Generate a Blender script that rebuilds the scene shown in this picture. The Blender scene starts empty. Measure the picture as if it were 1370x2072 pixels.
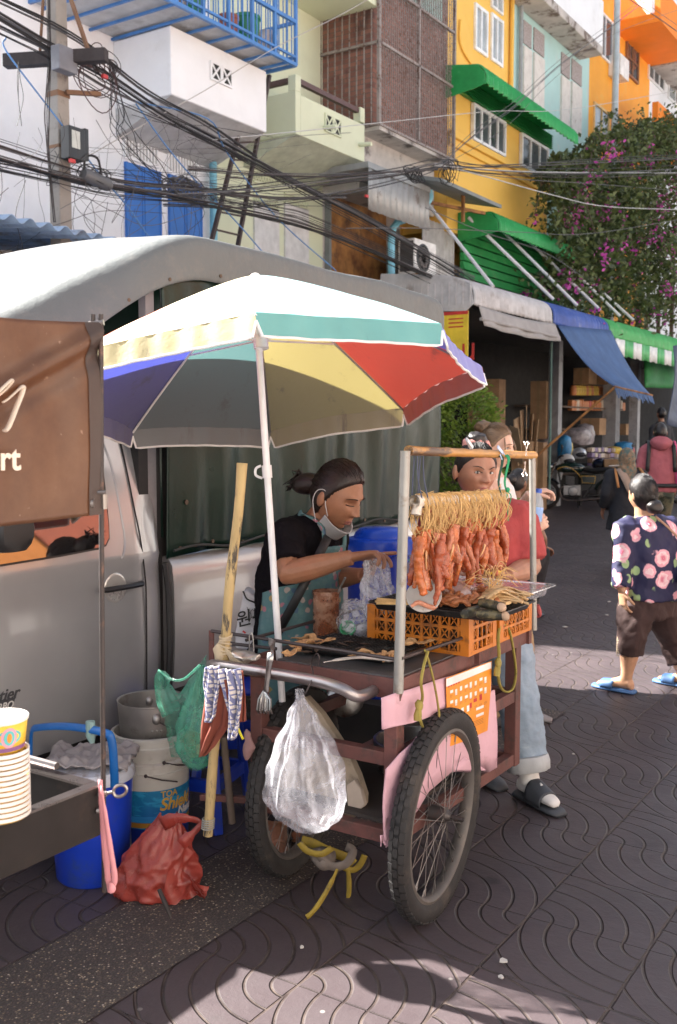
import bpy, bmesh, math, random
from mathutils import Vector as V, Matrix, Quaternion, noise
R = random.Random(7)
PI = math.pi
sc = bpy.context.scene
COL = sc.collection
FPX, HC = 2050.0, 1.62
TH = math.atan(166 / FPX)
YAW = math.atan(1345 * math.cos(TH) / FPX)
def P(px, py, X=None, Y=None, Z=None, D=None):
 a = (px - 685) / FPX; b = -(py - 1036) / FPX
 fy = math.cos(TH) + b * math.sin(TH); fz = b * math.cos(TH) - math.sin(TH)
 r = (a * math.cos(YAW) - fy * math.sin(YAW), a * math.sin(YAW) + fy * math.cos(YAW), fz)
 if X is not None: t = X / r[0]
 elif Y is not None: t = Y / r[1]
 elif Z is not None: t = (Z - HC) / r[2]
 else: t = D / fy
 return V((r[0] * t, r[1] * t, HC + r[2] * t))
def srgb(*c):
 return tuple(((x / 255) / 12.92 if x / 255 <= .04045 else ((x / 255 + .055) / 1.055) ** 2.4) for x in c)
class NT:
 def __init__(s, m):
  m.use_nodes = True; s.m = m; s.t = m.node_tree; s.n = s.t.nodes; s.l = s.t.links
  s.b = s.n.get('Principled BSDF'); s.out = s.n.get('Material Output')
 def new(s, t, **k):
  n = s.n.new(t)
  for a, v in k.items(): setattr(n, a, v)
  return n
 def link(s, a, b): s.l.new(a, b)
 def put(s, sock, v):
  if hasattr(v, 'links') or isinstance(v, bpy.types.NodeSocket): s.l.new(v, sock)
  elif isinstance(v, tuple) and len(v) == 3 and sock.type == 'RGBA': sock.default_value = (*v, 1)
  else: sock.default_value = v
 def math(s, op, a, b=None, c=None):
  n = s.new('ShaderNodeMath', operation=op)
  for i, x in enumerate((a, b, c)):
   if x is not None: s.put(n.inputs[i], x)
  return n.outputs[0]
 def coord(s, k='Object', scale=None):
  o = s.new('ShaderNodeTexCoord').outputs[k]
  if scale:
   mp = s.new('ShaderNodeMapping'); mp.inputs['Scale'].default_value = scale
   s.link(o, mp.inputs['Vector']); o = mp.outputs[0]
  return o
 def noise(s, scale, detail=5, vec=None, rough=.6, dist=0):
  n = s.new('ShaderNodeTexNoise'); n.inputs['Scale'].default_value = scale
  n.inputs['Detail'].default_value = detail; n.inputs['Roughness'].default_value = rough
  n.inputs['Distortion'].default_value = dist
  s.link(vec or s.coord(), n.inputs['Vector']); return n.outputs['Fac']
 def ramp(s, f, stops, interp='LINEAR'):
  r = s.new('ShaderNodeValToRGB'); s.put(r.inputs[0], f); e = r.color_ramp.elements; r.color_ramp.interpolation = interp
  while len(e) < len(stops): e.new(.5)
  for x, (p, c) in zip(e, stops):
   x.position = p; x.color = (*c, 1) if len(c) == 3 else c
  return r.outputs[0]
 def mix(s, f, a, b, mode='MIX'):
  n = s.new('ShaderNodeMix', data_type='RGBA', blend_type=mode)
  s.put(n.inputs[0], f); s.put(n.inputs[6], a); s.put(n.inputs[7], b); return n.outputs[2]
 def step(s, x, a, b):
  n = s.new('ShaderNodeMapRange', interpolation_type='SMOOTHSTEP')
  s.put(n.inputs[0], x); n.inputs[1].default_value = a; n.inputs[2].default_value = b; return n.outputs[0]
 def bump(s, h, dist=.01, strength=1.0, chain=None):
  n = s.new('ShaderNodeBump'); n.inputs['Distance'].default_value = dist; n.inputs['Strength'].default_value = strength
  s.put(n.inputs['Height'], h)
  if chain is not None: s.link(chain, n.inputs['Normal'])
  s.link(n.outputs[0], s.b.inputs['Normal']); return n.outputs[0]
 def xyz(s, o=None):
  n = s.new('ShaderNodeSeparateXYZ'); s.link(o or s.coord(), n.inputs[0]); return n.outputs
MATS = {}
def cl(c, k): return tuple(min(1, max(0, x * k)) for x in c)
def mat(name, col, rough=.6, metal=0., var=.18, vs=5., col2=None, bump=0., bs=60., spec=None, coat=0., dirt=None, ds=3., dth=(.52, .7), stretch=None, transl=0., alpha=None, edge=None):
 if name in MATS: return MATS[name]
 m = bpy.data.materials.new(name); t = NT(m); MATS[name] = m
 vec = t.coord('Object', stretch) if stretch else t.coord()
 c = t.ramp(t.noise(vs, 6, vec), [(.3, cl(col, 1 - var)), (.7, col2 or cl(col, 1 + var))])
 if dirt: c = t.mix(t.step(t.noise(ds, 8, vec, .7), *dth), c, dirt)
 t.put(t.b.inputs['Base Color'], c)
 rn = t.noise(vs * 3, 4, vec)
 t.put(t.b.inputs['Roughness'], t.math('MULTIPLY_ADD', rn, .25, max(.02, rough - .125)))
 t.b.inputs['Metallic'].default_value = metal
 if spec is not None: t.b.inputs['Specular IOR Level'].default_value = spec
 if coat: t.b.inputs['Coat Weight'].default_value = coat; t.b.inputs['Coat Roughness'].default_value = .06
 if bump: t.bump(t.noise(bs, 6, vec), bump)
 if transl or alpha is not None:
  sh = t.b.outputs[0]
  if transl:
   tr = t.new('ShaderNodeBsdfTranslucent'); t.put(tr.inputs[0], c)
   mx = t.new('ShaderNodeMixShader'); mx.inputs[0].default_value = transl
   t.link(sh, mx.inputs[1]); t.link(tr.outputs[0], mx.inputs[2]); sh = mx.outputs[0]
  if alpha is not None:
   tp = t.new('ShaderNodeBsdfTransparent'); mx = t.new('ShaderNodeMixShader')
   if isinstance(alpha, tuple):
    a = t.math('MULTIPLY_ADD', t.step(t.noise(alpha[2], 6, vec, .65, 1.5), .35, .7), alpha[1] - alpha[0], alpha[0])
    t.put(mx.inputs[0], a)
   else: mx.inputs[0].default_value = alpha
   t.link(tp.outputs[0], mx.inputs[1]); t.link(sh, mx.inputs[2]); sh = mx.outputs[0]
  t.link(sh, t.out.inputs[0])
 return m
def glass(name, col, rough=.08, dark=True):
 m = mat(name, col, rough, var=.4, vs=1.2, spec=.9); return m
def frame_from(d, up=V((0, 0, 1))):
 d = d.normalized(); x = up.cross(d)
 if x.length < 1e-4: x = V((1, 0, 0)).cross(d)
 x.normalize(); return x, d.cross(x)
class MB:
 def __init__(s): s.v = []; s.f = []; s.m = []
 def add(s, vs, fs, m=0):
  o = len(s.v); s.v += [V(q) for q in vs]; s.f += [tuple(o + i for i in q) for q in fs]; s.m += [m] * len(fs); return s
 def box(s, c, d, rot=None, m=0):
  c = V(c); h = V(d) / 2
  if isinstance(rot, (int, float)): rot = Matrix.Rotation(rot, 3, 'Z')
  vs = []
  for x in (-1, 1):
   for y in (-1, 1):
    for z in (-1, 1):
     q = V((x * h.x, y * h.y, z * h.z)); vs.append(c + (rot @ q if rot else q))
  return s.add(vs, [(0, 1, 3, 2), (4, 6, 7, 5), (0, 4, 5, 1), (2, 3, 7, 6), (0, 2, 6, 4), (1, 5, 7, 3)], m)
 def bb(s, a, b, m=0):
  a, b = V(a), V(b); return s.box((a + b) / 2, [abs(q) for q in (b - a)], None, m)
 def beam(s, a, b, w, h=None, m=0, up=V((0, 0, 1))):
  a, b = V(a), V(b); h = h or w; x, y = frame_from(b - a, up)
  q = [x * sx * w / 2 + y * sy * h / 2 for sx, sy in ((-1, -1), (1, -1), (1, 1), (-1, 1))]
  vs = [a + k for k in q] + [b + k for k in q]
  return s.add(vs, [(3, 2, 1, 0), (4, 5, 6, 7), (0, 1, 5, 4), (1, 2, 6, 5), (2, 3, 7, 6), (3, 0, 4, 7)], m)
 def loft(s, rings, cap=True, closed=True, m=0):
  n = len(rings[0]); o = [V(p) for r in rings for p in r]; fs = []
  for i in range(len(rings) - 1):
   for j in range(n if closed else n - 1):
    k = (j + 1) % n; fs.append((i * n + j, i * n + k, (i + 1) * n + k, (i + 1) * n + j))
  if cap and closed:
   fs.append(tuple(range(n - 1, -1, -1))); b = (len(rings) - 1) * n; fs.append(tuple(range(b, b + n)))
  return s.add(o, fs, m)
 def tube(s, pts, r, n=8, cap=True, m=0, flat=1.0, up=V((0, 0, 1))):
  pts = [V(p) for p in pts]; k = len(pts); rs = r if isinstance(r, (list, tuple)) else [r] * k
  rings = []; px = None
  for i, p in enumerate(pts):
   d = (pts[min(i + 1, k - 1)] - pts[max(i - 1, 0)])
   if d.length < 1e-7: d = V((0, 0, 1))
   d.normalize()
   if px is None: x, y = frame_from(d, up)
   else:
    x = px - d * px.dot(d)
    if x.length < 1e-5: x, y = frame_from(d, up)
    x.normalize(); y = d.cross(x)
   px = x
   rings.append([p + (x * math.cos(a) + y * math.sin(a) * flat) * rs[i] for a in (2 * PI * j / n for j in range(n))])
  return s.loft(rings, cap, True, m)
 def lathe(s, prof, c=(0, 0, 0), n=24, M3=None, m=0, cap=True):
  c = V(c); rings = []
  for r, z in prof:
   ring = []
   for j in range(n):
    a = 2 * PI * j / n; q = V((r * math.cos(a), r * math.sin(a), z)); ring.append(c + (M3 @ q if M3 else q))
   rings.append(ring)
  return s.loft(rings, cap, True, m)
 def ball(s, c, r, nu=14, nv=9, rot=None, m=0, f=None):
  c = V(c); r = V((r, r, r)) if isinstance(r, (int, float)) else V(r); vs = []; fs = []
  for i in range(nv + 1):
   for j in range(nu):
    t = PI * i / nv; a = 2 * PI * j / nu
    q = V((math.sin(t) * math.cos(a) * r.x, math.sin(t) * math.sin(a) * r.y, math.cos(t) * r.z))
    if f: q = f(q)
    vs.append(c + (rot @ q if rot else q))
  for i in range(nv):
   for j in range(nu):
    k = (j + 1) % nu; fs.append((i * nu + j, (i + 1) * nu + j, (i + 1) * nu + k, i * nu + k))
  return s.add(vs, fs, m)
 def grid(s, fn, nu, nv, m=0, wrap=False):
  vs = [fn(i / nu, j / nv) for j in range(nv + 1) for i in range(nu + 1)]; w = nu + 1
  fs = [(j * w + i, j * w + i + 1, (j + 1) * w + i + 1, (j + 1) * w + i) for j in range(nv) for i in range(nu)]
  return s.add(vs, fs, m)
 def quad(s, a, b, c, d, m=0): return s.add([a, b, c, d], [(0, 1, 2, 3)], m)
 def prism(s, poly, ext, m=0):
  poly = [V(p) for p in poly]; e = V(ext); n = len(poly)
  return s.add(poly + [p + e for p in poly], [tuple(range(n - 1, -1, -1)), tuple(range(n, 2 * n))] + [(i, (i + 1) % n, n + (i + 1) % n, n + i) for i in range(n)], m)
 def build(s, name, mats, parent=None, smooth=True, ang=40, recalc=True, bevel=0, solid=0, sub=0, remesh=0, sm=0, disp=None):
  me = bpy.data.meshes.new(name); o = bpy.data.objects.new(name, me); COL.objects.link(o)
  org = V(parent.get('_w', (0, 0, 0))) if parent else V((0, 0, 0))
  if parent is None and s.v:
   lo = V((min(p.x for p in s.v), min(p.y for p in s.v), min(p.z for p in s.v))); hi = V((max(p.x for p in s.v), max(p.y for p in s.v), max(p.z for p in s.v)))
   org = V(((lo.x + hi.x) / 2, (lo.y + hi.y) / 2, lo.z)); o.location = org
  me.from_pydata([p - org for p in s.v], [], s.f); me.update()
  for q in (mats if isinstance(mats, (list, tuple)) else [mats]): me.materials.append(q)
  me.polygons.foreach_set('material_index', s.m)
  if recalc: bm = bmesh.new(); bm.from_mesh(me); bmesh.ops.recalc_face_normals(bm, faces=bm.faces); bm.to_mesh(me); bm.free()
  if smooth:
   me.polygons.foreach_set('use_smooth', [True] * len(me.polygons))
   if ang: me.set_sharp_from_angle(angle=math.radians(ang))
  if parent: o.parent = parent
  o['_w'] = tuple(org)
  if remesh:
   q = o.modifiers.new('r', 'REMESH'); q.mode = 'VOXEL'; q.voxel_size = remesh; q.use_smooth_shade = True
   if sm: q = o.modifiers.new('s', 'SMOOTH'); q.factor = .5; q.iterations = sm
  if solid: q = o.modifiers.new('t', 'SOLIDIFY'); q.thickness = solid; q.offset = 0
  if bevel:
   q = o.modifiers.new('b', 'BEVEL'); q.width = bevel; q.segments = 2; q.limit_method = 'ANGLE'; q.angle_limit = .6; q.harden_normals = False
  if sub: q = o.modifiers.new('u', 'SUBSURF'); q.levels = sub; q.render_levels = sub
  if disp:
   tx = bpy.data.textures.new(name + '_wrinkle', 'CLOUDS'); tx.noise_scale = disp[1]; tx.noise_depth = 3
   q = o.modifiers.new('d', 'DISPLACE'); q.texture = tx; q.strength = disp[0]; q.mid_level = .5; q.texture_coords = 'LOCAL'
  return o
def tag(o, label=None, cat=None, group=None, kind=None):
 if label: o['label'] = label
 if cat: o['category'] = cat
 if group: o['group'] = group
 if kind: o['kind'] = kind
 return o
def thing(name, label, cat, loc, group=None):
 o = bpy.data.objects.new(name, None); COL.objects.link(o); o.location = V(loc); o.empty_display_size = .1
 o['_w'] = tuple(V(loc)); return tag(o, label, cat, group)
def kids(o): return [c for c in bpy.data.objects if c.parent == o]
def copy_tree(o, loc, parent=None, label=None):
 c = o.copy(); COL.objects.link(c)
 if parent: c.parent = parent
 else: c.location = loc
 if label: c['label'] = label
 for ch in kids(o): copy_tree(ch, None, c)
 return c
def text(name, body, loc, size, m, parent, xdir, ydir, ext=.001, shear=0, align='LEFT', bold=0):
 cu = bpy.data.curves.new(name, 'FONT'); cu.body = body; cu.size = size; cu.extrude = ext; cu.shear = shear; cu.align_x = align; cu.offset = bold
 t_ = bpy.data.objects.new(name, cu); COL.objects.link(t_); dg = bpy.context.evaluated_depsgraph_get(); dg.update()
 me = bpy.data.meshes.new_from_object(t_.evaluated_get(dg)); bpy.data.objects.remove(t_); me.name = name
 o = bpy.data.objects.new(name, me); COL.objects.link(o); me.materials.clear(); me.materials.append(m)
 x = V(xdir).normalized(); y = V(ydir); y = (y - x * y.dot(x)).normalized(); z = x.cross(y)
 M4 = Matrix((x, y, z)).transposed().to_4x4(); M4.translation = V(loc) - V(parent.get('_w', (0, 0, 0)))
 me.transform(M4); o.parent = parent; return o
def bez(a, b, c, d, n=10):
 a, b, c, d = V(a), V(b), V(c), V(d)
 return [a * (1 - t) ** 3 + b * 3 * t * (1 - t) ** 2 + c * 3 * t * t * (1 - t) + d * t ** 3 for t in (i / n for i in range(n + 1))]
def cr(pts, n=6):
 pts = [V(p) for p in pts]; q = [pts[0] * 2 - pts[1]] + pts + [pts[-1] * 2 - pts[-2]]; out = []
 for i in range(1, len(q) - 2):
  for k in range(n):
   t = k / n; a, b, c, d = q[i - 1], q[i], q[i + 1], q[i + 2]
   out.append(.5 * ((2 * b) + (c - a) * t + (2 * a - 5 * b + 4 * c - d) * t * t + (3 * b - a - 3 * c + d) * t ** 3))
 return out + [pts[-1]]
def fb(p, s=1.0, seed=0): return noise.noise(V(p) * s + V((seed * 7.3, seed * 3.1, seed)))
cam = bpy.data.cameras.new('camera'); co = bpy.data.objects.new('camera', cam); COL.objects.link(co)
cam.sensor_fit = 'VERTICAL'; cam.sensor_height = 36; cam.lens = 36 * FPX / 2072; cam.clip_end = 2000; cam.clip_start = .05
co.location = (0, 0, HC); co.rotation_euler = (PI / 2 - TH, 0, YAW); sc.camera = co
cam.dof.use_dof = True; cam.dof.focus_distance = 3.3; cam.dof.aperture_fstop = 7.0
SAZ, SEL = math.radians(9), math.radians(41)
sd = V((math.cos(SAZ) * math.cos(SEL), math.sin(SAZ) * math.cos(SEL), -math.sin(SEL)))   # direction the light travels
sl = bpy.data.lights.new('sun', 'SUN'); so = bpy.data.objects.new('sun', sl); COL.objects.link(so)
sl.energy = 5.0; sl.angle = math.radians(.55); sl.color = (1, .95, .88)
so.rotation_euler = sd.to_track_quat('-Z', 'Y').to_euler(); so.location = (-20, -10, 30)
w = bpy.data.worlds.new('World'); sc.world = w; w.use_nodes = True
sk = w.node_tree.nodes.new('ShaderNodeTexSky'); sk.sky_type = 'NISHITA'; sk.sun_disc = False
sk.sun_elevation = SEL; sk.sun_rotation = math.atan2(-sd.x, -sd.y); sk.air_density = 1.0; sk.dust_density = 2.5; sk.ozone_density = 1.0
bg = w.node_tree.nodes['Background']; bg.inputs['Strength'].default_value = .06
hz = w.node_tree.nodes.new('ShaderNodeHueSaturation'); hz.inputs['Saturation'].default_value = .45; hz.inputs['Value'].default_value = 1.0
mz = w.node_tree.nodes.new('ShaderNodeMix'); mz.data_type = 'RGBA'; mz.blend_type = 'MULTIPLY'; mz.inputs[0].default_value = 1; mz.inputs[7].default_value = (1.0, 1.0, 1.0, 1)   # hazy tropical sky
w.node_tree.links.new(sk.outputs[0], hz.inputs['Color']); w.node_tree.links.new(hz.outputs[0], mz.inputs[6]); w.node_tree.links.new(mz.outputs[2], bg.inputs[0])
vs_ = sc.view_settings; vs_.view_transform = 'Standard'; vs_.look = 'None'; vs_.exposure = 2.5; vs_.gamma = 1; vs_.use_curve_mapping = False
sc.cycles.use_denoising = True; sc.cycles.max_bounces = 7; sc.cycles.transparent_max_bounces = 24
black_plastic = mat('black_plastic', (.015, .015, .017), .35)
rubber = mat('rubber', (.022, .02, .02), .75, bump=.001, bs=200, dirt=(.07, .055, .045), ds=9, dth=(.5, .75))
steel = mat('steel', (.42, .41, .4), .32, .9, bump=.0006, bs=120, dirt=(.16, .11, .09), ds=14, dth=(.5, .7))
dark_steel = mat('dark_steel', (.1, .085, .08), .45, .7, dirt=(.13, .06, .04), ds=20)
white_paint = mat('white_paint', (.75, .74, .72), .5, dirt=(.45, .42, .38), ds=6, dth=(.55, .8))
cardboard = mat('cardboard', (.36, .22, .12), .85, bump=.001, bs=30, var=.25)
wire_black = mat('wire_black', (.018, .017, .018), .6, var=.3)
# ================================================================ ground
def ground_material():
 m = bpy.data.materials.new('stamped_concrete'); t = NT(m); X, Y, Z = t.xyz()
 wob = t.noise(3.0, 3)
 Xw = t.math('MULTIPLY_ADD', wob, .012, X); Yw = t.math('MULTIPLY_ADD', wob, -.012, Y)
 x = t.math('MULTIPLY', t.math('ADD', Xw, 1.25), 1 / .4); y = t.math('MULTIPLY', t.math('SUBTRACT', Yw, 3.07), 1 / .38)
 fx = t.math('FRACT', x); fy = t.math('FRACT', y)
 row = t.math('FRACT', t.math('MULTIPLY', t.math('FLOOR', y), .5)); odd = t.math('GREATER_THAN', row, .25)
 def flip(f): return t.math('ADD', t.math('MULTIPLY', t.math('SUBTRACT', 1.0, f), odd), t.math('MULTIPLY', f, t.math('SUBTRACT', 1.0, odd)))
 cx, cy = flip(fx), flip(fy)
 r = t.math('SQRT', t.math('ADD', t.math('MULTIPLY', cx, cx), t.math('MULTIPLY', cy, cy)))
 def near(f, wdt, a, b):   # distance to nearest integer of f, in metres
  d = t.math('MULTIPLY', t.math('ABSOLUTE', t.math('SUBTRACT', t.math('FRACT', t.math('ADD', f, .5)), .5)), wdt)
  return t.step(d, b, a)
 arc = near(t.math('MULTIPLY', r, 5.0), .08, .0022, .0068)
 sx = near(x, .4, .002, .006); sy = t.math('MULTIPLY', near(y, .38, .001, .004), .7)
 g = t.math('MAXIMUM', t.math('MAXIMUM', arc, sx), sy)
 big = t.noise(.9, 6); fine = t.noise(45, 6, None, .7); med = t.noise(7, 6, None, .65)
 c = t.ramp(big, [(.25, (.042, .031, .035)), (.75, (.088, .066, .07))])
 c = t.mix(t.math('MULTIPLY', t.step(med, .55, .8), .55), c, (.036, .028, .03))
 c = t.mix(t.math('MULTIPLY', t.step(fine, .62, .75), .5), c, (.14, .115, .11))
 # per-tile tone
 wn = t.new('ShaderNodeTexWhiteNoise', noise_dimensions='2D'); cb = t.new('ShaderNodeCombineXYZ')
 t.link(t.math('FLOOR', x), cb.inputs[0]); t.link(t.math('FLOOR', y), cb.inputs[1]); t.link(cb.outputs[0], wn.inputs[0])
 c = t.mix(t.math('MULTIPLY', wn.outputs[0], .28), c, (.05, .04, .045))
 dirt = t.noise(14, 4)
 c = t.mix(t.math('MULTIPLY', g, .8), c, t.ramp(dirt, [(.35, (.022, .013, .011)), (.7, (.1, .072, .058))]))
 vo = t.new('ShaderNodeTexVoronoi'); vo.inputs['Scale'].default_value = 2.3; t.link(t.coord(), vo.inputs['Vector']); c = t.mix(t.math('MULTIPLY', t.step(t.math('MULTIPLY_ADD', t.noise(9, 5), .12, vo.outputs['Distance']), .17, .10), .7), c, (.02, .016, .017)); v3 = t.new('ShaderNodeTexVoronoi'); v3.inputs['Scale'].default_value = 5.5; t.link(t.coord(), v3.inputs['Vector']); c = t.mix(t.step(v3.outputs['Distance'], .05, .035), c, (.2, .18, .17)); c = t.mix(t.math('MULTIPLY', t.step(t.noise(1.7, 7, None, .7), .5, .72), .5), c, (.03, .023, .026))
 t.put(t.b.inputs['Base Color'], c)
 t.put(t.b.inputs['Roughness'], t.math('MULTIPLY_ADD', med, .35, .35))
 h = t.math('MULTIPLY_ADD', fine, .0016, t.math('MULTIPLY', g, -.012)); h = t.math('MULTIPLY_ADD', med, .003, h)
 t.bump(h, 1.0); return m
def aggregate_material():
 m = bpy.data.materials.new('washed_gravel'); t = NT(m)
 vo = t.new('ShaderNodeTexVoronoi'); vo.inputs['Scale'].default_value = 130; t.link(t.coord(), vo.inputs['Vector'])
 rnd = t.new('ShaderNodeSeparateColor'); t.link(vo.outputs['Color'], rnd.inputs[0])
 st = t.ramp(rnd.outputs[0], [(0, (.04, .032, .03)), (.55, (.08, .06, .05)), (.8, (.13, .1, .075)), (.93, (.34, .26, .17)), (1, (.5, .43, .35))])
 c = t.mix(t.step(vo.outputs['Distance'], .25, .6), st, (.05, .04, .038))
 c = t.mix(t.math('MULTIPLY', t.step(t.noise(2.2, 6), .5, .75), .6), c, (.05, .042, .042))
 t.put(t.b.inputs['Base Color'], c); t.b.inputs['Roughness'].default_value = .75
 t.bump(t.math('SUBTRACT', 1.0, vo.outputs['Distance']), .004); return m
g = MB().quad((-260, -260, 0), (260, -260, 0), (260, 340, 0), (-260, 340, 0)).build('ground', ground_material(), smooth=False)
g.location = (0, 0, 0)
for vtx in g.data.vertices: vtx.co += V((0, 40, 0))
tag(g, kind='structure')
s_ = MB().quad((-2.445, -12, .004), (-2.03, -12, .004), (-2.03, 5.5, .004), (-2.445, 5.5, .004)).build('gravel_path', aggregate_material(), smooth=False)
tag(s_, kind='structure')
# small litter on the paving
lm = mat('litter_paper', (.55, .52, .48), .8)
for i, (px, py, s) in enumerate([(1018, 1943, .02), (1014, 1976, .011), (905, 1636, .012), (1228, 1244, .018), (1232, 1217, .02), (1143, 1268, .02), (610, 1915, .009), (1075, 1600, .012), (1160, 1525, .01)]):
 p = P(px, py, Z=.012); q = [p + V((math.cos(a) * s * R.uniform(.5, 1.2), math.sin(a) * s * R.uniform(.5, 1.2), -.003)) for a in (k * 1.05 for k in range(6))]
 o = MB().prism(q, (0, 0, .004)).build('litter', lm, smooth=False)
 tag(o, 'tiny pale scrap of litter lying on the paving', 'litter', 'pale scraps of litter on the paving')
sw_ = MB().quad((.9, -16, .004), (6.5, -16, .004), (6.5, 44, .004), (.9, 44, .004)).build('bounce_pavement', mat('pale_bounce_pavement', (.52, .5, .49), .85, var=.12, dirt=(.3, .28, .26), ds=2), smooth=False); tag(sw_, kind='structure')  # unseen pale paving, added to bounce sunlight onto facades and truck
# ================================================================ helpers for buildings
XW, XB = -9.45, -8.5
def win(b, px0, px1, pyt, pyb, X, fm, gm, bars=(1, 1), fr=.05, name='window', z=None, y=None, proud=.05):
 a = P(px0, pyt, X=X); c = P(px0, pyb, X=X); e = P(px1, pyt, X=X)
 y0, y1 = (a.y, e.y) if y is None else y; z0, z1 = (c.z, a.z) if z is None else z
 f = MB()
 f.bb((X - .02, y0, z0), (X + proud, y0 + fr, z1)); f.bb((X - .02, y1 - fr, z0), (X + proud, y1, z1))
 f.bb((X - .02, y0 + fr, z0), (X + proud - .002, y1 - fr, z0 + fr)); f.bb((X - .02, y0 + fr, z1 - fr), (X + proud - .002, y1 - fr, z1))
 for k in range(1, bars[0]):
  yy = y0 + (y1 - y0) * k / bars[0]; f.bb((X - .015, yy - fr * .4, z0 + fr), (X + proud - .006, yy + fr * .4, z1 - fr))
 for k in range(1, bars[1]):
  zz = z0 + (z1 - z0) * k / bars[1]; f.bb((X - .013, y0 + fr, zz - fr * .3), (X + proud - .01, y1 - fr, zz + fr * .3))
 o = f.build(name, fm, b, smooth=False)
 MB().bb((X - .01, y0 + fr * .8, z0 + fr * .8), (X + .012, y1 - fr * .8, z1 - fr * .8)).build('pane', gm, o, smooth=False)
 return o
def vent_blocks(b, px0, px1, pyt, pyb, X, fm, dm, n=2):
 a = P(px0, pyt, X=X); c = P(px0, pyb, X=X); e = P(px1, pyt, X=X); z0, z1 = c.z, a.z; f = MB()
 wd = (e.y - a.y) / n
 for k in range(n):
  y0 = a.y + wd * k; y1 = y0 + wd - .004; t = .022
  f.bb((X - .02, y0, z0), (X + .02, y0 + t, z1)); f.bb((X - .02, y1 - t, z0), (X + .02, y1, z1))
  f.bb((X - .02, y0 + t, z0), (X + .018, y1 - t, z0 + t)); f.bb((X - .02, y0 + t, z1 - t), (X + .018, y1 - t, z1))
  f.beam((X, y0 + t, z0 + t), (X, y1 - t, z1 - t), .03, .025); f.beam((X, y0 + t, z1 - t), (X - .004, y1 - t, z0 + t), .03, .025)
 o = f.build('vent_block', fm, b, smooth=False)
 MB().bb((X + .001, a.y + .01, z0 + .01), (X + .006, a.y + wd * n - .01, z1 - .01)).build('opening', dm, o, smooth=False)
 return o
dark_open = mat('dark_opening', (.02, .022, .02), .8)
upvc = mat('white_window_frame', (.78, .8, .82), .35)
pane_dark = glass('window_glass', (.07, .085, .095)); pane_pale = glass('pale_window_glass', (.32, .36, .38), .12)
def corrugated(p0, ydir, dn, wdt, hgt, amp=.012, pitch=.09, nrm=V((1, 0, 0)), seg=6):
 n = max(2, int(wdt / pitch * seg)); b = MB()
 b.grid(lambda u, v: V(p0) + V(ydir) * (u * wdt) + V(dn) * (v * hgt) + V(nrm) * (amp * math.sin(u * wdt / pitch * 2 * PI)), n, 1); return b
def barrel_awning(y0, y1, prof, pitch=.11, amp=.014, nper=5, endcap=True):
 pr = cr([V((x, 0, z)) for x, z in prof], 5); n = int((y1 - y0) / pitch * nper); b = MB(); m = len(pr)
 def nr(k):
  d = pr[min(k + 1, m - 1)] - pr[max(k - 1, 0)]; return V((-d.z, 0, d.x)).normalized()
 N = [nr(k) * (1 if nr(k).z > 0 or nr(k).x > 0 else -1) for k in range(m)]
 def fn(u, v):
  k = min(m - 1, int(round(v * (m - 1)))); y = y0 + (y1 - y0) * u
  q = pr[k] + N[k] * amp * math.sin((y - y0) / pitch * 2 * PI); q.y = y; return q
 b.grid(fn, n, m - 1); return b
m_white = mat('white_render', (.82, .83, .85), .75, var=.05, vs=1.5, bump=.002, bs=25, dirt=(.6, .59, .57), ds=1.2, dth=(.55, .85))
m_bluep = mat('blue_gloss_paint', (.06, .2, .5), .4, dirt=(.3, .33, .38), ds=18, dth=(.62, .75))
m_shut = mat('blue_shutter_paint', (.03, .16, .52), .5, var=.1, vs=2)
m_bpipe = mat('sky_blue_pipe', (.2, .5, .62), .4)
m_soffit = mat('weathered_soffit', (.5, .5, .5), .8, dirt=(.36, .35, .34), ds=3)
W = thing('white_building', 'white rendered shophouse with blue shutters and caged blue balcony', 'building', (XW, 8, 0))
MB().bb((-19, 6.1, 0), (XW, 11.2, 9.7)).build('wall', m_white, W, smooth=False)
a = P(345, 60, X=XB); b_ = P(345, 185, X=XB); yA, yB, zT, zB = a.y, 11.23, 6.42, 5.62
bal = MB(); bal.bb((XW, yA, zB), (XB, yB, zT)); balc = bal.build('balcony', m_white, W, smooth=False, bevel=.015)
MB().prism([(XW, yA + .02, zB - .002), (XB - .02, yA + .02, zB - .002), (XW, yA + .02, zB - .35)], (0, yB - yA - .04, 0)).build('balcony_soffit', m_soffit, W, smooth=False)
vent_blocks(W, 425, 469, 122, 160, XB + .01, m_white, dark_open)
for px, pt in ((252, 250), (340, 285)):      # pierced ventilation grilles above the shutters
 f = MB(); q = P(px, pt, X=XW + .03); wv = .62 if px == 252 else .6; hv = .42
 f.bb((XW, q.y, q.z - hv), (XW + .03, q.y + wv, q.z - hv + .04)); f.bb((XW, q.y, q.z - .04), (XW + .03, q.y + wv, q.z))
 f.bb((XW, q.y, q.z - hv * .62), (XW + .028, q.y + wv, q.z - hv * .62 + .03)) if False else None
 for k in range(11):
  yy = q.y + .02 + (wv - .04) * k / 10; f.bb((XW, yy - .012, q.z - hv + .04), (XW + .026, yy + .012, q.z - .04))
  if k < 10: f.tube([(XW + .02, yy + (wv - .04) / 20 + .024 * math.cos(t), q.z - .09 + .03 * math.sin(t)) for t in (PI * j / 6 for j in range(7))], .009, 5)
 o = f.build('vent_grille', m_white, W, smooth=False)
 MB().bb((XW + .001, q.y + .01, q.z - hv + .02), (XW + .006, q.y + wv - .01, q.z - .02)).build('grille_backing', mat('grille_shade', (.42, .41, .4), .9), o, smooth=False)
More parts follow.
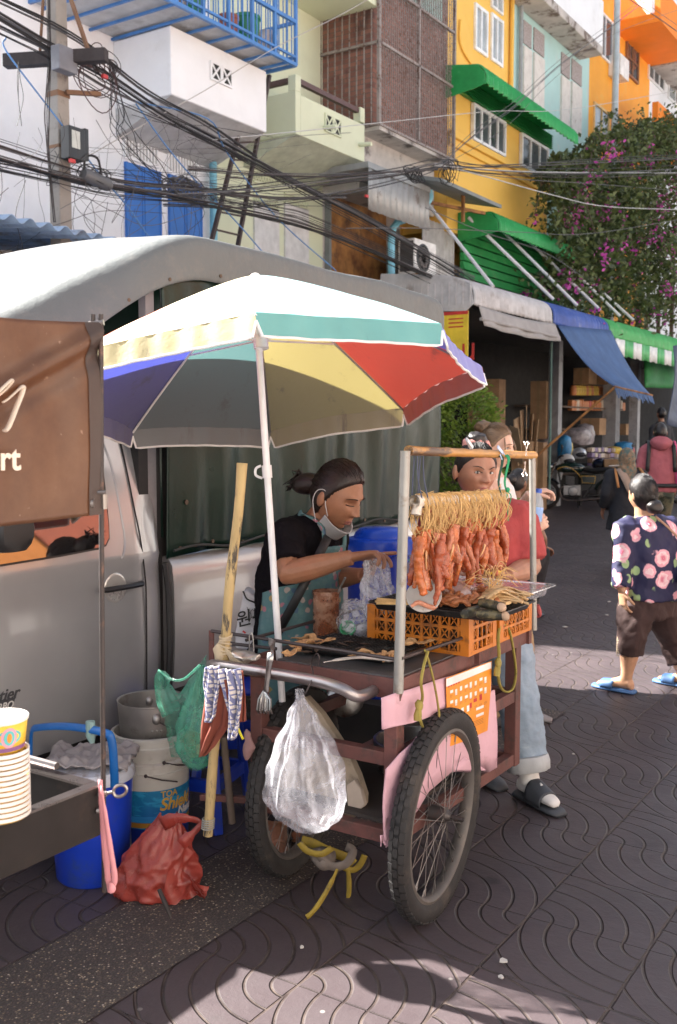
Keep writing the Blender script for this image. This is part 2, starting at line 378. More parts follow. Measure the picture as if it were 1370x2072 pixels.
for x0, x1, yt in ((250, 322, 327), (338, 405, 352)):
 a = P(x0, yt, X=XW); e = P(x1, yt, X=XW); s = MB(); half = (e.y - a.y) / 2
 for k in range(2):
  y0 = a.y + half * k + .006; y1 = y0 + half - .012
  s.bb((XW, y0, 2.6), (XW + .035, y1, a.z))
  for yy in (y0, y1 - .03): s.bb((XW + .035, yy, 2.6), (XW + .045, yy + .03, a.z))
 s.build('shutter', m_shut, W, smooth=False)
p0 = P(431, 305, X=XW + .1); MB().tube([(XW + .1, p0.y, 2.2), (XW + .1, p0.y, p0.z)], .055, 10).build('drain_pipe', m_bpipe, W)
# blue caged balcony on top
C = MB(); z0, z1 = 6.45, 9.2; x1 = XB + .42; y0c, y1c = P(178, 40, X=x1).y - .1, 11.32
y0c = 8.05
for z in (z0, z0 + .1, z0 + .55, z1):
 C.beam((x1, y0c, z), (x1, y1c, z), .045 if z in (z0, z0 + .55) else .03); C.beam((XW, y0c, z), (x1, y0c, z), .04); C.beam((XW, y1c, z), (x1, y1c, z), .04)
for k in range(8): C.beam((x1, y0c + (y1c - y0c) * k / 7, z0), (x1, y0c + (y1c - y0c) * k / 7, z1 if k > 3 else z0 + .57), .04)
for k in range(36):
 yy = y0c + (y1c - y0c) * k / 35; C.beam((x1, yy, z0), (x1, yy, z1 if k > 17 else z0 + .55), .012)
for k in range(10):
 xx = XW + (x1 - XW) * k / 9; C.beam((xx, y1c, z0), (xx, y1c, z1), .014); C.beam((xx, y0c, z0), (xx, y0c, z0 + .55), .014)
for k in range(9): C.beam((XW, y0c + (y1c - y0c) * (k + .5) / 9, z0 - .015), (x1, y0c + (y1c - y0c) * (k + .5) / 9, z0 - .015), .03)
C.build('balcony_cage', m_bluep, W, smooth=False)
MB().bb((XW, y0c + .03, z0 + .02), (x1 - .03, y1c - .03, z0 + .05)).build('balcony_floor', m_soffit, W, smooth=False)
cl_m = [mat('green_bin_plastic', (.02, .2, .09), .4), mat('faded_fabric', (.4, .36, .36), .9, var=.4, vs=8), mat('rust_paint_tin', (.3, .09, .05), .6)]
for (py_, xx, r_, h_, mm, nm, lb) in ((10.55, -8.3, .17, .36, cl_m[0], 'green_bin', 'dark green plastic bin standing in the right end of the blue balcony cage'), (9.55, -8.32, .16, .32, cl_m[0], 'green_bin', 'green plastic bin near the corner of the blue balcony cage'), (10.25, -8.35, .13, .28, cl_m[2], 'paint_tin', 'rusty red tin between green bins in the blue balcony cage')):
 b = MB().lathe([(r_ * .8, 0), (r_ * .85, .02), (r_, h_), (r_ * 1.06, h_), (r_ * 1.06, h_ - .04), (r_, h_ - .05)], (xx, py_, z0 + .05), 18); tag(b.build(nm, mm), lb, 'bin' if 'bin' in nm else 'tin')
for k, (yy, s) in enumerate(((8.4, .3), (8.85, .34), (9.2, .3), (10.9, .26))):
 b = MB().ball((-8.4, yy, z0 + .05 + s * .62), (.28, s * .8, s * .62), 18, 12, f=lambda q: q * (1 + .25 * fb(q, 6, k)))
 tag(b.build('junk_sack', cl_m[1]), 'pale stuffed sack lying on the blue caged balcony floor', 'sack', 'sacks on the blue caged balcony')
# ladder leaning under the balconies
m_lad = mat('brown_ladder_paint', (.055, .035, .03), .6)
L = MB(); ya, yb = P(425, 500, X=-8.75), P(487, 255, X=-8.75); yc, yd = P(478, 515, X=-8.75), P(527, 250, X=-8.75)
top = 2.6
for q0, q1 in ((ya, yb), (yc, yd)): L.beam(q0 - (q1 - q0) * 1.9, q1 + (q1 - q0) * .38, .055, .04)
for k in range(-12, 12):
 t = k / 7; L.beam(ya.lerp(yb, t), yc.lerp(yd, t), .022)
tag(L.build('ladder', m_lad, smooth=False), 'brown metal ladder leaning up under the white balcony', 'ladder')
m_green = mat('pale_green_render', (.64, .68, .5), .75, var=.06, vs=1.4, bump=.002, bs=25, dirt=(.5, .53, .42), ds=1.4, dth=(.55, .85))
m_rail = mat('brown_rail_paint', (.1, .05, .045), .5)
G_ = thing('pale_green_building', 'pale lime green shophouse with a small balcony and brown handrail', 'building', (XW, 12.5, 0))
MB().bb((-18.5, 11.202, 0), (XW, 13.98, 10)).build('wall', m_green, G_, smooth=False)
yA, yB, zT, zB = 11.9, 13.74, 6.36, 5.77
B = MB(); B.bb((XW, yA, zB), (XB, yA + .12, zT)); B.bb((XB - .12, yA + .12, zB), (XB, yB, zT - .03)); B.bb((XW, yB - .12, zB), (XB - .12, yB, zT)); B.bb((XW, yA + .12, zB), (XB - .12, yB - .12, zB + .1))
B.bb((XB - .13, yA - .003, zT), (XB + .003, yA + .13, zT + .22)); B.bb((XB - .13, yB - .13, zT), (XB + .003, yB + .003, zT + .22))
B.build('balcony', m_green, G_, smooth=False, bevel=.008)
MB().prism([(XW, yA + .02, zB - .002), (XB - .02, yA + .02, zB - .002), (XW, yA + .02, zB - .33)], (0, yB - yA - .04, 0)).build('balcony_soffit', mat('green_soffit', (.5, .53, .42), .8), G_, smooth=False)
MB().beam((XB - .06, yA + .12, zT + .17), (XB - .06, yB - .12, zT + .17), .07).beam((XW, yA + .06, zT + .17), (XB - .12, yA + .06, zT + .17), .07).build('handrail', m_rail, G_, smooth=False)
vent_blocks(G_, 657, 690, 228, 265, XB + .008, m_green, dark_open)
for px, py in ((655, 258), (727, 293)):
 q = P(px, py, X=XB); MB().tube([(XB - .02, q.y, q.z), (XB + .22, q.y, q.z - .02)], .032, 10).build('drain_spout', m_green, G_)
for x0, x1, yt in ((512, 562, 425), (574, 622, 425)):
 a = P(x0, yt - 15, X=XW); e = P(x1, yt, X=XW)
 MB().bb((XW, a.y, 2.6), (XW + .03, e.y, a.z)).build('shutter', mat('pale_shutter', (.62, .62, .62), .6), G_, smooth=False)
 g2 = MB(); zz = P(x0, 342, X=XW).z
 for r_ in range(2):
  for k in range(9): g2.tube([(XW + .02, a.y + (e.y - a.y) * (k + .5) / 9 + .03 * math.cos(t), zz - .1 - r_ * .33 + .04 * math.sin(t)) for t in (2 * PI * j / 8 for j in range(9))], .011, 5)
  g2.bb((XW, a.y, zz - .19 - r_ * .33), (XW + .03, e.y, zz - .16 - r_ * .33)); g2.bb((XW, a.y, zz - .04 - r_ * .33), (XW + .03, e.y, zz - .01 - r_ * .33))
 g2.build('vent_grille', m_green, G_, smooth=False)
MB().bb((XW, 12.6, 8.15), (XB + .1, 13.95, 8.32)).build('eave_slab', m_green, G_, smooth=False)
m_brick = bpy.data.materials.new('stained_brick'); t = NT(m_brick)
bk = t.new('ShaderNodeTexBrick'); bk.inputs['Scale'].default_value = 1; bk.inputs['Brick Width'].default_value = .2; bk.inputs['Row Height'].default_value = .075; bk.inputs['Mortar Size'].default_value = .008
bk.inputs['Color1'].default_value = (*srgb(160, 112, 98), 1); bk.inputs['Color2'].default_value = (*srgb(128, 88, 78), 1); bk.inputs['Mortar'].default_value = (*srgb(120, 100, 92), 1)
X_, Y_, Z_ = t.xyz(); cbn = t.new('ShaderNodeCombineXYZ'); t.link(t.math('ADD', X_, Y_), cbn.inputs[0]); t.link(Z_, cbn.inputs[1]); t.link(cbn.outputs[0], bk.inputs['Vector'])
cc = t.mix(t.math('MULTIPLY', t.step(t.noise(1.3, 8, t.coord('Object', (1, 1, .45)), .7), .5, .7), .7), bk.outputs[0], (.06, .045, .045))
t.put(t.b.inputs['Base Color'], cc); t.b.inputs['Roughness'].default_value = .85; t.bump(bk.outputs['Fac'], -.006)
m_oldw = mat('stained_plaster', (.5, .47, .44), .85, var=.15, dirt=(.1, .085, .08), ds=1.6, dth=(.52, .68), bump=.004, bs=20)
m_cage = mat('weathered_cage_paint', (.27, .235, .22), .6, dirt=(.13, .07, .05), ds=16, dth=(.5, .65))
K = thing('brick_building', 'narrow stained brick shophouse wrapped in a rusty full height window cage', 'building', (XW, 15.2, 0))
MB().bb((-18, 13.982, 0), (XW, 16.52, 11)).build('wall', m_oldw, K, smooth=False)
MB().bb((XW, 13.985, 6.42), (XB, 16.515, 11.0)).build('brick_bay', m_brick, K, smooth=False)
MB().bb((XW, 13.985, 5.45), (XB - .25, 16.515, 6.3)).build('plaster_band', m_oldw, K, smooth=False)
xk = XB + .14; C = MB(); ys, ye, zb, zt = 13.93, 16.5, 6.38, 9.6
for z in (zb, 7.62, 8.55, zt): C.beam((xk, ys, z), (xk, ye, z), .05, .04); C.beam((XW, ys, z), (xk, ys, z), .05, .04)
for k in range(40): yy = ys + (ye - ys) * k / 39; C.beam((xk, yy, zb), (xk, yy, zt), .012)
for k in range(9): xx = XW + (xk - XW) * k / 8; C.beam((xx, ys, zb), (xx, ys, zt), .018)
for k in range(0, 46):
 z = zb + .08 + k * .07
 for j in range(13): C.beam((xk, ys + (ye - ys) * (j * 3 + (k % 2)) / 39, z), (xk, ys + (ye - ys) * min(39, j * 3 + 1 + (k % 2)) / 39, z), .008)
for yy in (ys, ys + 1.28, ye): C.beam((xk, yy, zb), (xk, yy, zt), .05)
C.build('window_cage', m_cage, K, smooth=False)
MB().bb((XW, 13.95, 6.3), (xk, 16.52, 6.37)).build('bay_floor', m_oldw, K, smooth=False)
MB().bb((XB + .02, 14.5, 8.6), (XB + .05, 16.2, 9.6)).build('green_board', mat('faded_green_sheet', (.3, .45, .42), .6, dirt=(.4, .36, .33), ds=3), K, smooth=False)
# rusty door, corrugated hood and cladding at first floor
m_rust = mat('rusted_steel_sheet', (.22, .08, .03), .8, var=.5, vs=3, col2=(.5, .24, .07), dirt=(.07, .035, .025), ds=2.5, bump=.003)
a, e = P(668, 372, X=XW + .07), P(782, 372, X=XW + .07)
MB().bb((XW, a.y, 3.2), (XW + .07, e.y, a.z)).build('rusted_door', m_rust, K, smooth=False)
MB().bb((XW, a.y - .06, 3.2), (XW + .1, a.y - .002, a.z + .03)).bb((XW, a.y, a.z + .002), (XW + .1, e.y, a.z + .06)).build('door_frame', mat('grey_frame_paint', (.2, .22, .22), .6), K, smooth=False)
m_gcor = mat('grey_corrugated', (.38, .38, .37), .5, .3, dirt=(.2, .17, .15), ds=5)
m_gcor2 = mat('pale_corrugated', (.5, .49, .47), .55, dirt=(.3, .24, .2), ds=3)
y0h, y1h = P(745, 365, X=XB + .3).y, P(868, 365, X=XB + .3).y; zh = P(800, 362, X=XB + .3).z
H_ = corrugated((XB + .3, y0h, zh), (0, 1, 0), (0, 0, -1), y1h - y0h, .62, .012, .19, seg=8)
H_.build('hood_skirt', m_gcor, K, solid=.004)
MB().bb((XW, y0h - .03, zh), (XB + .32, y1h + .02, zh + .09)).build('hood', mat('grey_flashing', (.3, .31, .31), .5, .2), K, smooth=False)
cw = corrugated((XB - .1, e.y - .1, 5.3), (0, 1, 0), (0, 0, -1), P(930, 500, X=XB).y - e.y + .1, 3.0, .014, .13); cw.build('cladding', m_gcor2, K, solid=.003)
pp = [P(868, 385, X=XB + .2), P(868, 405, X=XB + .2), P(830, 440, X=XB + .05), P(795, 462, X=XB), P(792, 560, X=XB)]
MB().tube(cr(pp, 3), .06, 10).build('drain_pipe', m_bpipe, K)
# small roof and air conditioner
r0, r1 = P(893, 360, X=-7.75), P(1015, 425, X=-7.75)
MB().prism([(-8.5, r0.y, r0.z + .12), (-7.75, r0.y, r0.z - .06), (-7.75, r0.y, r0.z), (-8.5, r0.y, r0.z + .18)], (0, r1.y - r0.y, 0)).build('lean_to_roof', mat('grey_roof_sheet', (.2, .22, .22), .6), K, smooth=False)
MB().beam((-8.45, r0.y + .2, r0.z - .2), (-7.9, r1.y - .4, r0.z - .2), .05).beam((-8.0, r0.y + 1.3, r0.z - .45), (-8.0, r0.y + 1.3, r0.z + .02), .05).build('roof_bracket', m_rust, K, smooth=False)
ac = P(853, 522, X=XB + .1)
A = thing('air_conditioner', 'white air conditioner outdoor unit mounted on the grey corrugated wall', 'air conditioner', ac - V((0, 0, .3)))
y0, y1, z0, z1 = ac.y - .28, ac.y + .5, ac.z - .3, ac.z + .3
MB().bb((XB - .2, y0, z0), (XB + .12, y1, z1)).build('casing', white_paint, A, smooth=False, bevel=.02)
MB().lathe([(.235, 0), (.235, .012), (.2, .015), (.19, 0)], (XB + .12, ac.y + .02, ac.z), 28, Matrix.Rotation(PI / 2, 3, 'Y')).build('fan_ring', black_plastic, A)
fn = MB()
fn.lathe([(.001, .002), (.2, .002)], (XB + .12, ac.y + .02, ac.z), 28, Matrix.Rotation(PI / 2, 3, 'Y'))
for k in range(5): fn.box((XB + .135, ac.y + .02, ac.z), (.006, .08, .36), Matrix.Rotation(k * 2.5, 3, 'X'))
fn.build('fan', dark_steel, A, smooth=False)
MB().bb((XB - .15, y0 - .02, z0 + .05), (XB + .1, y0 - .003, z1 - .05)).build('coil_side', mat('coil_dark', (.06, .055, .055), .7), A, smooth=False)
MB().bb((XB - .2, y0 - .05, z0 - .06), (XB + .2, y0, z0 - .004)).bb((XB - .2, y1 - .08, z0 - .06), (XB + .2, y1, z0 - .004)).build('bracket', m_rust, A, smooth=False)
m_yel = mat('yellow_render', (.82, .5, .1), .7, var=.05, vs=1.5, bump=.0015, bs=25, dirt=(.7, .42, .1), ds=1.5, dth=(.6, .9))
m_gaw = mat('green_sheet_paint', (.02, .3, .075), .45, var=.15, dirt=(.12, .36, .18), ds=5, dth=(.55, .8))
m_gdk = mat('green_cladding_paint', (.015, .22, .05), .55, var=.2, vs=2, dirt=(.16, .2, .12), ds=4, dth=(.55, .8))
Yb = thing('yellow_building', 'bright yellow shophouse with green corrugated awnings and white sliding windows', 'building', (XW, 19, 0))
MB().bb((-18, 16.522, 0), (XW, 21.55, 11.5)).build('wall', m_yel, Yb, smooth=False)
yA, yB = 16.6, 21.35
by = MB(); by.bb((XW, yA, 5.2), (XB - .03, yB, 8.0)); by.bb((XW, yA - .004, 6.83), (XB + .09, yB + .004, 6.95)); by.bb((XW, yA - .002, 6.7), (XB + .03, yB + .002, 6.828)); by.build('bay', m_yel, Yb, smooth=False, bevel=.01)
win(Yb, 955, 1021, 208, 285, XB, upvc, pane_dark, (4, 1), .055, z=(6.99, 7.66)); win(Yb, 1053, 1108, 268, 345, XB, upvc, pane_dark, (3, 1), .055, z=(6.99, 7.66))
win(Yb, 959, 985, 5, 100, XW, upvc, pane_pale, (2, 1), .07); win(Yb, 992, 1016, 25, 122, XW, upvc, pane_pale, (2, 1), .07)
win(Yb, 993, 1016, -60, 15, XW, upvc, pane_pale, (2, 2), .05, name='vent_window')
pw = P(932, 40, X=XW + .03); MB().tube(cr([pw, pw + V((0, .0, -.45)), pw + V((0, .5, -.7)), pw + V((0, 1.2, -.85)), pw + V((0, 1.9, -.95))], 3), .025, 6).build('conduit', m_yel, Yb)
e_ = P(1035, 90, X=XW + .05); MB().tube([(XW + .06, e_.y, 7), (XW + .06, e_.y, 13)], .05, 8).build('drain_pipe', m_yel, Yb)
xf = XB + .75
def green_awning(ya, yb, zw, zf, zb, n, zlo, yl0, yl1):
 prof = [(XB - .02, zw), (XB + .4, zw * .45 + zf * .55), (xf - .12, zf + .02), (xf + .01, zf - .12), (xf + .03, zb)]
 barrel_awning(ya, yb, prof, .2, .03).build('awning', m_gaw, Yb, solid=.004)
 MB().prism([(x, ya - .03, z) for x, z in prof] + [(xf - .2, ya - .03, zb - .05), (XB - .02, ya - .03, zb - .12)], (0, .02, 0)).build('awning_end', m_gaw, Yb, smooth=False)
 c = MB(); h = (zw - .03 - zlo) / n
 for k in range(n): c.prism([(XB - .01, yl0, zlo + k * h), (XB + .09, yl0, zlo + k * h), (XB + .05, yl0, zlo + k * h + h * .9), (XB - .01, yl0, zlo + k * h + h * .9)], (0, yl1 - yl0, 0))
 c.build('louver_cladding', m_gdk, Yb, smooth=False)
green_awning(16.45, 20.95, P(905, 135, X=XB).z, P(988, 137, X=xf).z, P(992, 178, X=xf).z, 7, 7.68, yA, yB)
zw = P(932, 432, X=XB).z
green_awning(P(930, 440, X=XB).y, 21.0, zw, P(1002, 430, X=xf).z, P(1002, 466, X=xf).z, 12, 3.6, P(932, 500, X=XB).y, P(1130, 560, X=XB).y)
m_turq = mat('turquoise_render', (.42, .62, .6), .75, var=.07, vs=1.2, dirt=(.5, .6, .58), ds=2)
m_peel = mat('peeling_concrete', (.5, .46, .43), .85, var=.2, vs=2, dirt=(.16, .12, .1), ds=2.2, dth=(.5, .62), bump=.006, bs=12)
m_oldsh = mat('peeling_shutter', (.66, .62, .58), .8, var=.1, dirt=(.4, .3, .26), ds=8, dth=(.55, .75))
T = thing('turquoise_building', 'pale turquoise shophouse with worn white shutters under a peeling balcony slab', 'building', (XW, 24, 0))
MB().bb((-18, 21.552, 0), (XW, 26.4, 13)).build('wall', m_turq, T, smooth=False)
q = P(1220, 112, X=XW + .62); MB().bb((XW, 20.2, q.z), (XW + .62, q.y, q.z + .2)).build('balcony_slab', m_peel, T, smooth=False, bevel=.02)
MB().bb((XW + .48, 20.2, q.z + .202), (XW + .61, q.y, q.z + 1.3)).build('balcony_parapet', m_white, T, smooth=False)
for x0, x1, yt in ((1058, 1074, 40), (1079, 1100, 55), (1135, 1152, 105), (1156, 1176, 118)):
 a, e = P(x0, yt, X=XW), P(x1, yt, X=XW)
 o = MB().bb((XW, a.y, a.z - 1.75), (XW + .05, e.y, a.z - .56)).build('shutter', m_oldsh, T, smooth=False)
 o = MB().bb((XW, a.y, a.z - .5), (XW + .03, e.y, a.z)).build('vent_window', mat('vent_mesh', (.35, .3, .29), .8, var=.5, vs=30), T, smooth=False)
MB().tube([(XW + .08, 21.75, 5), (XW + .08, 21.75, 13)], .05, 8).build('drain_pipe', mat('grey_pvc', (.3, .33, .35), .5), T)
m_or = mat('orange_render', (.88, .38, .035), .7, var=.06, vs=1.5, dirt=(.8, .42, .08), ds=1.5); m_or2 = mat('deep_orange_render', (.9, .25, .015), .7, var=.06, vs=2)
O = thing('orange_building', 'vivid orange shophouse with projecting balcony boxes behind the bougainvillea', 'building', (XW, 29, 0))
MB().bb((-18, 26.402, 0), (XW, 31.7, 14)).build('wall', m_or, O, smooth=False)
for z in (9.55, 12.6):
 MB().bb((XW, 28.4, z), (XB + .3, 31.69, z + .25)).build('balcony_slab', m_or2, O, smooth=False); MB().bb((XB + .12, 28.4, z + .252), (XB + .28, 31.69, z + .95)).build('balcony_parapet', m_or2, O, smooth=False)
win(O, 1208, 1240, 15, 108, XW, upvc, pane_dark, (2, 1), .06); win(O, 1200, 1232, 205, 285, XW, mat('orange_frame', (.75, .5, .2), .6), pane_pale, (2, 1), .06)
win(O, 1267, 1292, 75, 150, XW + .02, mat('brown_frame', (.25, .12, .06), .6), pane_dark, (2, 2), .06)
e_ = P(1247, 100, X=XB - .4); MB().tube([(XB - .4, e_.y, 4), (XB - .4, e_.y, 14)], .085, 14).build('drain_pipe', mat('blue_grey_pipe', (.42, .47, .5), .4), O)
e2 = P(1256, 128, X=XW + .34); MB().bb((XW, e2.y, e2.z - .28), (XW + .34, e2.y + .75, e2.z + .28)).build('air_conditioner', white_paint, O, smooth=False, bevel=.02)
FW = thing('pale_building', 'white shophouse with casement windows at the far end of the row', 'building', (XW, 36, 0))
MB().bb((-18, 31.702, 0), (XW, 44, 16)).build('wall', m_white, FW, smooth=False)
win(FW, 1312, 1345, 88, 160, XW, upvc, pane_dark, (3, 2), .07); win(FW, 1352, 1395, 128, 200, XW, upvc, pane_pale, (3, 2), .07)
MB().bb((XW, 31.8, 12.6), (XB, 43.9, 12.9)).build('balcony_slab', m_peel, FW, smooth=False); MB().bb((XB - .15, 31.8, 12.902), (XB, 43.9, 13.8)).build('balcony_parapet', m_white, FW, smooth=False)
SH = thing('blue_roofed_shed', 'low shed with blue fascia and corrugated roof behind the truck', 'shed', (-7.6, 5, 0))
MB().bb((-11, 2.4, 0), (-7.4, 8.9, 3.15)).build('wall', mat('blue_fascia', (.06, .16, .34), .6), SH, smooth=False)
n_ = corrugated((-7.15, 2.2, 3.42), (0, 1, 0), V((-1, 0, .1)), 6.9, 3.6, .03, .2, V((0, 0, 1)), 8); n_.build('roof', mat('blue_roof_sheet', (.3, .42, .6), .5, dirt=(.2, .2, .22), ds=3), SH, solid=.006)
OP = thing('cream_building', 'cream rendered row of shops on the opposite side of the street', 'building', (6, 10, 0))
MB().bb((6.5, -16, 0), (14, 44, 6.5)).build('wall', mat('cream_render', (.6, .57, .54), .8), OP, smooth=False)
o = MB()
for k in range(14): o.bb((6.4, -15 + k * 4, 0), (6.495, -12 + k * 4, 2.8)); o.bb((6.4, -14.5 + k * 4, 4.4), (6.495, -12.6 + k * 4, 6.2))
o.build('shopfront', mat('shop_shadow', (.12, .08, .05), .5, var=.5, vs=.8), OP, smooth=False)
for k, c_ in ((1, (.3, .1, .015)), (2, (.2, .045, .02))):
 MB().prism([(5.0, 2 + k * 4.2, 3.3), (6.49, 2 + k * 4.2, 5.6), (6.49, 2 + k * 4.2, 5.65), (5.0, 2 + k * 4.2, 3.35)], (0, 4.1, 0)).build('awning', mat('shop_awning_%d' % k, c_, .7), OP, smooth=False)
# ================================================================ market shop row under the awnings
XA = -6.8
m_canv = mat('grey_canvas', (.34, .32, .31), .85, var=.1, bump=.002, bs=15)
m_agrey = mat('grey_awning_sheet', (.5, .49, .49), .5, dirt=(.32, .29, .27), ds=3); m_ablue = mat('blue_awning_sheet', (.05, .1, .36), .45, var=.2, dirt=(.2, .24, .4), ds=4); m_agreen = mat('bright_green_awning_sheet', (.07, .38, .11), .45, dirt=(.2, .42, .2), ds=4)
prof = [(XB + .1, 4.08), (-7.5, 3.99), (-7.05, 3.91), (-6.82, 3.77), (-6.78, 3.5)]
yg = [14.1, 17.34, 20.42, 28.0]
for k, (nm, mm, lb) in enumerate((('grey', m_agrey, 'grey corrugated barrel awning beside the truck canopy'), ('blue', m_ablue, 'deep blue corrugated barrel awning above the motorcycles'), ('green', m_agreen, 'bright green corrugated barrel awning with a striped valance'))):
 A = thing('awning', lb, 'awning', (XB, (yg[k] + yg[k + 1]) / 2, 3.6))
 barrel_awning(yg[k] + .01, yg[k + 1] - .01, prof, .17, .026).build('roof_sheet', mm, A, solid=.004)
 if k == 0:
  MB().prism([(x, yg[0] - .02, z + .02) for x, z in prof] + [(-6.9, yg[0] - .02, 3.42), (XB, yg[0] - .02, 3.5)], (0, .02, 0)).build('end_panel', m_agrey, A, smooth=False)
  e = MB()
  for j in range(14): e.bb((XB + .1 + j * .12, yg[0] - .035, 3.52), (XB + .115 + j * .12, yg[0] - .02, 3.9 - j * .004))
  e.build('end_ribs', m_agrey, A, smooth=False)
  MB().grid(lambda u, v: V((XA + .03 + .03 * math.sin(u * 20) * v + .1 * v, yg[0] + .15 + u * 3.15, 3.52 - v * .32 - .05 * math.sin(u * 3))), 40, 5).build('valance', m_canv, A, solid=.006)
  MB().tube([(XA + .1, yg[0] + .1, 3.3), (XA + .1, yg[1] + .1, 3.26)], .03, 8).build('hem_bar', m_canv, A)
 if k == 2:
  for j in range(12):
   ya = yg[2] + .3 + j * .6
   MB().grid(lambda u, v: V((XA + .05 + .02 * math.sin(u * 9), ya + u * .6, 3.5 - v * (.34 + .02 * math.sin(u * 9)))), 6, 2).build('valance', m_agreen if j % 2 else white_paint, A, solid=.004)
m_bcan = mat('blue_canvas', (.09, .17, .36), .7, var=.15, vs=3, bump=.003, bs=12, transl=.25)
q = [P(1128, 658, X=XA + .05), P(1236, 668, X=XA + .05), P(1320, 800, X=-5.8), P(1243, 782, X=-5.8)]
F = thing('canvas_flap', 'faded blue canvas flap propped out from the blue awning with a frayed hem', 'canvas flap', q[3])
MB().grid(lambda u, v: q[0].lerp(q[1], u).lerp(q[3].lerp(q[2], u), v) + V((0, 0, -.14 * math.sin(v * PI) + .025 * math.sin(u * 17) * v)), 24, 12).build('sheet', m_bcan, F, solid=.004)
fr = MB()
for k in range(26):
 u = k / 26; a = q[3].lerp(q[2], u); b = q[3].lerp(q[2], u + .8 / 26); l = V((.05, 0, -.2 * R.uniform(.6, 1))); fr.quad(a, b, b + l, a + l * R.uniform(.8, 1.1))
fr.build('fringe', m_bcan, F, smooth=False, solid=.004)
MB().tube([q[3], q[2]], .018, 6).build('hem_pole', m_rust, F)
tag(MB().tube([q[3] + V((0, 0, -.02)), P(1095, 915, X=-6.9), P(1075, 935, X=-7)], .022, 8).build('prop_pole', m_rust), 'thin rusty pole propping the blue canvas flap diagonally', 'pole')
# shop shell
S = thing('market_shop', 'dark open fronted market shop crowded with goods under the awnings', 'shop', (XW + .1, 20, 0))
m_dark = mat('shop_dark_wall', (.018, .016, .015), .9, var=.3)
MB().bb((XW + .002, 14.1, 0), (XW + .05, 40, 3.6)).build('back_wall', m_dark, S, smooth=False)  # near-black panel; the shade of the deep interior is in its colour
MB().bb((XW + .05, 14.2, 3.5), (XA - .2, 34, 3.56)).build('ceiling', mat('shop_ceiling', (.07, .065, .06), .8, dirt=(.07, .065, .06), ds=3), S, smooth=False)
m_col = mat('grey_column_paint', (.34, .34, .35), .7, dirt=(.2, .19, .18), ds=4)
for px, py, xx, wd in ((1124, 800, -8.0, .22), (1284, 840, -8.0, .22), (1240, 700, -8.6, .35)):
 c = P(px, py, X=xx); MB().bb((xx - wd / 2, c.y - wd / 2, 0), (xx + wd / 2, c.y + wd / 2, 3.5)).build('column', m_col, S, smooth=False)
MB().tube([P(1117, 665, X=-6.9), V((-6.9, P(1117, 665, X=-6.9).y, .4))], .02, 6).build('awning_post', mat('green_post', (.1, .2, .17), .5), S)
for k, z in enumerate((.55, 1.1, 1.62, 2.15)):
 MB().bb((XW + .1, 21.6, z), (-8.7, 27.5, z + .04)).build('shelf', mat('shelf_board', (.14, .1, .075), .8), S, smooth=False)
MB().tube([(-8.5, 15.3, 3.5), (-8.5, 15.3, 3.2)], .02, 6).box((-8.5, 15.3, 3.18), (1.1, .12, .015), .4).box((-8.5, 15.3, 3.182), (.12, 1.1, .012), .4).build('ceiling_fan', mat('fan_beige', (.35, .3, .25), .6), S, smooth=False)
def carton(x, y, z, dx, dy, dz, rz, label, m=cardboard, group=None, tape=True):
 b = MB().box((x, y, z + dz / 2), (dx, dy, dz), rz); T_ = thing('carton', label, 'box', (x, y, z), group)
 b.build('box_body', m, T_, smooth=False, bevel=.006)
 if tape: MB().box((x, y, z + dz / 2), (.06, dy + .006, dz + .006), rz).build('tape', mat('brown_tape', (.3, .2, .1), .35), T_, smooth=False)
 return T_
def at_px(px, py, X): return P(px, py, X=X)
# stacked cartons (pixel column, pixel base row, size)
for px, py, X, d, lb in ((1200, 880, -8.75, (.5, .5, .42), 'brown carton on the lit shelf, left of a pair'), (1228, 880, -8.75, (.5, .42, .42), 'brown carton on the lit shelf, right of a pair'), (1256, 880, -8.75, (.45, .5, .3), 'low tan carton at the right end of the lit shelf'), (1184, 778, -8.85, (.4, .6, .4), 'dark carton on the top shelf behind the blue flap'), (1213, 778, -8.85, (.4, .35, .36), 'narrow dark carton on the top shelf beside a column')):
 c = at_px(px, py, X); carton(c.x, c.y, c.z, *d, 0, lb)
for px, pt, pb, X, w_, lb in ((1000, 768, 862, -8.6, .42, 'tall upright brown carton behind the bright green shrub'), (1094, 772, 850, -8.3, .3, 'tall slim brown carton with a pink label beside the grey column'), (975, 775, 860, -9.0, .7, 'wide dark brown carton behind the tall upright carton'), (1062, 893, 960, -7.7, .55, 'large brown carton bin stuffed with flattened cardboard'), (1087, 895, 940, -7.9, .3, 'brown carton standing against the white wrapped sacks')):
 t_, b_ = at_px(px, pt, X), at_px(px, pb, X); z0 = 0 if pb > 900 else b_.z - .4; carton(X, t_.y, z0, .35, w_, t_.z - z0, .1, lb)
for k, (px, pt, tilt, h) in enumerate(((1050, 845, .25, .9), (1058, 830, .1, .9), (1066, 820, .02, 1.0), (1074, 838, -.12, .8), (1081, 850, -.2, .8), (1046, 862, .35, .7))):
 t_ = at_px(px, pt, -7.7 + .03 * k); o = MB().box((t_.x, t_.y, t_.z - h / 2), (.015, .28, h), Matrix.Rotation(tilt, 3, 'X') @ Matrix.Rotation(.2 * k, 3, 'Z')).build('cardboard_sheet', mat('pale_cardboard', (.45, .31, .19), .85), smooth=False)
 tag(o, 'flattened cardboard sheet sticking out of the large carton bin', 'cardboard', 'flattened cardboard in the carton bin')
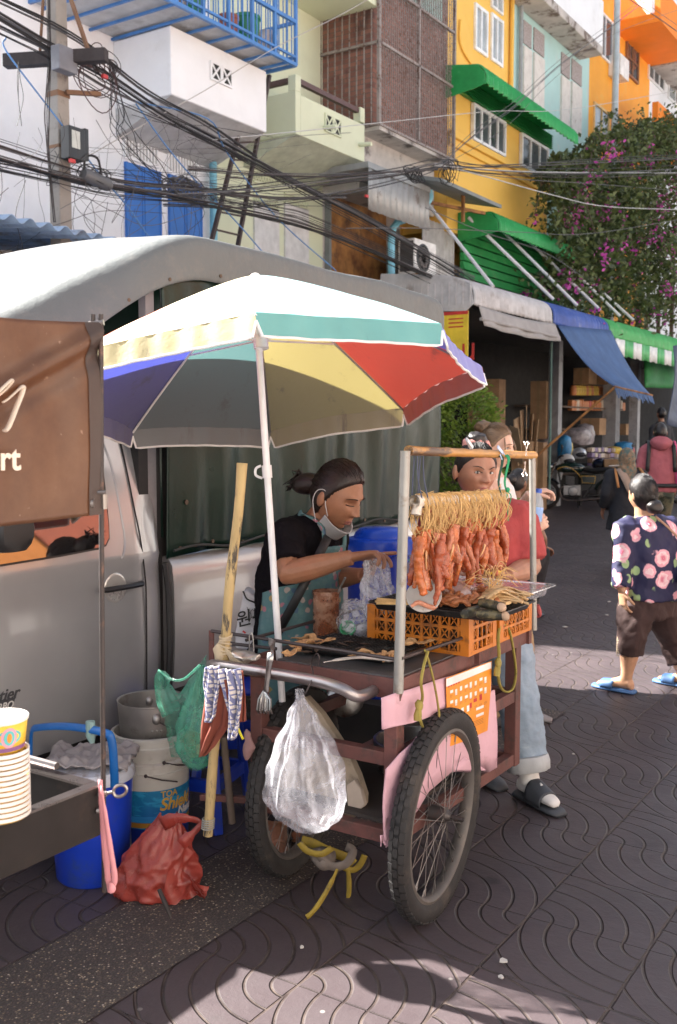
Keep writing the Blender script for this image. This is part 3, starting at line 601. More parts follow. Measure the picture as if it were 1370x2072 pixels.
def sack(c, r, m, label, name='sack', cat='sack', group=None, seed=0, sq=.35):
 def f(q):
  k = max(abs(q.x / r[0]), abs(q.y / r[1]), abs(q.z / r[2])); q = q * (1 - sq + sq / max(k, .3)); return q * (1 + .12 * fb(q, 9, seed))
 o = MB().ball(c, r, 20, 14, f=f).build(name, m); return tag(o, label, cat, group)
m_wrap = mat('white_wrap', (.62, .6, .62), .3, var=.25, vs=7, dirt=(.6, .35, .38), ds=9, dth=(.58, .66), bump=.006, bs=14)
for k, (py, lb) in enumerate(((958, 'lowest'), (930, 'second lowest'), (905, 'second highest'), (885, 'topmost'))):
 c = at_px(1112 + (k % 2) * 2, py, -8.45); sack(c, (.27, .33, .19), m_wrap, 'shiny white wrapped bundle, ' + lb + ' of the stack behind the motorcycle', 'wrapped_bundle', 'bundle', seed=k)
m_grey_bag = mat('grey_plastic_bundle', (.3, .27, .28), .35, var=.6, vs=9, bump=.01, bs=9)
for k, (px, py, r, lb) in enumerate(((1168, 885, (.3, .3, .22), 'grey plastic bundle on top of the goods table'), (1184, 880, (.2, .2, .26), 'dark plastic bag of goods beside the grey bundle'))):
 sack(at_px(px, py, -7.9), r, m_grey_bag, lb, 'goods_bag', 'bag', seed=k + 5)
m_colr = [mat('goods_%s' % n, c, .45, var=.3, vs=12) for n, c in (('orange', (.5, .18, .06)), ('yellow', (.55, .38, .05)), ('red', (.4, .05, .05)), ('blue', (.03, .2, .42)), ('cream', (.5, .42, .34)), ('violet', (.2, .14, .25)), ('brown', (.2, .12, .08)))]
def jar(px, py, X, r, h, m, lb, gp):
 c = at_px(px, py, X); o = MB().lathe([(r * .9, 0), (r, .02), (r, h * .8), (r * .75, h * .88), (r * .75, h)], c, 10).build('snack_jar', m); tag(o, lb, 'jar', gp)
for k in range(15): jar(1160 + k * 5, 800, -8.95, .085, .24, m_colr[1 if R.random() < .7 else 0], 'yellow capped jar on the upper shop shelf', 'jars on the upper shop shelf')
def packet(px, py, X, dx, dz, m, lb, gp):
 c = at_px(px, py, X); o = MB().box((c.x, c.y, c.z + dz / 2), (.12, dx, dz), R.uniform(-.15, .15)).build('snack_packet', m, smooth=False, bevel=.015); tag(o, lb, 'packet', gp)
for k in range(22): packet(1156 + k * 4.9, 831, -8.8, .16, .2 + R.uniform(0, .08), m_colr[R.choice((0, 0, 0, 4, 2))], 'orange and cream snack packet on the middle shop shelf', 'snack packets on the middle shop shelf')
tb = thing('goods_table', 'long low goods table loaded with packets behind the motorcycle', 'table', (-7.9, 22.5, 0))
MB().bb((-8.4, 20.9, .78), (-7.5, 25.2, .84)).build('table_top', m_dark, tb, smooth=False)
for x in (-8.35, -7.55):
 for y in (21, 25.1): MB().bb((x - .03, y - .03, 0), (x + .03, y + .03, .78)).build('leg', m_dark, tb, smooth=False)
for k in range(36):
 px = 1196 + (k % 9) * 6.5; packet(px, 948 - (k // 9) * 11 + R.uniform(-1, 1), -7.55 - (k // 9) * .03, .2, .1, m_colr[R.choice((5, 5, 4, 6))], 'dull violet packet laid in rows on the goods table', 'packets laid on the goods table')
for px, py, m, lb, d in ((1262, 905, m_colr[3], 'bright blue plastic bag at the end of the goods table', (.22, .22, .14)), (1272, 912, m_colr[2], 'red carton beside the bright blue bag', (.15, .15, .13)), (1142, 905, m_colr[3], 'blue sack standing behind the motorcycle handlebars', (.14, .16, .26)), (1150, 915, m_colr[1], 'yellow sack behind the silver helmet', (.1, .1, .24)), (1240, 912, m_colr[1], 'small yellow box among the goods', (.2, .2, .1))):
 sack(at_px(px, py, -7.7), d, m, lb, 'goods_sack', 'sack', seed=int(px))
# yellow hanging sign
a, b = P(899, 632, X=-7.2), P(948, 632, X=-7.2); zb = P(899, 730, X=-7.2).z
a = P(899, 632, Y=13.95); b = P(948, 632, Y=13.95); zb = P(920, 735, Y=13.95).z
SG = thing('hanging_sign', 'yellow vinyl sign with red lettering hung below the grey awning', 'sign', (a.x, a.y, zb))
MB().bb((a.x, 13.94, zb), (b.x, 13.955, a.z)).build('panel', mat('yellow_vinyl', (.72, .52, .03), .5), SG, smooth=False)
rd = mat('red_print', (.5, .03, .02), .5)
r_ = MB(); r_.bb((a.x, 13.934, a.z - .05), (b.x, 13.939, a.z))
for k in range(3): r_.bb((a.x + .08, 13.936, a.z - .12 - k * .06), (b.x - .08, 13.9395, a.z - .1 - k * .06))
r_.build('print', rd, SG, smooth=False)
text('lettering', 'น', (a.x + .28, 13.935, zb + .04), .45, rd, SG, (1, 0, 0), (0, 0, 1))
# green and navy tarps at the right edge
q = [P(1303, 712, X=-7.4), P(1368, 716, X=-7.4), P(1366, 786, X=-7.2), P(1305, 784, X=-7.2)]
tag(MB().grid(lambda u, v: q[0].lerp(q[1], u).lerp(q[3].lerp(q[2], u), v) + V((.04 * math.sin(u * 9), 0, 0)), 16, 6).build('tarp', mat('green_tarp', (.01, .16, .03), .6, var=.25), solid=.01), 'dark green tarp hanging below the green awning', 'tarp')
q = [P(1362, 700, X=-4.6), P(1400, 680, X=-4.6), P(1400, 880, X=-4.5), P(1354, 858, X=-4.5)]
tag(MB().grid(lambda u, v: q[0].lerp(q[1], u).lerp(q[3].lerp(q[2], u), v) + V((.05 * math.sin(u * 9 + v * 4), 0, 0)), 16, 10).build('tarp', mat('navy_tarp', (.06, .08, .13), .6, var=.3), solid=.01), 'navy tarp of a stall hanging at the right edge', 'tarp')
# white struts holding the awning fronts
m_strut = mat('white_strut', (.66, .66, .68), .4)
for (x0, y0), (x1, y1) in (((868, 415), (998, 580)), ((948, 440), (1120, 606)), ((1012, 462), (1168, 618)), ((1062, 480), (1215, 628)), ((1110, 500), (1255, 640)), ((1140, 520), (1282, 648))):
 a = P(x0, y0, X=XB + .2); b = P(x1, y1, X=XA - .1)
 tag(MB().tube([a, b], .03, 8).build('awning_strut', m_strut), 'slim white strut bracing the awnings from the wall', 'strut', 'white struts above the awnings')
# ================================================================ plants
def leaf_mat(name, c1, c2):
 m = bpy.data.materials.new(name); t = NT(m); oi = t.new('ShaderNodeNewGeometry')
 c = t.ramp(t.math('ADD', t.math('MULTIPLY', oi.outputs['Random Per Island'], .7), t.math('MULTIPLY', t.noise(1.2, 3), .3)), [(.15, c1), (.85, c2)])
 t.put(t.b.inputs['Base Color'], c); t.b.inputs['Roughness'].default_value = .5
 tr = t.new('ShaderNodeBsdfTranslucent'); t.put(tr.inputs[0], c); mx = t.new('ShaderNodeMixShader'); mx.inputs[0].default_value = .3
 t.link(t.b.outputs[0], mx.inputs[1]); t.link(tr.outputs[0], mx.inputs[2]); t.link(mx.outputs[0], t.out.inputs[0]); return m
def leaf(b, p, s, d=None):
 d = (d or V((R.gauss(0, 1), R.gauss(0, 1), R.gauss(-.2, .7)))).normalized(); x, y = frame_from(d, V((R.gauss(0, 1), R.gauss(0, 1), R.gauss(0, 1) + .5)))
 b.add([p, p + d * s * .5 + x * s * .28 + y * s * .06, p + d * s, p + d * s * .5 - x * s * .28 + y * s * .06], [(0, 1, 2, 3)])
m_bg = leaf_mat('bougainvillea_leaf', (.03, .05, .018), (.15, .19, .06)); m_fl = leaf_mat('magenta_bract', (.45, .03, .3), (.7, .12, .5))
m_bark = mat('bark', (.1, .075, .055), .9, bump=.01, bs=15, var=.4)
BG = thing('bougainvillea', 'huge bougainvillea tumbling over the shop roofs with scattered magenta blooms', 'climbing plant', (-8.4, 24, 3.5))
lv, fl, tr = MB(), MB(), MB()
def inside(px, py):
 # measured silhouette of the shrub on the facade plane
 top = 385 - (px - 1100) * .95 if px < 1200 else 290 - (px - 1200) * .35
 top += 26 * math.sin(px * .11) + 14 * math.sin(px * .37); return py > top and py < 552 + (px - 955) * .23 and px > 1112 - (py > 560) * 20 + (py - 380 if 380 < py < 400 else 0) * 0
n = 0
while n < 820:
 px, py = R.uniform(1085, 1420), R.uniform(150, 690)
 if not inside(px, py): continue
 n += 1; X = -8.0 + R.uniform(-.5, .7); c = P(px, py, X=X); dens = 8 + int(34 * max(0, .5 + fb(c, .8)))
 dr = V((R.gauss(.25, .5), R.gauss(0, .6), R.gauss(-.6, .5))).normalized(); L_ = R.uniform(.3, 1.0)
 for k in range(dens):
  u = R.random(); p = c + dr * L_ * u + V((0, 0, -.35 * u * u)) + V((R.gauss(0, .1), R.gauss(0, .12), R.gauss(0, .1)))
  leaf(lv, p, R.uniform(.09, .19))
 if R.random() < .09:
  e = c + dr * L_ + V((.15, 0, 0))
  for k in range(R.randint(8, 34)): leaf(fl, e + V((R.gauss(0, .1), R.gauss(0, .14), R.gauss(0, .12))), R.uniform(.08, .13))
for k in range(70):     # loose arching sprays above the crown
 px = R.uniform(1090, 1400); c = P(px, 375 - (px - 1100) * .6 if px < 1250 else 285, X=-8.0 + R.uniform(-.3, .3))
 d = V((R.uniform(-.1, .5), R.uniform(-1.0, .6), R.uniform(.3, 1.2))); pts = [c + d * t + V((0, 0, -.75 * t * t)) for t in (j / 8 for j in range(13))]
 tr.tube(pts, .01, 4)
 for p in pts[2:]:
  for j in range(7): leaf(lv, p + V((R.gauss(0, .05),) * 3), R.uniform(.08, .15))
 if R.random() < .3:
  for j in range(9): leaf(fl, pts[-1] + V((R.gauss(0, .08), R.gauss(0, .08), R.gauss(0, .08))), .1)
for k in range(10):
 px = 1150 + k * 26; b0 = P(px, 690, X=-8.3); tr.tube(cr([b0, b0 + V((.1, R.uniform(-.5, .5), 1.2)), b0 + V((.2, R.uniform(-1, 1), 2.8)), b0 + V((.4, R.uniform(-1.5, 1.5), 4.2))], 4), [.06 - .002 * j for j in range(13)], 6)
lv.build('leaves', m_bg, BG, smooth=False); fl.build('blooms', m_fl, BG, smooth=False); tr.build('stems', m_bark, BG)
SHB = P(940, 880, D=13.5); SB = thing('potted_shrub', 'bright green leafy shrub in a pot beyond the end of the truck', 'shrub', (SHB.x, SHB.y, 0))
MB().lathe([(.16, 0), (.2, .02), (.26, .42), (.28, .42), (.28, .38), (.24, .36)], (SHB.x, SHB.y, 0), 20).build('pot', mat('clay_pot', (.3, .13, .07), .8), SB)
lv, tr = MB(), MB()
for k in range(26):
 d = V((R.gauss(0, .3), R.gauss(0, .3), 1)); tr.tube([(SHB.x, SHB.y, .4), V((SHB.x, SHB.y, .4)) + d * .5, V((SHB.x, SHB.y, .4)) + d * R.uniform(.9, 1.45)], [.02, .012, .004], 5)
for k in range(260):
 t = R.uniform(0, 2 * PI); z = R.uniform(.75, 2.15); r = .46 * math.sqrt(max(.05, 1 - ((z - 1.35) / .85) ** 2)) * R.uniform(.55, 1.05)
 c = V((SHB.x + r * math.cos(t), SHB.y + r * math.sin(t), z))
 for j in range(22): leaf(lv, c + V((R.gauss(0, .07), R.gauss(0, .07), R.gauss(0, .06))), R.uniform(.04, .085), V((math.cos(t), math.sin(t), R.uniform(-.3, .9))))
lv.build('leaves', leaf_mat('shrub_leaf', (.06, .13, .015), (.24, .34, .05)), SB, smooth=False); tr.build('stems', m_bark, SB)
# ================================================================ motorcycles
def motorcycle(name, label, c, ang, body, stripe, helmet=True):
 M_ = thing(name, label, 'motorcycle', c); Rz = Matrix.Rotation(ang, 3, 'Z'); O_ = V(c)
 def W_(b): b.v = [O_ + Rz @ p for p in b.v]; return b
 chrome = mat('chrome', (.3, .3, .31), .22, 1.0); blk = mat('cycle_black', (.02, .02, .02), .4)
 for x in (.66, -.66):
  Ry = Matrix.Rotation(PI / 2, 3, 'X')
  wh = W_(MB().tube([(x + .27 * math.cos(t), 0, .31 + .27 * math.sin(t)) for t in (2 * PI * k / 32 for k in range(33))], .048, 10)).build('wheel', rubber, M_)
  W_(MB().lathe([(.235, -.03), (.235, .03), (.215, .03), (.215, -.03), (.235, -.03)], (x, 0, .31), 32, Ry)).build('rim', chrome, wh)
  s = MB()
  for k in range(18): a = 2 * PI * k / 18; s.tube([(x + .03 * math.cos(a + .6), .03 * (-1) ** k, .31 + .03 * math.sin(a + .6)), (x + .22 * math.cos(a), 0, .31 + .22 * math.sin(a))], .003, 4)
  s.lathe([(.06, -.06), (.06, .06)], (x, 0, .31), 14, Ry); W_(s).build('spokes', chrome, wh)
  W_(MB().tube([(x + .335 * math.cos(t), 0, .31 + .335 * math.sin(t)) for t in (.3 + 2.2 * k / 14 for k in range(15))], .07, 8, flat=.4)).build('mudguard', body if x < 0 else chrome, M_)
 W_(MB().tube([(.66, .09, .31), (.45, .09, .95)], .025, 8).tube([(.66, -.09, .31), (.45, -.09, .95)], .025, 8).tube([(.45, -.1, .93), (.45, .1, .93)], .03, 8)).build('fork', chrome, M_)
 W_(MB().tube(cr([(.3, -.36, 1.1), (.38, -.3, 1.08), (.42, -.1, 1.0), (.42, .1, 1.0), (.38, .3, 1.08), (.3, .36, 1.1)], 5), .014, 6)).build('handlebar', blk, M_)
 W_(MB().lathe([(.02, -.1), (.07, -.07), (.095, 0), (.1, .03), (.09, .05), (.001, .055)], (.52, 0, .87), 20, Matrix.Rotation(PI / 2, 3, 'Y'))).build('headlight', chrome, M_)
 for s in (1, -1): W_(MB().tube([(.36, .32 * s, 1.08), (.33, .4 * s, 1.25)], .006, 5).ball((.33, .41 * s, 1.28), (.02, .06, .045), 12, 8)).build('mirror', blk, M_)
 W_(MB().ball((.16, 0, .84), (.29, .14, .13), 20, 14, f=lambda q: V((q.x, q.y * (1 + .35 * q.x / .29), q.z if q.z > -.08 else -.08)))).build('tank', body, M_)
 W_(MB().tube([(.42 - .04 * k, (.155 + .012 * math.sin(k)) * (1 - (k - 5) ** 2 * .012), .88 - .009 * (k - 4) ** 2 * .4) for k in range(13)], .008, 5).tube([(.42 - .04 * k, -(.155) * (1 - (k - 5) ** 2 * .012), .88 - .009 * (k - 4) ** 2 * .4) for k in range(13)], .008, 5)).build('tank_stripe', stripe, M_)
 W_(MB().tube([(-.1, 0, .82), (-.3, 0, .79), (-.6, 0, .82), (-.78, 0, .84)], [.09, .12, .12, .08], 12, flat=.5)).build('saddle', blk, M_)
 W_(MB().box((-.2, .13, .62), (.3, .04, .2)).box((-.2, -.13, .62), (.3, .04, .2))).build('side_cover', body, M_, bevel=.02)
 W_(MB().tube([(-.34, .155, .69), (-.06, .155, .69), (-.08, .155, .56), (-.32, .155, .54), (-.34, .155, .69)], .006, 5).tube([(-.34, -.155, .69), (-.06, -.155, .69), (-.08, -.155, .56), (-.32, -.155, .54), (-.34, -.155, .69)], .006, 5)).build('cover_stripe', stripe, M_)
 e = MB().box((.12, 0, .4), (.34, .26, .2))
 for k in range(7): e.box((.16, 0, .52 + k * .025), (.18, .22 - .01 * (k % 2) * 4, .014), Matrix.Rotation(-.15, 3, 'Y'))
 for s in (1, -1): e.lathe([(.1, 0), (.09, .04), (.001, .05)], (.1, .13 * s, .38), 18, Matrix.Rotation(-PI / 2 * s, 3, 'X'))
 W_(e).build('engine', mat('engine_alloy', (.3, .3, .3), .4, .8), M_, bevel=.01)
 for s in (1, -1): W_(MB().tube(cr([(.22, .1 * s, .5), (.36, .12 * s, .42), (.3, .14 * s, .22), (.05, .15 * s, .2), (-.4, .17 * s, .24), (-.95, .18 * s, .3)], 4), [.016] * 12 + [.022, .028] + [.03] * 7, 10)).build('exhaust', dark_steel, M_)
 W_(MB().tube([(.42, 0, .9), (.3, 0, .3), (-.1, 0, .22), (-.28, 0, .5), (-.3, 0, .72), (.4, 0, .8)], .02, 7).tube([(-.3, 0, .74), (-.8, 0, .76)], .02, 7).tube([(-.2, .1, .3), (-.66, .09, .31)], .018, 7).tube([(-.2, -.1, .3), (-.66, -.09, .31)], .018, 7)).build('frame', blk, M_)
 for s in (1, -1): W_(MB().tube([(-.66, .12 * s, .33), (-.52, .12 * s, .72)], .03, 10)).build('shock_absorber', chrome, M_)
 W_(MB().beam((-.6, -.1, .9), (-1.0, -.1, .92), .02).beam((-.6, .1, .9), (-1.0, .1, .92), .02).beam((-1.0, -.1, .92), (-1.0, .1, .92), .02).box((-.95, 0, .8), (.04, .1, .06))).build('rear_rack', chrome, M_)
 W_(MB().tube([(0, -.1, .25), (-.02, -.28, 0.01)], .012, 6)).build('side_stand', blk, M_); return M_
f0, f1 = G0 = (P(1106, 1030, Z=0), P(1232, 1032, Z=0))
dd = (f0 - f1); ang = math.atan2(dd.y, dd.x); mid = (f0 + f1) / 2
motorcycle('motorcycle', 'dark green classic motorcycle with gold pinstripes parked before the shop', mid, ang, mat('bottle_green_enamel', (.008, .022, .018), .2, coat=.6), mat('gold_stripe', (.6, .35, .06), .4))
mid2 = mid + V((-.3, 2.3, 0)); motorcycle('motorcycle', 'black motorcycle with a box on its rack parked behind the green one', mid2 + V((.9, .5, 0)), ang - .1, mat('black_enamel', (.012, .014, .025), .2, coat=.6), mat('grey_stripe', (.3, .3, .32), .4))
def helmet(p, m, lb, ry=0.):
 H_ = thing('helmet', lb, 'helmet', p - V((0, 0, .12)))
 MB().ball(p, (.15, .125, .13), 22, 14, f=lambda q: V((q.x, q.y, max(q.z, -.1)))).build('shell', m, H_)
 MB().ball(p + V((.035, -.03, -.015)), (.125, .11, .07), 20, 10).build('visor', mat('helmet_visor', (.02, .02, .025), .1), H_)
helmet(P(1172, 918, D=21), mat('silver_shell', (.6, .62, .66), .2, .5), 'silver helmet resting above the motorcycle seat')
helmet(P(1148, 931, D=20.8), mat('white_shell', (.7, .7, .7), .3), 'white helmet with a yellow band hanging at the handlebars')
helmet(P(1212, 940, D=21.2), mat('navy_shell', (.01, .015, .04), .2), 'dark navy helmet behind the motorcycle')
c = P(1250, 940, D=20.9); carton(c.x, c.y, c.z - .15, .55, .45, .26, ang, 'brown carton strapped on the motorcycle rack near the headscarf')
# ================================================================ pickup truck
XT = -2.95
m_tr = bpy.data.materials.new('silver_truck_paint'); t = NT(m_tr)
c = t.ramp(t.noise(1.5, 4), [(.3, (.33, .33, .34)), (.7, (.41, .405, .41))]); X_, Y_, Z_ = t.xyz()
c = t.mix(t.math('MULTIPLY', t.math('MULTIPLY', t.step(Z_, .5, -.45), t.step(t.noise(7, 7), .4, .65)), .45), c, (.24, .2, .17))
t.put(t.b.inputs['Base Color'], c); t.b.inputs['Metallic'].default_value = .45; t.b.inputs['Coat Weight'].default_value = .8; t.b.inputs['Coat Roughness'].default_value = .08
t.put(t.b.inputs['Roughness'], t.math('MULTIPLY_ADD', t.noise(20, 5), .12, .28)); t.bump(t.noise(1.6, 2), .006, .5)
m_seam = mat('panel_gap', (.02, .018, .018), .8); m_trim = mat('truck_black_trim', (.018, .017, .018), .45)
TR = thing('pickup_truck', 'silver pickup truck with black door handle and canvas covered bed', 'pickup truck', (XT - .8, 3.2, 0))
def Xs(z): return XT - max(0, z - 1.1) * .24 - .02 * ((z - .8) / .4) ** 2 * (z < 1.1)
def PT(px, py, off=0.):
 X = XT
 for _ in range(5): q = P(px, py, X=X + off); X = Xs(q.z)
 return P(px, py, X=X + off)
zs = [.40, .47, .52, .7, .9, 1.06, 1.1, 1.12, 1.3, 1.46, 1.56, 1.62]
def yrear(z):
 pts = [(PT(289, 917).z, PT(289, 917).y), (PT(310, 980).z, PT(310, 980).y), (PT(326, 1038).z, PT(326, 1038).y), (PT(331, 1108).z, PT(331, 1108).y), (.6, PT(336, 1330).y), (.3, PT(336, 1330).y)]
 if z >= pts[0][0]: return pts[0][1] - (z - pts[0][0]) * .5
 for (z1, y1), (z0, y0) in zip(pts, pts[1:]):
  if z >= z0: return y0 + (y1 - y0) * (z - z0) / (z1 - z0)
 return pts[-1][1]
rings = []
for k, t_ in enumerate((0, .08, .25, .45, .65, .82, .95, 1)):
 ring = []
 for z in zs: yf = 2.12 + max(0, z - 1.1) * 1.0; ring.append(V((Xs(z) - (.012 if z < .5 else 0) - (.03 if k in (0, 7) else 0), yf + (yrear(z) - yf) * t_, z)))
 top = [V((XT - .2, ring[-1].y, 1.66)), V((XT - .5, ring[-1].y, 1.68)), V((XT - 1.15, ring[-1].y, 1.68)), V((XT - 1.45, ring[-1].y, 1.66))]
 back = [V((2 * (XT - .83) - q.x, q.y, q.z)) for q in reversed(ring)]
 rings.append(ring + top + back)
MB().loft(rings).build('cab', m_tr, TR, ang=35)
MB().box((XT - .83, 1.28, .74), (1.62, 1.74, .6)).build('bonnet', m_tr, TR, bevel=.08)
# bed
def bed_ring(y):
 r_ = [(-.012, .5), (.0, .58), (.008, .75), (.006, .95), (-.004, 1.04), (-.03, 1.075), (-.08, 1.08)]
 r2 = [V((XT + x, y, z)) for x, z in r_]; return r2 + [V((2 * (XT - .83) - q.x, q.y, q.z)) for q in reversed(r2)]
MB().loft([bed_ring(y) for y in (3.215, 3.25, 4, 4.6, 5.2, 5.66, 5.7)]).build('bed', m_tr, TR, ang=35)
MB().bb((XT - 1.6, 3.08, .42), (XT - .06, 3.3, 1.6)).build('cab_gap', m_seam, TR, smooth=False)
MB().tube(cr([PT(334, 1138, .004), PT(341, 1200, .004), PT(344, 1300, .004), PT(341, 1400, .004), PT(337, 1470, .004)], 4), .014, 6).build('gap_seal', m_trim, TR)
D_ = MB().tube(cr([PT(240, 880, .0045), PT(254, 940, .0045), PT(272, 1030, .0045), PT(284, 1090, .0045), PT(293, 1160, .0045), PT(296, 1220, .0045), PT(297, 1400, .0045), PT(297, 1470, .0045)], 5), .0035, 5).build('door_seam', m_seam, TR)
# raised pressing line below the glass and lower crease
MB().tube(cr([PT(-60, 1190, -.002), PT(0, 1176, -.002), PT(120, 1158, -.002), PT(198, 1147, -.002), PT(232, 1140, -.002), PT(248, 1125, -.002), PT(252, 1095, -.002), PT(246, 1050, -.002), PT(226, 950, -.002), PT(205, 890, -.002)], 5), .006, 8).build('window_pressing', m_tr, TR)
# side window
wq = [PT(-40, 1153), PT(120, 1127), PT(198, 1112), PT(214, 1105), PT(221, 1090), PT(220, 1060), PT(212, 980), PT(205, 925), PT(200, 905), PT(20, 895)]
def plate(pts, off, inset=0):
 c = sum(pts, V()) / len(pts); return [V((Xs(p.z) + off, p.y + (c.y - p.y) * inset, p.z + (c.z - p.z) * inset)) for p in pts]
MB().prism(plate(wq, .003), (-.02, 0, 0)).build('window_rubber', m_trim, TR, smooth=False)
m_tg = bpy.data.materials.new('truck_window'); t = NT(m_tg); t.b.inputs['Base Color'].default_value = (.012, .012, .013, 1); t.b.inputs['Roughness'].default_value = .03; t.b.inputs['Specular IOR Level'].default_value = 1.0; t.b.inputs['Coat Weight'].default_value = 1; t.b.inputs['Coat IOR'].default_value = 2.0
MB().prism(plate(wq, .007, .055), (-.004, 0, 0)).build('side_window', m_tg, TR, smooth=False)
# handle
h0, h1 = PT(196, 1194), PT(281, 1179); hc = (h0 + h1) / 2
H_ = MB().tube([h0 + V((.012, 0, 0)), h0.lerp(h1, .1) + V((.034, 0, 0)), h0.lerp(h1, .5) + V((.04, 0, 0)), h0.lerp(h1, .9) + V((.034, 0, 0)), h1 + V((.012, 0, 0))], [.014, .016, .0155, .017, .015], 10, flat=.7).build('door_handle', m_trim, TR)
MB().lathe([(.001, .004), (.05, .0045), (.058, .004), (.062, .001)], PT(233, 1190, -.002), 28, Matrix.Rotation(PI / 2, 3, 'Y')).build('handle_recess', mat('recess_paint', (.5, .48, .46), .3, .6), TR)
# lettering low on the door
t1 = PT(-40, 1428, .003); dy = V((0, 1, -.015))
text('lettering', 'Frontier', PT(38, 1411, .004), .062, mat('decal_dark', (.05, .05, .055), .4), TR, dy, (0, 0, 1), .001, .3, 'RIGHT', .001)
a = PT(-40, 1446); b = PT(30, 1416)
MB().prism([PT(-60, 1452, .003), PT(26, 1432, .003), PT(31, 1412, .003), PT(-60, 1430, .003)], (-.004, 0, 0)).build('decal_plate', mat('decal_dark', (.05, .05, .055), .4), TR, smooth=False)
text('lettering', 'TURBO', PT(27, 1431, .005), .036, mat('decal_light', (.5, .48, .46), .4), TR, dy, (0, 0, 1), .001, .25, 'RIGHT', .0006)
# door mirror
mq = PT(22, 1070, .14); MB().ball(mq + V((0, -.03, 0)), (.11, .1, .1), 18, 12, f=lambda q: V((max(-.08, min(.08, q.x)), q.y, max(-.075, min(.075, q.z))))).tube([mq + V((-.05, 0, -.04)), mq + V((-.16, .02, -.06))], .02, 8).build('door_mirror', m_trim, TR)
for y in (1.05, 4.75):
 for s, x in ((1, XT - .1), (-1, XT - 1.56)):
  wv = MB().lathe([(.2, -.1), (.33, -.1), (.36, -.07), (.36, .07), (.33, .1), (.2, .1)], (x, y, .36), 36, Matrix.Rotation(PI / 2, 3, 'Y')).build('wheel', rubber, TR)
  MB().lathe([(.001, .02), (.08, .03), (.19, .0), (.21, .09), (.21, -.09), (.001, -.05)], (x, y, .36), 30, Matrix.Rotation(PI / 2 * s, 3, 'Y')).build('rim', mat('grey_rim', (.25, .25, .25), .4, .6), wv)
 MB().lathe([(.39, -.12), (.41, -.12), (.41, .1), (.39, .1)], (XT - .1, y, .38), 36, Matrix.Rotation(PI / 2, 3, 'Y')).build('wheel_arch', m_seam, TR)
MB().bb((XT - 1.55, -.2, .3), (XT - .1, 5.6, .5)).build('chassis', m_seam, TR, smooth=False)
# canvas bed cover: folded dark green side curtain and pale roof tarp
m_cv = mat('dark_green_canvas', (.005, .019, .013), .32, var=.3, vs=1.5, dirt=(.011, .027, .02), ds=2, bump=.002, bs=20, spec=.3)
m_tp = mat('grey_tarpaulin', (.125, .135, .135), .5, var=.06, vs=1.2, bump=.014, bs=4.5, dirt=(.16, .155, .145), ds=4, dth=(.5, .7), spec=.3)
CV = thing('truck_canopy', 'tall truck bed cover with grey tarpaulin roof and dark green side curtain', 'canopy', (XT - .83, 4.5, 1.08))
ye = 5.66
def curtain(u, v):
 y = 3.2 + (ye - 3.2) * u; z = 2.36 - v * 1.27
 f = .034 * fb(V((y * 6.5, z * .8, 0)), 1.0, 3) + .024 * math.sin(y * 23 + 2 * fb(V((y, z, 0)), 2)) * (.25 + .75 * abs(v - .5) * 2) * (.4 + .6 * fb(V((y * 2, 0, 0)), 1, 5))
 f += .03 * math.sin(v * PI); pin = abs(math.sin((y - 3.2) / .47 * PI)); f += .014 * pin * v ** 4
 return V((XT - .03 + f + .02 * v, y, z + .018 * pin * v ** 6 - (.02 if v == 1 else 0)))
cu = MB().grid(curtain, 130, 50); cu.grid(lambda u, v: V((XT - .03 - u * 1.55, ye, 2.36 - v * 1.2)), 8, 4).grid(lambda u, v: V((XT - .05 - u * 1.55, 3.21, 2.36 - v * 1.2)), 8, 4).build('side_curtain', m_cv, CV, ang=0, solid=.004)
rp = MB(); EY = []
def eyelet(y, z, x, r1, mm=None):
 MB().lathe([(r1 * .45, 0), (r1, 0), (r1, .005), (r1 * .45, .005)], (x, y, z), 12, Matrix.Rotation(PI / 2, 3, 'Y')).build('eyelet', mat('dull_brass', (.1, .07, .05), .45, .6), CV)
for k in range(12):
 y = 3.24 + k * .215; z = 1.115 + .012 * math.sin(k * 2.1); eyelet(y, z, XT + .018, .009)
rp.tube(cr([V((XT + .022 + (.006 if k % 2 else 0), 3.2 + k * .107, 1.108 + .012 * math.sin(k * 1.3))) for k in range(23)], 3), .006, 6)
for q in (PT(360, 955), PT(359, 1015)): eyelet(q.y, q.z, XT, .011)
rp.build('tie_rope', mat('dark_rope', (.04, .04, .038), .8), CV)
MB().bb((XT - .1, 3.135, 1.12), (XT - .06, 3.185, 2.3)).build('front_post', mat('grey_post', (.2, .19, .2), .6), CV, smooth=False)
MB().bb((XT - .12, 3.36, 2.02), (XT - .045, ye, 2.31)).build('frame_board', mat('pale_board', (.5, .4, .35), .7), CV, smooth=False)
sec = [(.0, 2.275), (.012, 2.30), (.014, 2.38), (.01, 2.44), (-.012, 2.465), (-.08, 2.475), (-.3, 2.48), (-.55, 2.5), (-.83, 2.505)]
sec = sec + [(-1.66 - x, z) for x, z in reversed(sec[:-1])]
sec2 = [(.02, 2.275), (.02, 2.285), (.005, 2.33), (-.02, 2.385), (-.055, 2.44), (-.1, 2.482), (-.2, 2.505), (-.5, 2.51), (-.83, 2.512)]
sec2 = sec2 + [(-1.66 - x, z) for x, z in reversed(sec2[:-1])]
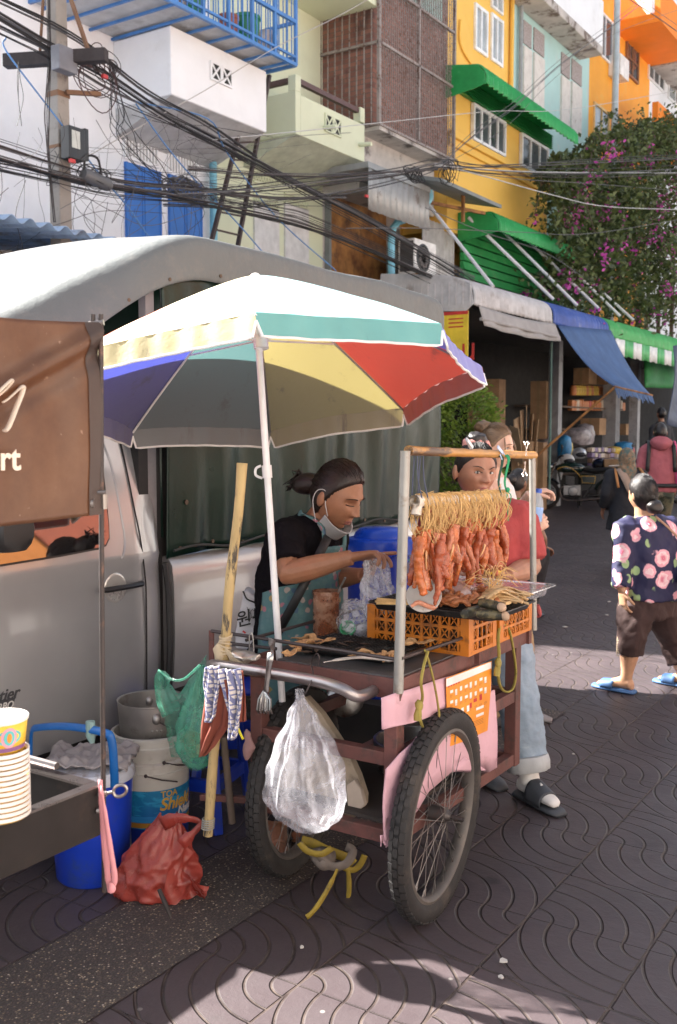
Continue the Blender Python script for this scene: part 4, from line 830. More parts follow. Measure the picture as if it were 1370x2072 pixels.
def tarp_ring(y, dz, dx=0, droop=0):
 r_ = []
 bl = max(0, min(1, (3.5 - y) / .8))
 for k, ((xa_, za_), (xb_, zb_)) in enumerate(zip(sec, sec2)):
  x, z = xa_ + (xb_ - xa_) * bl, za_ + (zb_ - za_) * bl
  w_ = .02 * fb(V((y * 2.6, k * .3, 1)), 1.0, 2) - .03 * abs(math.sin((y - 3.4) * 2.6)) * min(1, abs(x) * 4) * (x > -1.6); c_ = .83 + x
  r_.append(V((XT - .83 + c_ * (1 - dx), y + .01 * w_, z + dz - droop * (1 - abs(c_) / .86) + w_)))
 return r_
st = [(2.28, -.52), (2.5, -.42), (2.75, -.28), (2.95, -.17), (3.12, -.085), (3.25, -.035), (3.36, -.008), (3.45, 0), (3.7, -.004), (3.95, 0), (4.3, -.012), (4.6, -.016), (4.95, -.01), (5.3, -.02), (5.56, -.03), (5.66, -.05), (5.69, -.1)]
tp = MB(); rr = [tarp_ring(y, dz) for y, dz in st]
rr = [cr(q, 2) for q in rr]; tp.loft(rr, cap=False, closed=False)
tp.build('roof_tarp', m_tp, CV, ang=0, solid=.006, sub=1)
for y, dz in ((2.55, -.395), (2.76, -.275), (2.96, -.165), (3.2, -.055), (3.53, 0), (3.75, 0), (4.1, 0), (4.5, -.015), (4.9, -.015)):
 eyelet(y, 2.3 + dz, XT + .016, .008)
MB().tube([V((XT + .004, y, 2.284 + dz)) for y, dz in st[:-1]], .006, 6).build('tarp_hem', mat('tarp_hem_band', (.12, .13, .13), .6), CV)
# ================================================================ umbrella
SU = .77
def us(p): return V((p[0] * SU, p[1] * SU, HC + (p[2] - HC) * SU))
UA = us((-2.9125, 3.7530, 2.3249)); n_ = V((-.1913, .1226, .9738)).normalized(); UH, UR, UP = .5136 * SU, SU, 2.2124
e1 = n_.cross(V((0, 1, 0))).normalized(); e2 = n_.cross(e1)
def upt(rr_, a, h): return UA - n_ * h + (e1 * math.cos(a) + e2 * math.sin(a)) * rr_
UM = thing('market_umbrella', 'big multicoloured market umbrella on a white pole shading the grill cart', 'umbrella', P(573, 1445, Y=2.84))
def fabric(name, col, grey, glow, tl=.125):
 m = bpy.data.materials.new(name); t = NT(m)
 base = t.ramp(t.noise(3, 6), [(.3, cl(col, .85)), (.7, cl(col, 1.1))]); X_, Y_, Z_ = t.xyz()
 st_ = t.step(t.noise(1.0, 8, t.coord('Object', (9, 9, 1.2)), .75), .56, .7)
 base = t.mix(t.math('MULTIPLY', st_, .8), base, (.05, .045, .042))
 gm_ = t.new('ShaderNodeNewGeometry'); t.put(t.b.inputs['Base Color'], t.mix(gm_.outputs['Backfacing'], t.mix(.88, base, (.13, .115, .115)), t.mix(grey * .5, base, (.4, .38, .38))))   # grey coated lining inside, print outside; t.b.inputs['Roughness'].default_value = .55
 tr = t.new('ShaderNodeBsdfTranslucent'); t.put(tr.inputs[0], t.mix(t.math('MULTIPLY', st_, .6), glow, (.03, .02, .02)))
 ad = t.new('ShaderNodeMixShader'); ad.inputs[0].default_value = tl
 t.link(t.b.outputs[0], ad.inputs[1]); t.link(tr.outputs[0], ad.inputs[2]); t.link(ad.outputs[0], t.out.inputs[0])
 t.bump(t.noise(9, 5, None, .6), .004); return m
fabs = [fabric('teal_panel', (.3, .52, .54), .25, (.25, .62, .6)), fabric('violet_panel', (.2, .2, .5), .2, (.15, .17, .75)), fabric('red_panel', (.5, .09, .06), .4, (.95, .09, .05)), fabric('yellow_panel', (.5, .42, .2), .6, (.95, .78, .28)),
  fabric('slate_panel', (.2, .25, .25), .7, (.22, .5, .5)), fabric('blue_panel', (.16, .14, .3), .65, (.12, .16, .85)), fabric('rust_panel', (.5, .2, .14), .3, (.8, .15, .1)), fabric('cream_panel', (.62, .57, .38), .2, (.85, .74, .36))]
flaps = [fabric('shaded_teal_flap', (.12, .36, .34), .2, (.1, .5, .45), .1)] + fabs[1:7] + [fabric('shaded_straw_flap', (.42, .36, .17), .2, (.75, .6, .22), .12)]  # two front flaps: deeper copies of the panel cloth, unlit tone painted in
m_pipe = mat('white_piping', (.7, .68, .66), .6)
for k in range(8):
 a0, a1 = UP + k * PI / 4, UP + (k + 1) * PI / 4
 def pan(u, v):
  p0 = upt(UR * v, a0, UH * (v ** 1.18)); p1 = upt(UR * v, a1, UH * (v ** 1.18)); q = p0.lerp(p1, u)
  sag = 4 * u * (1 - u) * v; q += n_ * (.035 * sag * (1 - .7 * v)) - n_ * 0.0
  q += (UA - n_ * UH - q) * (.035 * 4 * u * (1 - u) * v ** 6)
  return q + n_ * .005 * fb(q, 7, k) * v
 c = MB().grid(pan, 14, 16); pn = c.build('canopy_panel', fabs[k], UM, ang=0, recalc=False)
 def val(u, v):
  q = pan(u, 1.0); out = (q - (UA - n_ * UH)).normalized()
  wv = .5 + .5 * math.sin(u * 19 + k * 2); drop = .068 * min(1, (min(u, 1 - u) / .035 + .25)) * v
  return q + (-n_ * .96 + out * (.16 + .05 * wv)) * drop + V((0, 0, -.008 * v)) + out * .002 * math.sin(u * 40 + k)
 MB().grid(val, 40, 4).build('valance', flaps[k], pn, ang=0, recalc=False)
 MB().tube([val(u / 40, 1.0) for u in range(41)], .0042, 5).build('piping', m_pipe, pn)
 MB().tube([upt(UR * v, a0, UH * (v ** 1.18) + .008) for v in (j / 10 for j in range(11))], .0042, 6).build('rib', m_pipe if k in (0, 5) else mat('rib_steel', (.3, .28, .28), .4, .6), UM)
 MB().tube([UA - n_ * (UH * .52 + .03) , upt(UR * .5, a0, UH * (.5 ** 1.18) + .012)], .0035, 5).build('stretcher', m_pipe, UM)
MB().lathe([(.001, .012), (.012, .008), (.02, .0), (.03, -.005), (.001, -.01)], UA, 14, n_.to_track_quat('Z', 'Y').to_matrix()).build('finial', m_pipe, UM)
hub = UA - n_ * (UH * .52 + .03); pt0 = UA - n_ * .01; pb = P(573, 1445, Y=2.84); pm = P(523, 690, D=(hub - V((0, 0, HC))).dot(V((-math.sin(YAW), math.cos(YAW), 0))))
m_pole = mat('white_pole', (.74, .74, .76), .35, dirt=(.5, .48, .45), ds=14, dth=(.6, .8))
MB().tube([pt0, pm, pm.lerp(pb, .5), pb, pm.lerp(pb, 1.1)], .0125, 14).build('pole', m_pole, UM)
q = pm.lerp(pb, .0); MB().tube([pm + (pm - pb) * -.02, pm + (pm - pb) * .03], .019, 12).tube([hub + n_ * .015, hub - n_ * .03], .026, 14).build('runner', m_pole, UM)
q0, q1 = P(535, 940, D=3.7), P(541, 965, D=3.7); ax = (pb - pm).normalized(); j0 = pm + ax * ((940 - 690) / (1445 - 690) * (pb - pm).length)
MB().tube([j0, j0 + ax * .045], .0175, 14).tube(cr([j0 + V((-.018, -.01, -.002)), j0 + V((-.034, -.018, -.012)), j0 + V((-.034, -.018, -.035)), j0 + V((-.014, -.008, -.046))], 4), .005, 6).build('joint_clip', m_pole, UM)
# stalls across the street (outside the frame; they show in the truck window)
for k, (x, y, cc_) in enumerate(((2.6, 6.6, (.6, .13, .02)), (3.4, 8.6, (.6, .3, .03)), (2.4, 4.6, (.5, .07, .03)))):
 ST = thing('stall_parasol', ('orange', 'yellow', 'red')[k] + ' parasol of a stall across the street', 'parasol', (x, y, 0))
 MB().lathe([(1.25, 1.85), (.7, 2.2), (.02, 2.45), (.015, 2.43), (.69, 2.17), (1.24, 1.83)], (x, y, 0), 8).build('canopy', mat('parasol_%d' % k, cc_, .6, transl=.4), ST, smooth=False)
 MB().tube([(x, y, 0), (x, y, 2.4)], .02, 8).build('pole', m_pole, ST)
# ================================================================ grill cart
m_red = mat('rust_red_frame_paint', (.13, .05, .042), .65, var=.3, dirt=(.06, .04, .035), ds=12, dth=(.5, .7), bump=.0015, bs=60)
m_top = mat('dark_steel_table', (.13, .13, .135), .4, .55, var=.35, vs=4, dirt=(.04, .034, .03), ds=5, dth=(.5, .7), bump=.0008, bs=80)
m_tube = mat('worn_steel_tube', (.34, .31, .31), .33, .85, dirt=(.16, .1, .085), ds=9, dth=(.5, .75), stretch=(1, 1, 1))
m_pink = mat('pink_corrugated_board', (.6, .36, .42), .75, var=.12, vs=3, dirt=(.34, .2, .2), ds=6, dth=(.55, .78), bump=.002, bs=18)
m_rod = mat('dark_rod', (.07, .055, .055), .5, .5)
TX0, TX1, TY0, TY1, TZ = -2.14, -1.54, 2.70, 3.715, .848
CT = thing('grill_cart', 'rust red two wheeled grill cart with a steel table top and pink board sides', 'food cart', (-1.7, 2.95, 0))
tb = MB().bb((TX0 + .12, TY0 + .012, TZ - .03), (TX1 - .012, TY1 - .012, TZ)).bb((TX0 + .012, TY0 + .16, TZ - .031), (TX0 + .12, TY1 - .012, TZ - .001)); tb.build('table_top', m_top, CT, smooth=False)
f = MB(); f.bb((TX0, TY0, TZ - .07), (TX1, TY0 + .012, TZ - .004)); f.bb((TX1 - .012, TY0 + .012, TZ - .07), (TX1, TY1, TZ - .004)); f.bb((TX0, TY1 - .012, TZ - .07), (TX1 - .012, TY1, TZ - .004)); f.bb((TX0, TY0 + .012, TZ - .07), (TX0 + .012, TY1 - .012, TZ - .004))
f.build('apron_frame', m_red, CT, smooth=False, bevel=.003)
def leg(x, y, z0=.297): MB().bb((x - .024, y - .024, z0), (x + .024, y + .024, TZ - .071)).build('leg', m_red, CT, smooth=False, bevel=.003)
for x in (TX0 + .03, TX1 - .035):
 for y in (TY0 + .03, TY1 - .05): leg(x, y)
def rail(a, b, w=.04, h=.045): MB().beam(a, b, w, h).build('rail', m_red, CT, smooth=False, bevel=.003)
xa, xb, ya, yb = TX0 + .055, TX1 - .06, TY0 + .055, TY1 - .075
for z in (.324, .578):
 rail((xa, TY0 + .03, z), (xb, TY0 + .03, z)); rail((xa, TY1 - .05, z), (xb, TY1 - .05, z)); rail((TX0 + .03, ya, z), (TX0 + .03, yb, z)); rail((TX1 - .035, ya, z), (TX1 - .035, yb, z))
rail((TX0 - .2, TY0 - .02, .314), (TX0 + .005, TY0 + .03, .328), .022, .022)
MB().bb((xa + .02, TY0 + .06, .347), (xb - .02, TY1 - .08, .359)).build('lower_shelf', mat('charred_board', (.05, .04, .035), .9), CT, smooth=False)
# handle, rails and posts
MB().tube(cr([P(428, 1352, Y=2.7), P(428, 1346, Y=2.592), P(452, 1347, Y=2.5488), P(540, 1361, Y=2.5488), P(640, 1378, Y=2.5488), P(690, 1393, Y=2.5488), P(722, 1409, Y=2.5758), P(748, 1402, Y=2.646), P(756, 1398, Y=2.7)], 6), .0185, 14).build('handle', m_tube, CT)
g_ = [P(428, 1277, Y=2.7), P(500, 1287, Y=2.7), P(600, 1303, Y=2.7), P(700, 1318, Y=2.7), P(806, 1335, Y=2.6946)]
MB().tube(g_, .0062, 8).build('guard_rail', m_rod, CT)
MB().beam(P(428, 1276, Y=2.7), P(428, 1345, Y=2.7), .02, .006, up=V((0, 1, 0))).build('rail_upright', m_red, CT, smooth=False)
MB().tube([P(812, 1332, X=-1.5228), P(900, 1303, X=-1.5228), P(1012, 1265, X=-1.5174), P(1072, 1247, X=-1.5174)], .0065, 8).build('guard_rail', m_rod, CT)
q = P(966, 1280, X=-1.5228); MB().beam(q, q + V((0, 0, -.115)), .005, .02).build('rail_upright', m_red, CT, smooth=False)
MB().tube([V((-2.145, 2.7, .90)), V((-2.145, 3.67, .90))], .006, 8).tube([V((-2.22, 2.7, .88)), V((-2.03, 2.72, .88))], .006, 8).build('guard_rail', m_rod, CT)
pn0, pn1 = P(806, 1402, Y=2.687), P(820, 912, Y=2.7108); MB().tube([pn0, pn1], .0165, 12, cap=False).tube([pn0, pn1], .0135, 12, cap=False).build('rack_post', mat('galvanised_tube', (.3, .29, .27), .5, .55, dirt=(.2, .16, .12), ds=14), CT)
q = P(832, 1345, Y=2.6838); MB().bb((TX1 - .005, TY0 - .012, TZ - .068), (TX1 + .009, TY0 + .012, .90)).build('post_bracket', m_red, CT, smooth=False)
pf0, pf1 = P(1080, 1275, Y=3.7368), P(1077, 924, Y=3.7584); MB().tube([pf0, pf1], .013, 10).build('rack_post', mat('galvanised_tube', (.3, .29, .27), .5, .55), CT)
MB().bb((TX1 - .03, TY1 - .005, TZ - .07), (TX1 + .012, TY1 + .02, TZ + .12)).build('end_post', m_red, CT, smooth=False)
br = []; ra = []
for k in range(25):
 u = k / 24; br.append((pn1 + V((0, .02, .0))).lerp(pf1 + V((0, .02, .004)), u)); ra.append(.0145 + .002 * (k % 6 == 0) + .0006 * math.sin(k * 2.3))
BAM = MB().tube(br, ra, 12).build('bamboo_bar', mat('yellow_bamboo', (.42, .2, .04), .4, var=.3, vs=12, dirt=(.1, .055, .03), ds=12, dth=(.52, .64), stretch=(1, .35, 1)), CT)
# boards on the wheel side
def onX(pts, X): return [P(x, y, X=X) for x, y in pts]
XP = TX1 + .004
def board(pts, X, name, m, thick=.004, wav=.012, seed=0, parent=CT):
 b = bmesh.new(); vs_2 = [b.verts.new(p) for p in onX(pts, X)]; b.faces.new(vs_2)
 bmesh.ops.triangulate(b, faces=b.faces); bmesh.ops.subdivide_edges(b, edges=b.edges, cuts=4, use_grid_fill=True); bmesh.ops.triangulate(b, faces=b.faces)
 o = MB(); o.add([v.co + V((wav * fb(v.co, 5, seed) + wav * .5, 0, 0)) for v in b.verts], [[v.index for v in f_.verts] for f_ in (b.verts.index_update() or b.faces)]); b.free()
 return o.build(name, m, parent, ang=0, solid=thick)
board([(771, 1412), (905, 1368), (990, 1338), (988, 1400), (905, 1428), (882, 1442), (830, 1462), (773, 1476)], XP, 'side_board', m_pink, seed=1)
board([(884, 1436), (994, 1395), (996, 1500), (1000, 1552), (985, 1561), (930, 1530), (905, 1560), (860, 1600), (834, 1640), (796, 1672), (772, 1700), (770, 1688), (786, 1640), (790, 1590), (778, 1572), (774, 1556), (800, 1525), (830, 1502)], XP - .004, 'side_board', m_pink, wav=.02, seed=4)
fr = MB()
for k in range(9):
 a = P(770 + k * 2, 1690, X=XP); fr.tube([a, a + V((R.uniform(-.006, .01), R.uniform(-.006, .006), -R.uniform(.015, .04)))], .0016, 4)
fr.build('frayed_edge', m_pink, CT)
# printed price sheet
XS = XP + .016
PO = MB().prism(onX([(902, 1372), (995, 1337), (992, 1400), (986, 1478), (938, 1500), (905, 1512)], XS), (.0015, 0, 0)).build('price_sheet', mat('orange_print', (.78, .27, .02), .55), CT, smooth=False)
wp = MB(); XQ = XS + .0025
wp.prism(onX([(903, 1374), (994, 1339), (994, 1352), (903, 1390)], XQ), (.0004, 0, 0))
def ps(u, v): return P(905 + u * 86, 1395 + v * 100 - u * 36, X=XQ)
def chip(b, u, v, du, dv): b.add([ps(u, v), ps(u + du, v), ps(u + du, v + dv), ps(u, v + dv)], [(0, 1, 2, 3)])
for r_, row in enumerate((.05, .26)):
 for k in range(8): chip(wp, .07 + k * .115, row + .02 * (k % 2), .05 + .02 * ((k * 7) % 3 == 0), .06 + .03 * ((k * 5) % 3))
for k in range(4): chip(wp, .07 + k * .13, .5, .06, .12)
for v in (.62, .76): chip(wp, .68, v, .18, .055)
wp.build('sheet_pictures', mat('print_white', (.75, .72, .7), .6), PO, smooth=False)
rp_ = MB(); 
for u, v, a, b in ((.62, .42, .08, .07), (.76, .38, .06, .12), (.53, .47, .05, .1)): chip(rp_, u, v, a, b)
for k in range(5): chip(rp_, .02 + .06 * k, -.06, .035, .035)
rp_.build('sheet_red_marks', mat('print_red', (.5, .03, .03), .6), PO, smooth=False)
dp = MB()
for r_ in range(3):
 for k in range(8):
  for j in range(3): chip(dp, .06 + k * .115, .15 + r_ * .21 + j * .022, .07 - .02 * (j == 2), .006)
for j in range(4): chip(dp, .05, .88 + j * .03, .8, .008)
dp.build('sheet_small_print', mat('print_brown', (.25, .1, .03), .6), PO, smooth=False)
# wheels
def wheel(B_, T_, h, name='wheel'):
 up = (T_ - B_).normalized(); h = (h - up * h.dot(up)).normalized(); ax = up.cross(h); C = (B_ + T_) / 2; Rr = (T_ - B_).length / 2
 def W(a, r, o=0.): return C + (up * math.cos(a) + h * math.sin(a)) * r + ax * o
 n = 72; prof = [(-.02, .82), (-.03, .87), (-.032, .93), (-.027, .975), (-.016, .995), (0, 1), (.016, .995), (.027, .975), (.032, .93), (.03, .87), (.02, .82)]
 t_ = MB(); t_.grid(lambda u, v: W(2 * PI * u, Rr * prof[int(round(v * 10))][1], prof[int(round(v * 10))][0]), n, 10)
 ty = t_.build('wheel', rubber, CT)
 kn = MB()
 for k in range(64):
  a0, a1 = 2 * PI * k / 64, 2 * PI * (k + .72) / 64
  for o0, o1, r0, r1 in ((-.026, -.010, .978, .998), (-.0075, .0075, 1.0, 1.0), (.010, .026, .998, .978)):
   s_ = PI / 64 if abs(o0) < .008 else 0
   q = [W(a0 + s_, Rr * r0, o0), W(a1 + s_, Rr * r0, o0), W(a1 + s_, Rr * r1, o1), W(a0 + s_, Rr * r1, o1)]
   e = [p + (p - C).normalized() * .0055 for p in q]; kn.add(q + e, [(4, 5, 6, 7), (0, 1, 5, 4), (1, 2, 6, 5), (2, 3, 7, 6), (3, 0, 4, 7)])
 kn.build('tread', rubber, ty, smooth=False)
 rm = MB(); pr = [(-.019, .845), (-.024, .80), (-.016, .775), (0, .768), (.016, .775), (.024, .80), (.019, .845)]
 rm.grid(lambda u, v: W(2 * PI * u, Rr * pr[int(round(v * 6))][1], pr[int(round(v * 6))][0]), n, 6)
 rm.build('rim', mat('dull_rim', (.13, .115, .105), .6, .4, dirt=(.2, .17, .14), ds=6), ty)
 sp = MB()
 for k in range(36):
  s = 1 if k % 2 else -1; a = 2 * PI * k / 36; hub_a = a + (.9 if (k // 2) % 2 else -.9)
  sp.tube([W(hub_a, .022, .028 * s), W(a, Rr * .775, .004 * s)], .0013, 5); sp.tube([W(a, Rr * .70, .006 * s), W(a, Rr * .775, .004 * s)], .0026, 5)
 sp.build('spokes', mat('spoke_steel', (.2, .18, .17), .45, .7), ty)
 hb = MB(); hb.tube([C - ax * .045, C - ax * .03, C - ax * .028, C + ax * .028, C + ax * .03, C + ax * .045], [.012, .02, .028, .028, .02, .012], 14); hb.tube([C - ax * .09, C + ax * .09], .008, 8); hb.build('wheel_hub', dark_steel, ty); return C, ax
wB, wT = P(868, 1857, Z=0), P(906, 1437, Z=.69)
C1, ax1 = wheel(wB, wT, V((-.10, 1, 0)))
C2, ax2 = wheel(V((-2.125, 2.95, 0)), V((-2.11, 2.96, .68)), V((-.16, 1, 0)))
MB().tube([C1, C2], .014, 10).build('axle', m_rod, CT)
for C in (C1, C2):
 MB().beam((C.x + (.10 if C is C2 else -.06), C.y, C.z), (C.x + (.12 if C is C2 else -.06), C.y, .36), .03, .04).build('axle_bracket', m_red, CT, smooth=False)
# old tape bound round the axle
m_tape = mat('yellow_strap', (.3, .21, .025), .7, var=.25, vs=14, dirt=(.1, .075, .045), ds=10, dth=(.5, .7))
def ribbon(pts, w_, nrm, name, m, parent=None, thick=.0015, n=4):
 pts = cr(pts, n); b = MB(); nrm = V(nrm); rings = []
 for i, p in enumerate(pts):
  d = (pts[min(i + 1, len(pts) - 1)] - pts[max(i - 1, 0)]).normalized(); s = d.cross(nrm).normalized(); ww = (w_[min(len(w_) - 1, int(i / len(pts) * len(w_)))] if isinstance(w_, list) else w_) / 2
  rings.append([p - s * ww, p + nrm * .0005, p + s * ww])
 b.loft(rings, cap=False, closed=False); return b.build(name, m, parent, ang=0, solid=thick)
vn = (math.sin(YAW), -math.cos(YAW), 0)
def DD(px, py, d=3.4): return P(px, py, D=d)
TP = thing('strap_binding', 'dirty yellow straps wound round the cart axle with loose ends hanging down', 'strap', DD(680, 1790))
ribbon([DD(610, 1700), DD(632, 1706), DD(660, 1720), DD(700, 1735), DD(716, 1748)], .034, vn, 'binding_band', m_tape, TP)
ribbon([DD(606, 1705, 3.31), DD(622, 1722, 3.31), DD(650, 1728, 3.3), DD(672, 1716, 3.3)], .022, vn, 'binding_band', m_tape, TP)
ribbon([DD(640, 1722, 3.31), DD(668, 1752, 3.3), DD(700, 1748, 3.3), DD(714, 1722, 3.31), DD(700, 1712, 3.32)], .03, vn, 'binding_band', mat('grey_rag', (.16, .13, .11), .85, var=.3, vs=9), TP)
ribbon([DD(690, 1750), DD(700, 1757), DD(716, 1760), DD(730, 1748), DD(738, 1730)], .022, vn, 'binding_band', m_tape, TP)
ribbon([DD(684, 1755, 3.3), DD(672, 1782, 3.29), DD(650, 1822, 3.27), DD(632, 1846, 3.25), DD(620, 1856, 3.24)], [.01, .016, .017, .016, .018], vn, 'loose_end', m_tape, TP)
ribbon([DD(704, 1752), DD(706, 1780), DD(706, 1806), DD(702, 1824)], [.016, .018, .017, .012], vn, 'loose_end', m_tape, TP)
MB().ball(DD(655, 1736, 3.34), (.05, .04, .035), 16, 10, f=lambda q: q * (1 + .3 * fb(q, 30))).build('knot', mat('grey_rag', (.16, .13, .11), .85), TP)
# green bungee loops hanging on the side rail
m_bun = mat('olive_strap', (.3, .24, .05), .7, var=.3, vs=20, dirt=(.12, .1, .03), ds=20)
def loop(pts, X, r, label, knot):
 L_ = thing('strap_loop', label, 'strap', P(*pts[0], X=X)); MB().tube(cr([P(x, y, X=X + .012 * math.sin(i)) for i, (x, y) in enumerate(pts)], 5), r, 8, flat=.7).build('cord', m_bun, L_)
 k = P(*knot, X=X + .01); MB().ball(k, (.012, .016, .02), 12, 8, f=lambda q: q * (1 + .3 * fb(q, 90))).tube([k, k + V((.0, -.008, -.03)), k + V((.0, -.01, -.045))], [.008, .014, .012], 8).build('knot', m_bun, L_)
loop([(866, 1318), (858, 1345), (852, 1380), (855, 1410), (850, 1435), (852, 1462), (862, 1478), (876, 1476), (888, 1455), (886, 1425), (878, 1380), (868, 1340), (860, 1316)], TX1 + .035, .0052, 'olive strap loop on the cart rail, the one nearer the big wheel', (848, 1428))
loop([(1012, 1262), (1008, 1290), (1010, 1325), (1008, 1360), (1012, 1388), (1024, 1400), (1038, 1392), (1044, 1360), (1038, 1310), (1030, 1275), (1018, 1262)], TX1 + .035, .0062, 'olive strap loop on the cart rail, beside the pale jeans', (1008, 1342))
m_or_ = mat('orange_crate_plastic', (.5, .15, .008), .45, var=.12, vs=6, dirt=(.16, .06, .02), ds=10, dth=(.5, .7))
def crate(x0, x1, y0, y1, z0, h, label):
 Cq = thing('crate', label, 'crate', ((x0 + x1) / 2, (y0 + y1) / 2, z0), 'orange plastic crates under the trays'); b = MB()
 def face(o, ux, L):
  ux = V(ux); n_ = ux.cross(V((0, 0, 1))); o = V(o)
  def bar(u0, v0, u1, v1, w_=.007, t_=.006): b.beam(o + ux * u0 + V((0, 0, v0)), o + ux * u1 + V((0, 0, v1)), w_, t_, up=n_ if abs(v1 - v0) > 1e-6 else V((0, 0, 1)))
  for v, ww in ((.006, .012), (h * .33, .007), (h * .66, .007), (h - .006, .013)): bar(0, v, L, v, ww if False else .009, .010 if ww < .01 else .013)
  nu = max(4, int(L / .034))
  for k in range(1, nu): bar(L * k / nu, 0, L * k / nu, h, .006 if k % 2 else .009)
  for k in range(nu):
   for j in range(3):
    u0, u1, v0, v1 = L * k / nu, L * (k + 1) / nu, h * j / 3, h * (j + 1) / 3
    if (k // 2) % 2 == 0 or L > .25: bar(u0, v0, u1, v1, .0035, .0035); bar(u0, v1, u1, v0, .0035, .0035)
 face((x0, y0, z0), (1, 0, 0), x1 - x0); face((x1, y0, z0), (0, 1, 0), y1 - y0); face((x1, y1, z0), (-1, 0, 0), x1 - x0); face((x0, y1, z0), (0, -1, 0), y1 - y0)
 for x in (x0 + .011, x1 - .011):
  for y in (y0 + .011, y1 - .011): b.bb((x - .016, y - .016, z0 - .001), (x + .016, y + .016, z0 + h + .002))
 b.build('lattice', m_or_, Cq, smooth=False)
 MB().bb((x0 + .02, y0 + .02, z0 + .003), (x1 - .02, y1 - .02, z0 + .012)).build('crate_floor', m_or_, Cq, smooth=False)
 MB().bb((x0 + .03, y0 + .03, z0 + .013), (x1 - .03, y1 - .03, z0 + h * .7)).build('contents', mat('crate_contents', (.04, .028, .02), .8, var=.5, vs=20), Cq, smooth=False); return Cq
crate(-1.895, -1.498, 3.10, 3.316, TZ, .142, 'orange lattice crate on the cart table, the one nearer the grill')
crate(-1.895, -1.503, 3.364, 3.656, TZ, .142, 'orange lattice crate on the cart table, the one at the far end')
m_blk = mat('blackened_tray', (.035, .033, .034), .35, .6, dirt=(.1, .09, .085), ds=8); m_alu = mat('aluminium_tray_metal', (.6, .6, .61), .25, .9, bump=.0004, bs=60)
def tray(c, hx, hy, m, label, depth=.028, rim=.012, mesh_=None, rz=0.):
 T_ = thing('tray', label, 'tray', c); c = V(c); b = MB()
 def rr(ax_, ay, z, r=.03):
  o = []
  for sx, sy, a0 in ((1, 1, 0), (-1, 1, PI / 2), (-1, -1, PI), (1, -1, 1.5 * PI)):
   for k in range(5):
    a = a0 + k * PI / 8; q = V((sx * (ax_ - r) + r * math.cos(a), sy * (ay - r) + r * math.sin(a), z)); o.append(c + Matrix.Rotation(rz, 3, 'Z') @ q)
  return o
 b.loft([rr(hx + rim, hy + rim, depth - .003), rr(hx + rim, hy + rim, depth), rr(hx, hy, depth), rr(hx - .01, hy - .01, .003), rr(.03, .03, .003, .02)], cap=True); b.build('pan', m, T_, solid=.0015)
 if mesh_:
  g2 = MB(); n1, n2 = int(hx * 2 / .017), int(hy * 2 / .017); Rz = Matrix.Rotation(rz, 3, 'Z')
  for k in range(n1 + n2):
   for s in (1, -1):
    d0 = -hx - hy + 2 * (hx + hy) * (k + .5) / (n1 + n2)
    x0_, x1_ = max(-hx, d0 - hy), min(hx, d0 + hy)
    if x1_ > x0_: g2.tube([c + Rz @ V((x0_, s * (d0 - x0_), mesh_)), c + Rz @ V((x1_, s * (d0 - x1_), mesh_))], .0016, 4)
  g2.build('wire_mesh', mat('charred_wire', (.025, .023, .022), .6, .4, dirt=(.09, .085, .08), ds=20), T_)
 return T_
T1 = tray((-1.593, 3.164, .994), .235, .17, m_blk, 'black baking tray with a wire mesh resting on the nearer orange crate', mesh_=.03)
T2 = tray((-1.62, 3.50, .994), .205, .146, m_alu, 'shiny aluminium tray resting on the far orange crate', .04, .02)
GR = tray((-1.836, 2.948, TZ + .002), .186, .124, m_blk, 'charred black grill tray with wire mesh on the cart table', .022, .01, .024)
gx = MB()
for k in range(13): gx.tube([V((-2.02 + .37 * k / 12, 2.83, TZ + .03)), V((-2.02 + .37 * k / 12, 3.065, TZ + .03))], .0018, 4)
gx.build('cross_wires', mat('charred_wire', (.02, .018, .018), .6, .3), GR)
m_sq = mat('dried_squid', (.58, .33, .15), .6, var=.35, vs=25, dirt=(.28, .12, .05), ds=30, dth=(.5, .7), bump=.002, bs=120, transl=.15)
def squid(px, py, z, s, rz, label, m=m_sq, parent=None):
 c = P(px, py, Z=z); b = MB(); S_ = R.randint(0, 99)
 def fn(u, v):
  a = v * 2 * PI; r = s * u * (1 + .35 * math.sin(a * 2 + S_) + .22 * math.sin(a * 5 + S_ * 2) + .12 * math.sin(a * 11)); q = V((r * math.cos(a), r * math.sin(a) * .55, 0))
  q.z = .012 * fb(q, 28, S_) + u * u * .009 * (1 + math.sin(a * 3 + S_)); return c + Matrix.Rotation(rz, 3, 'Z') @ q
 b.grid(fn, 10, 40); return tag(b.build('dried_squid', m, ang=0, solid=.002), label, 'dried squid')
gz = TZ + .035
squid(605, 1305, gz, .06, .5, 'curled dried squid at the back left corner of the grill')
squid(638, 1296, gz, .062, .1, 'flat dried squid lying behind the guard rail on the grill')
squid(592, 1323, gz, .04, 1.2, 'small browned scrap of dried squid at the grill edge')
squid(757, 1326, gz, .058, .2, 'pointed dried squid at the front of the grill')
squid(790, 1330, gz, .042, 2.0, 'small dried squid beside the near rack post')
squid(843, 1303, gz + .01, .042, .9, 'crumpled dried squid between the grill and the orange crate')
b = MB(); pts = [P(655, 1340, Z=gz), P(690, 1334, Z=gz + .004), P(730, 1330, Z=gz + .006), P(775, 1334, Z=gz + .002), P(800, 1338, Z=gz)]
tag(b.tube(cr(pts, 4), [.004] * 3 + [.012] * 6 + [.014] * 6 + [.006] * 2, 10, flat=.35, up=V((0, 0, 1))).build('dried_fish', mat('silver_fish', (.5, .45, .4), .4, var=.3, vs=30)), 'long silvery dried fish lying along the front of the grill', 'dried fish')
sq = MB().ball(P(495, 1328, Z=TZ + .02), (.055, .03, .018), 20, 12, f=lambda q: q * (1 + .45 * fb(q, 45)))
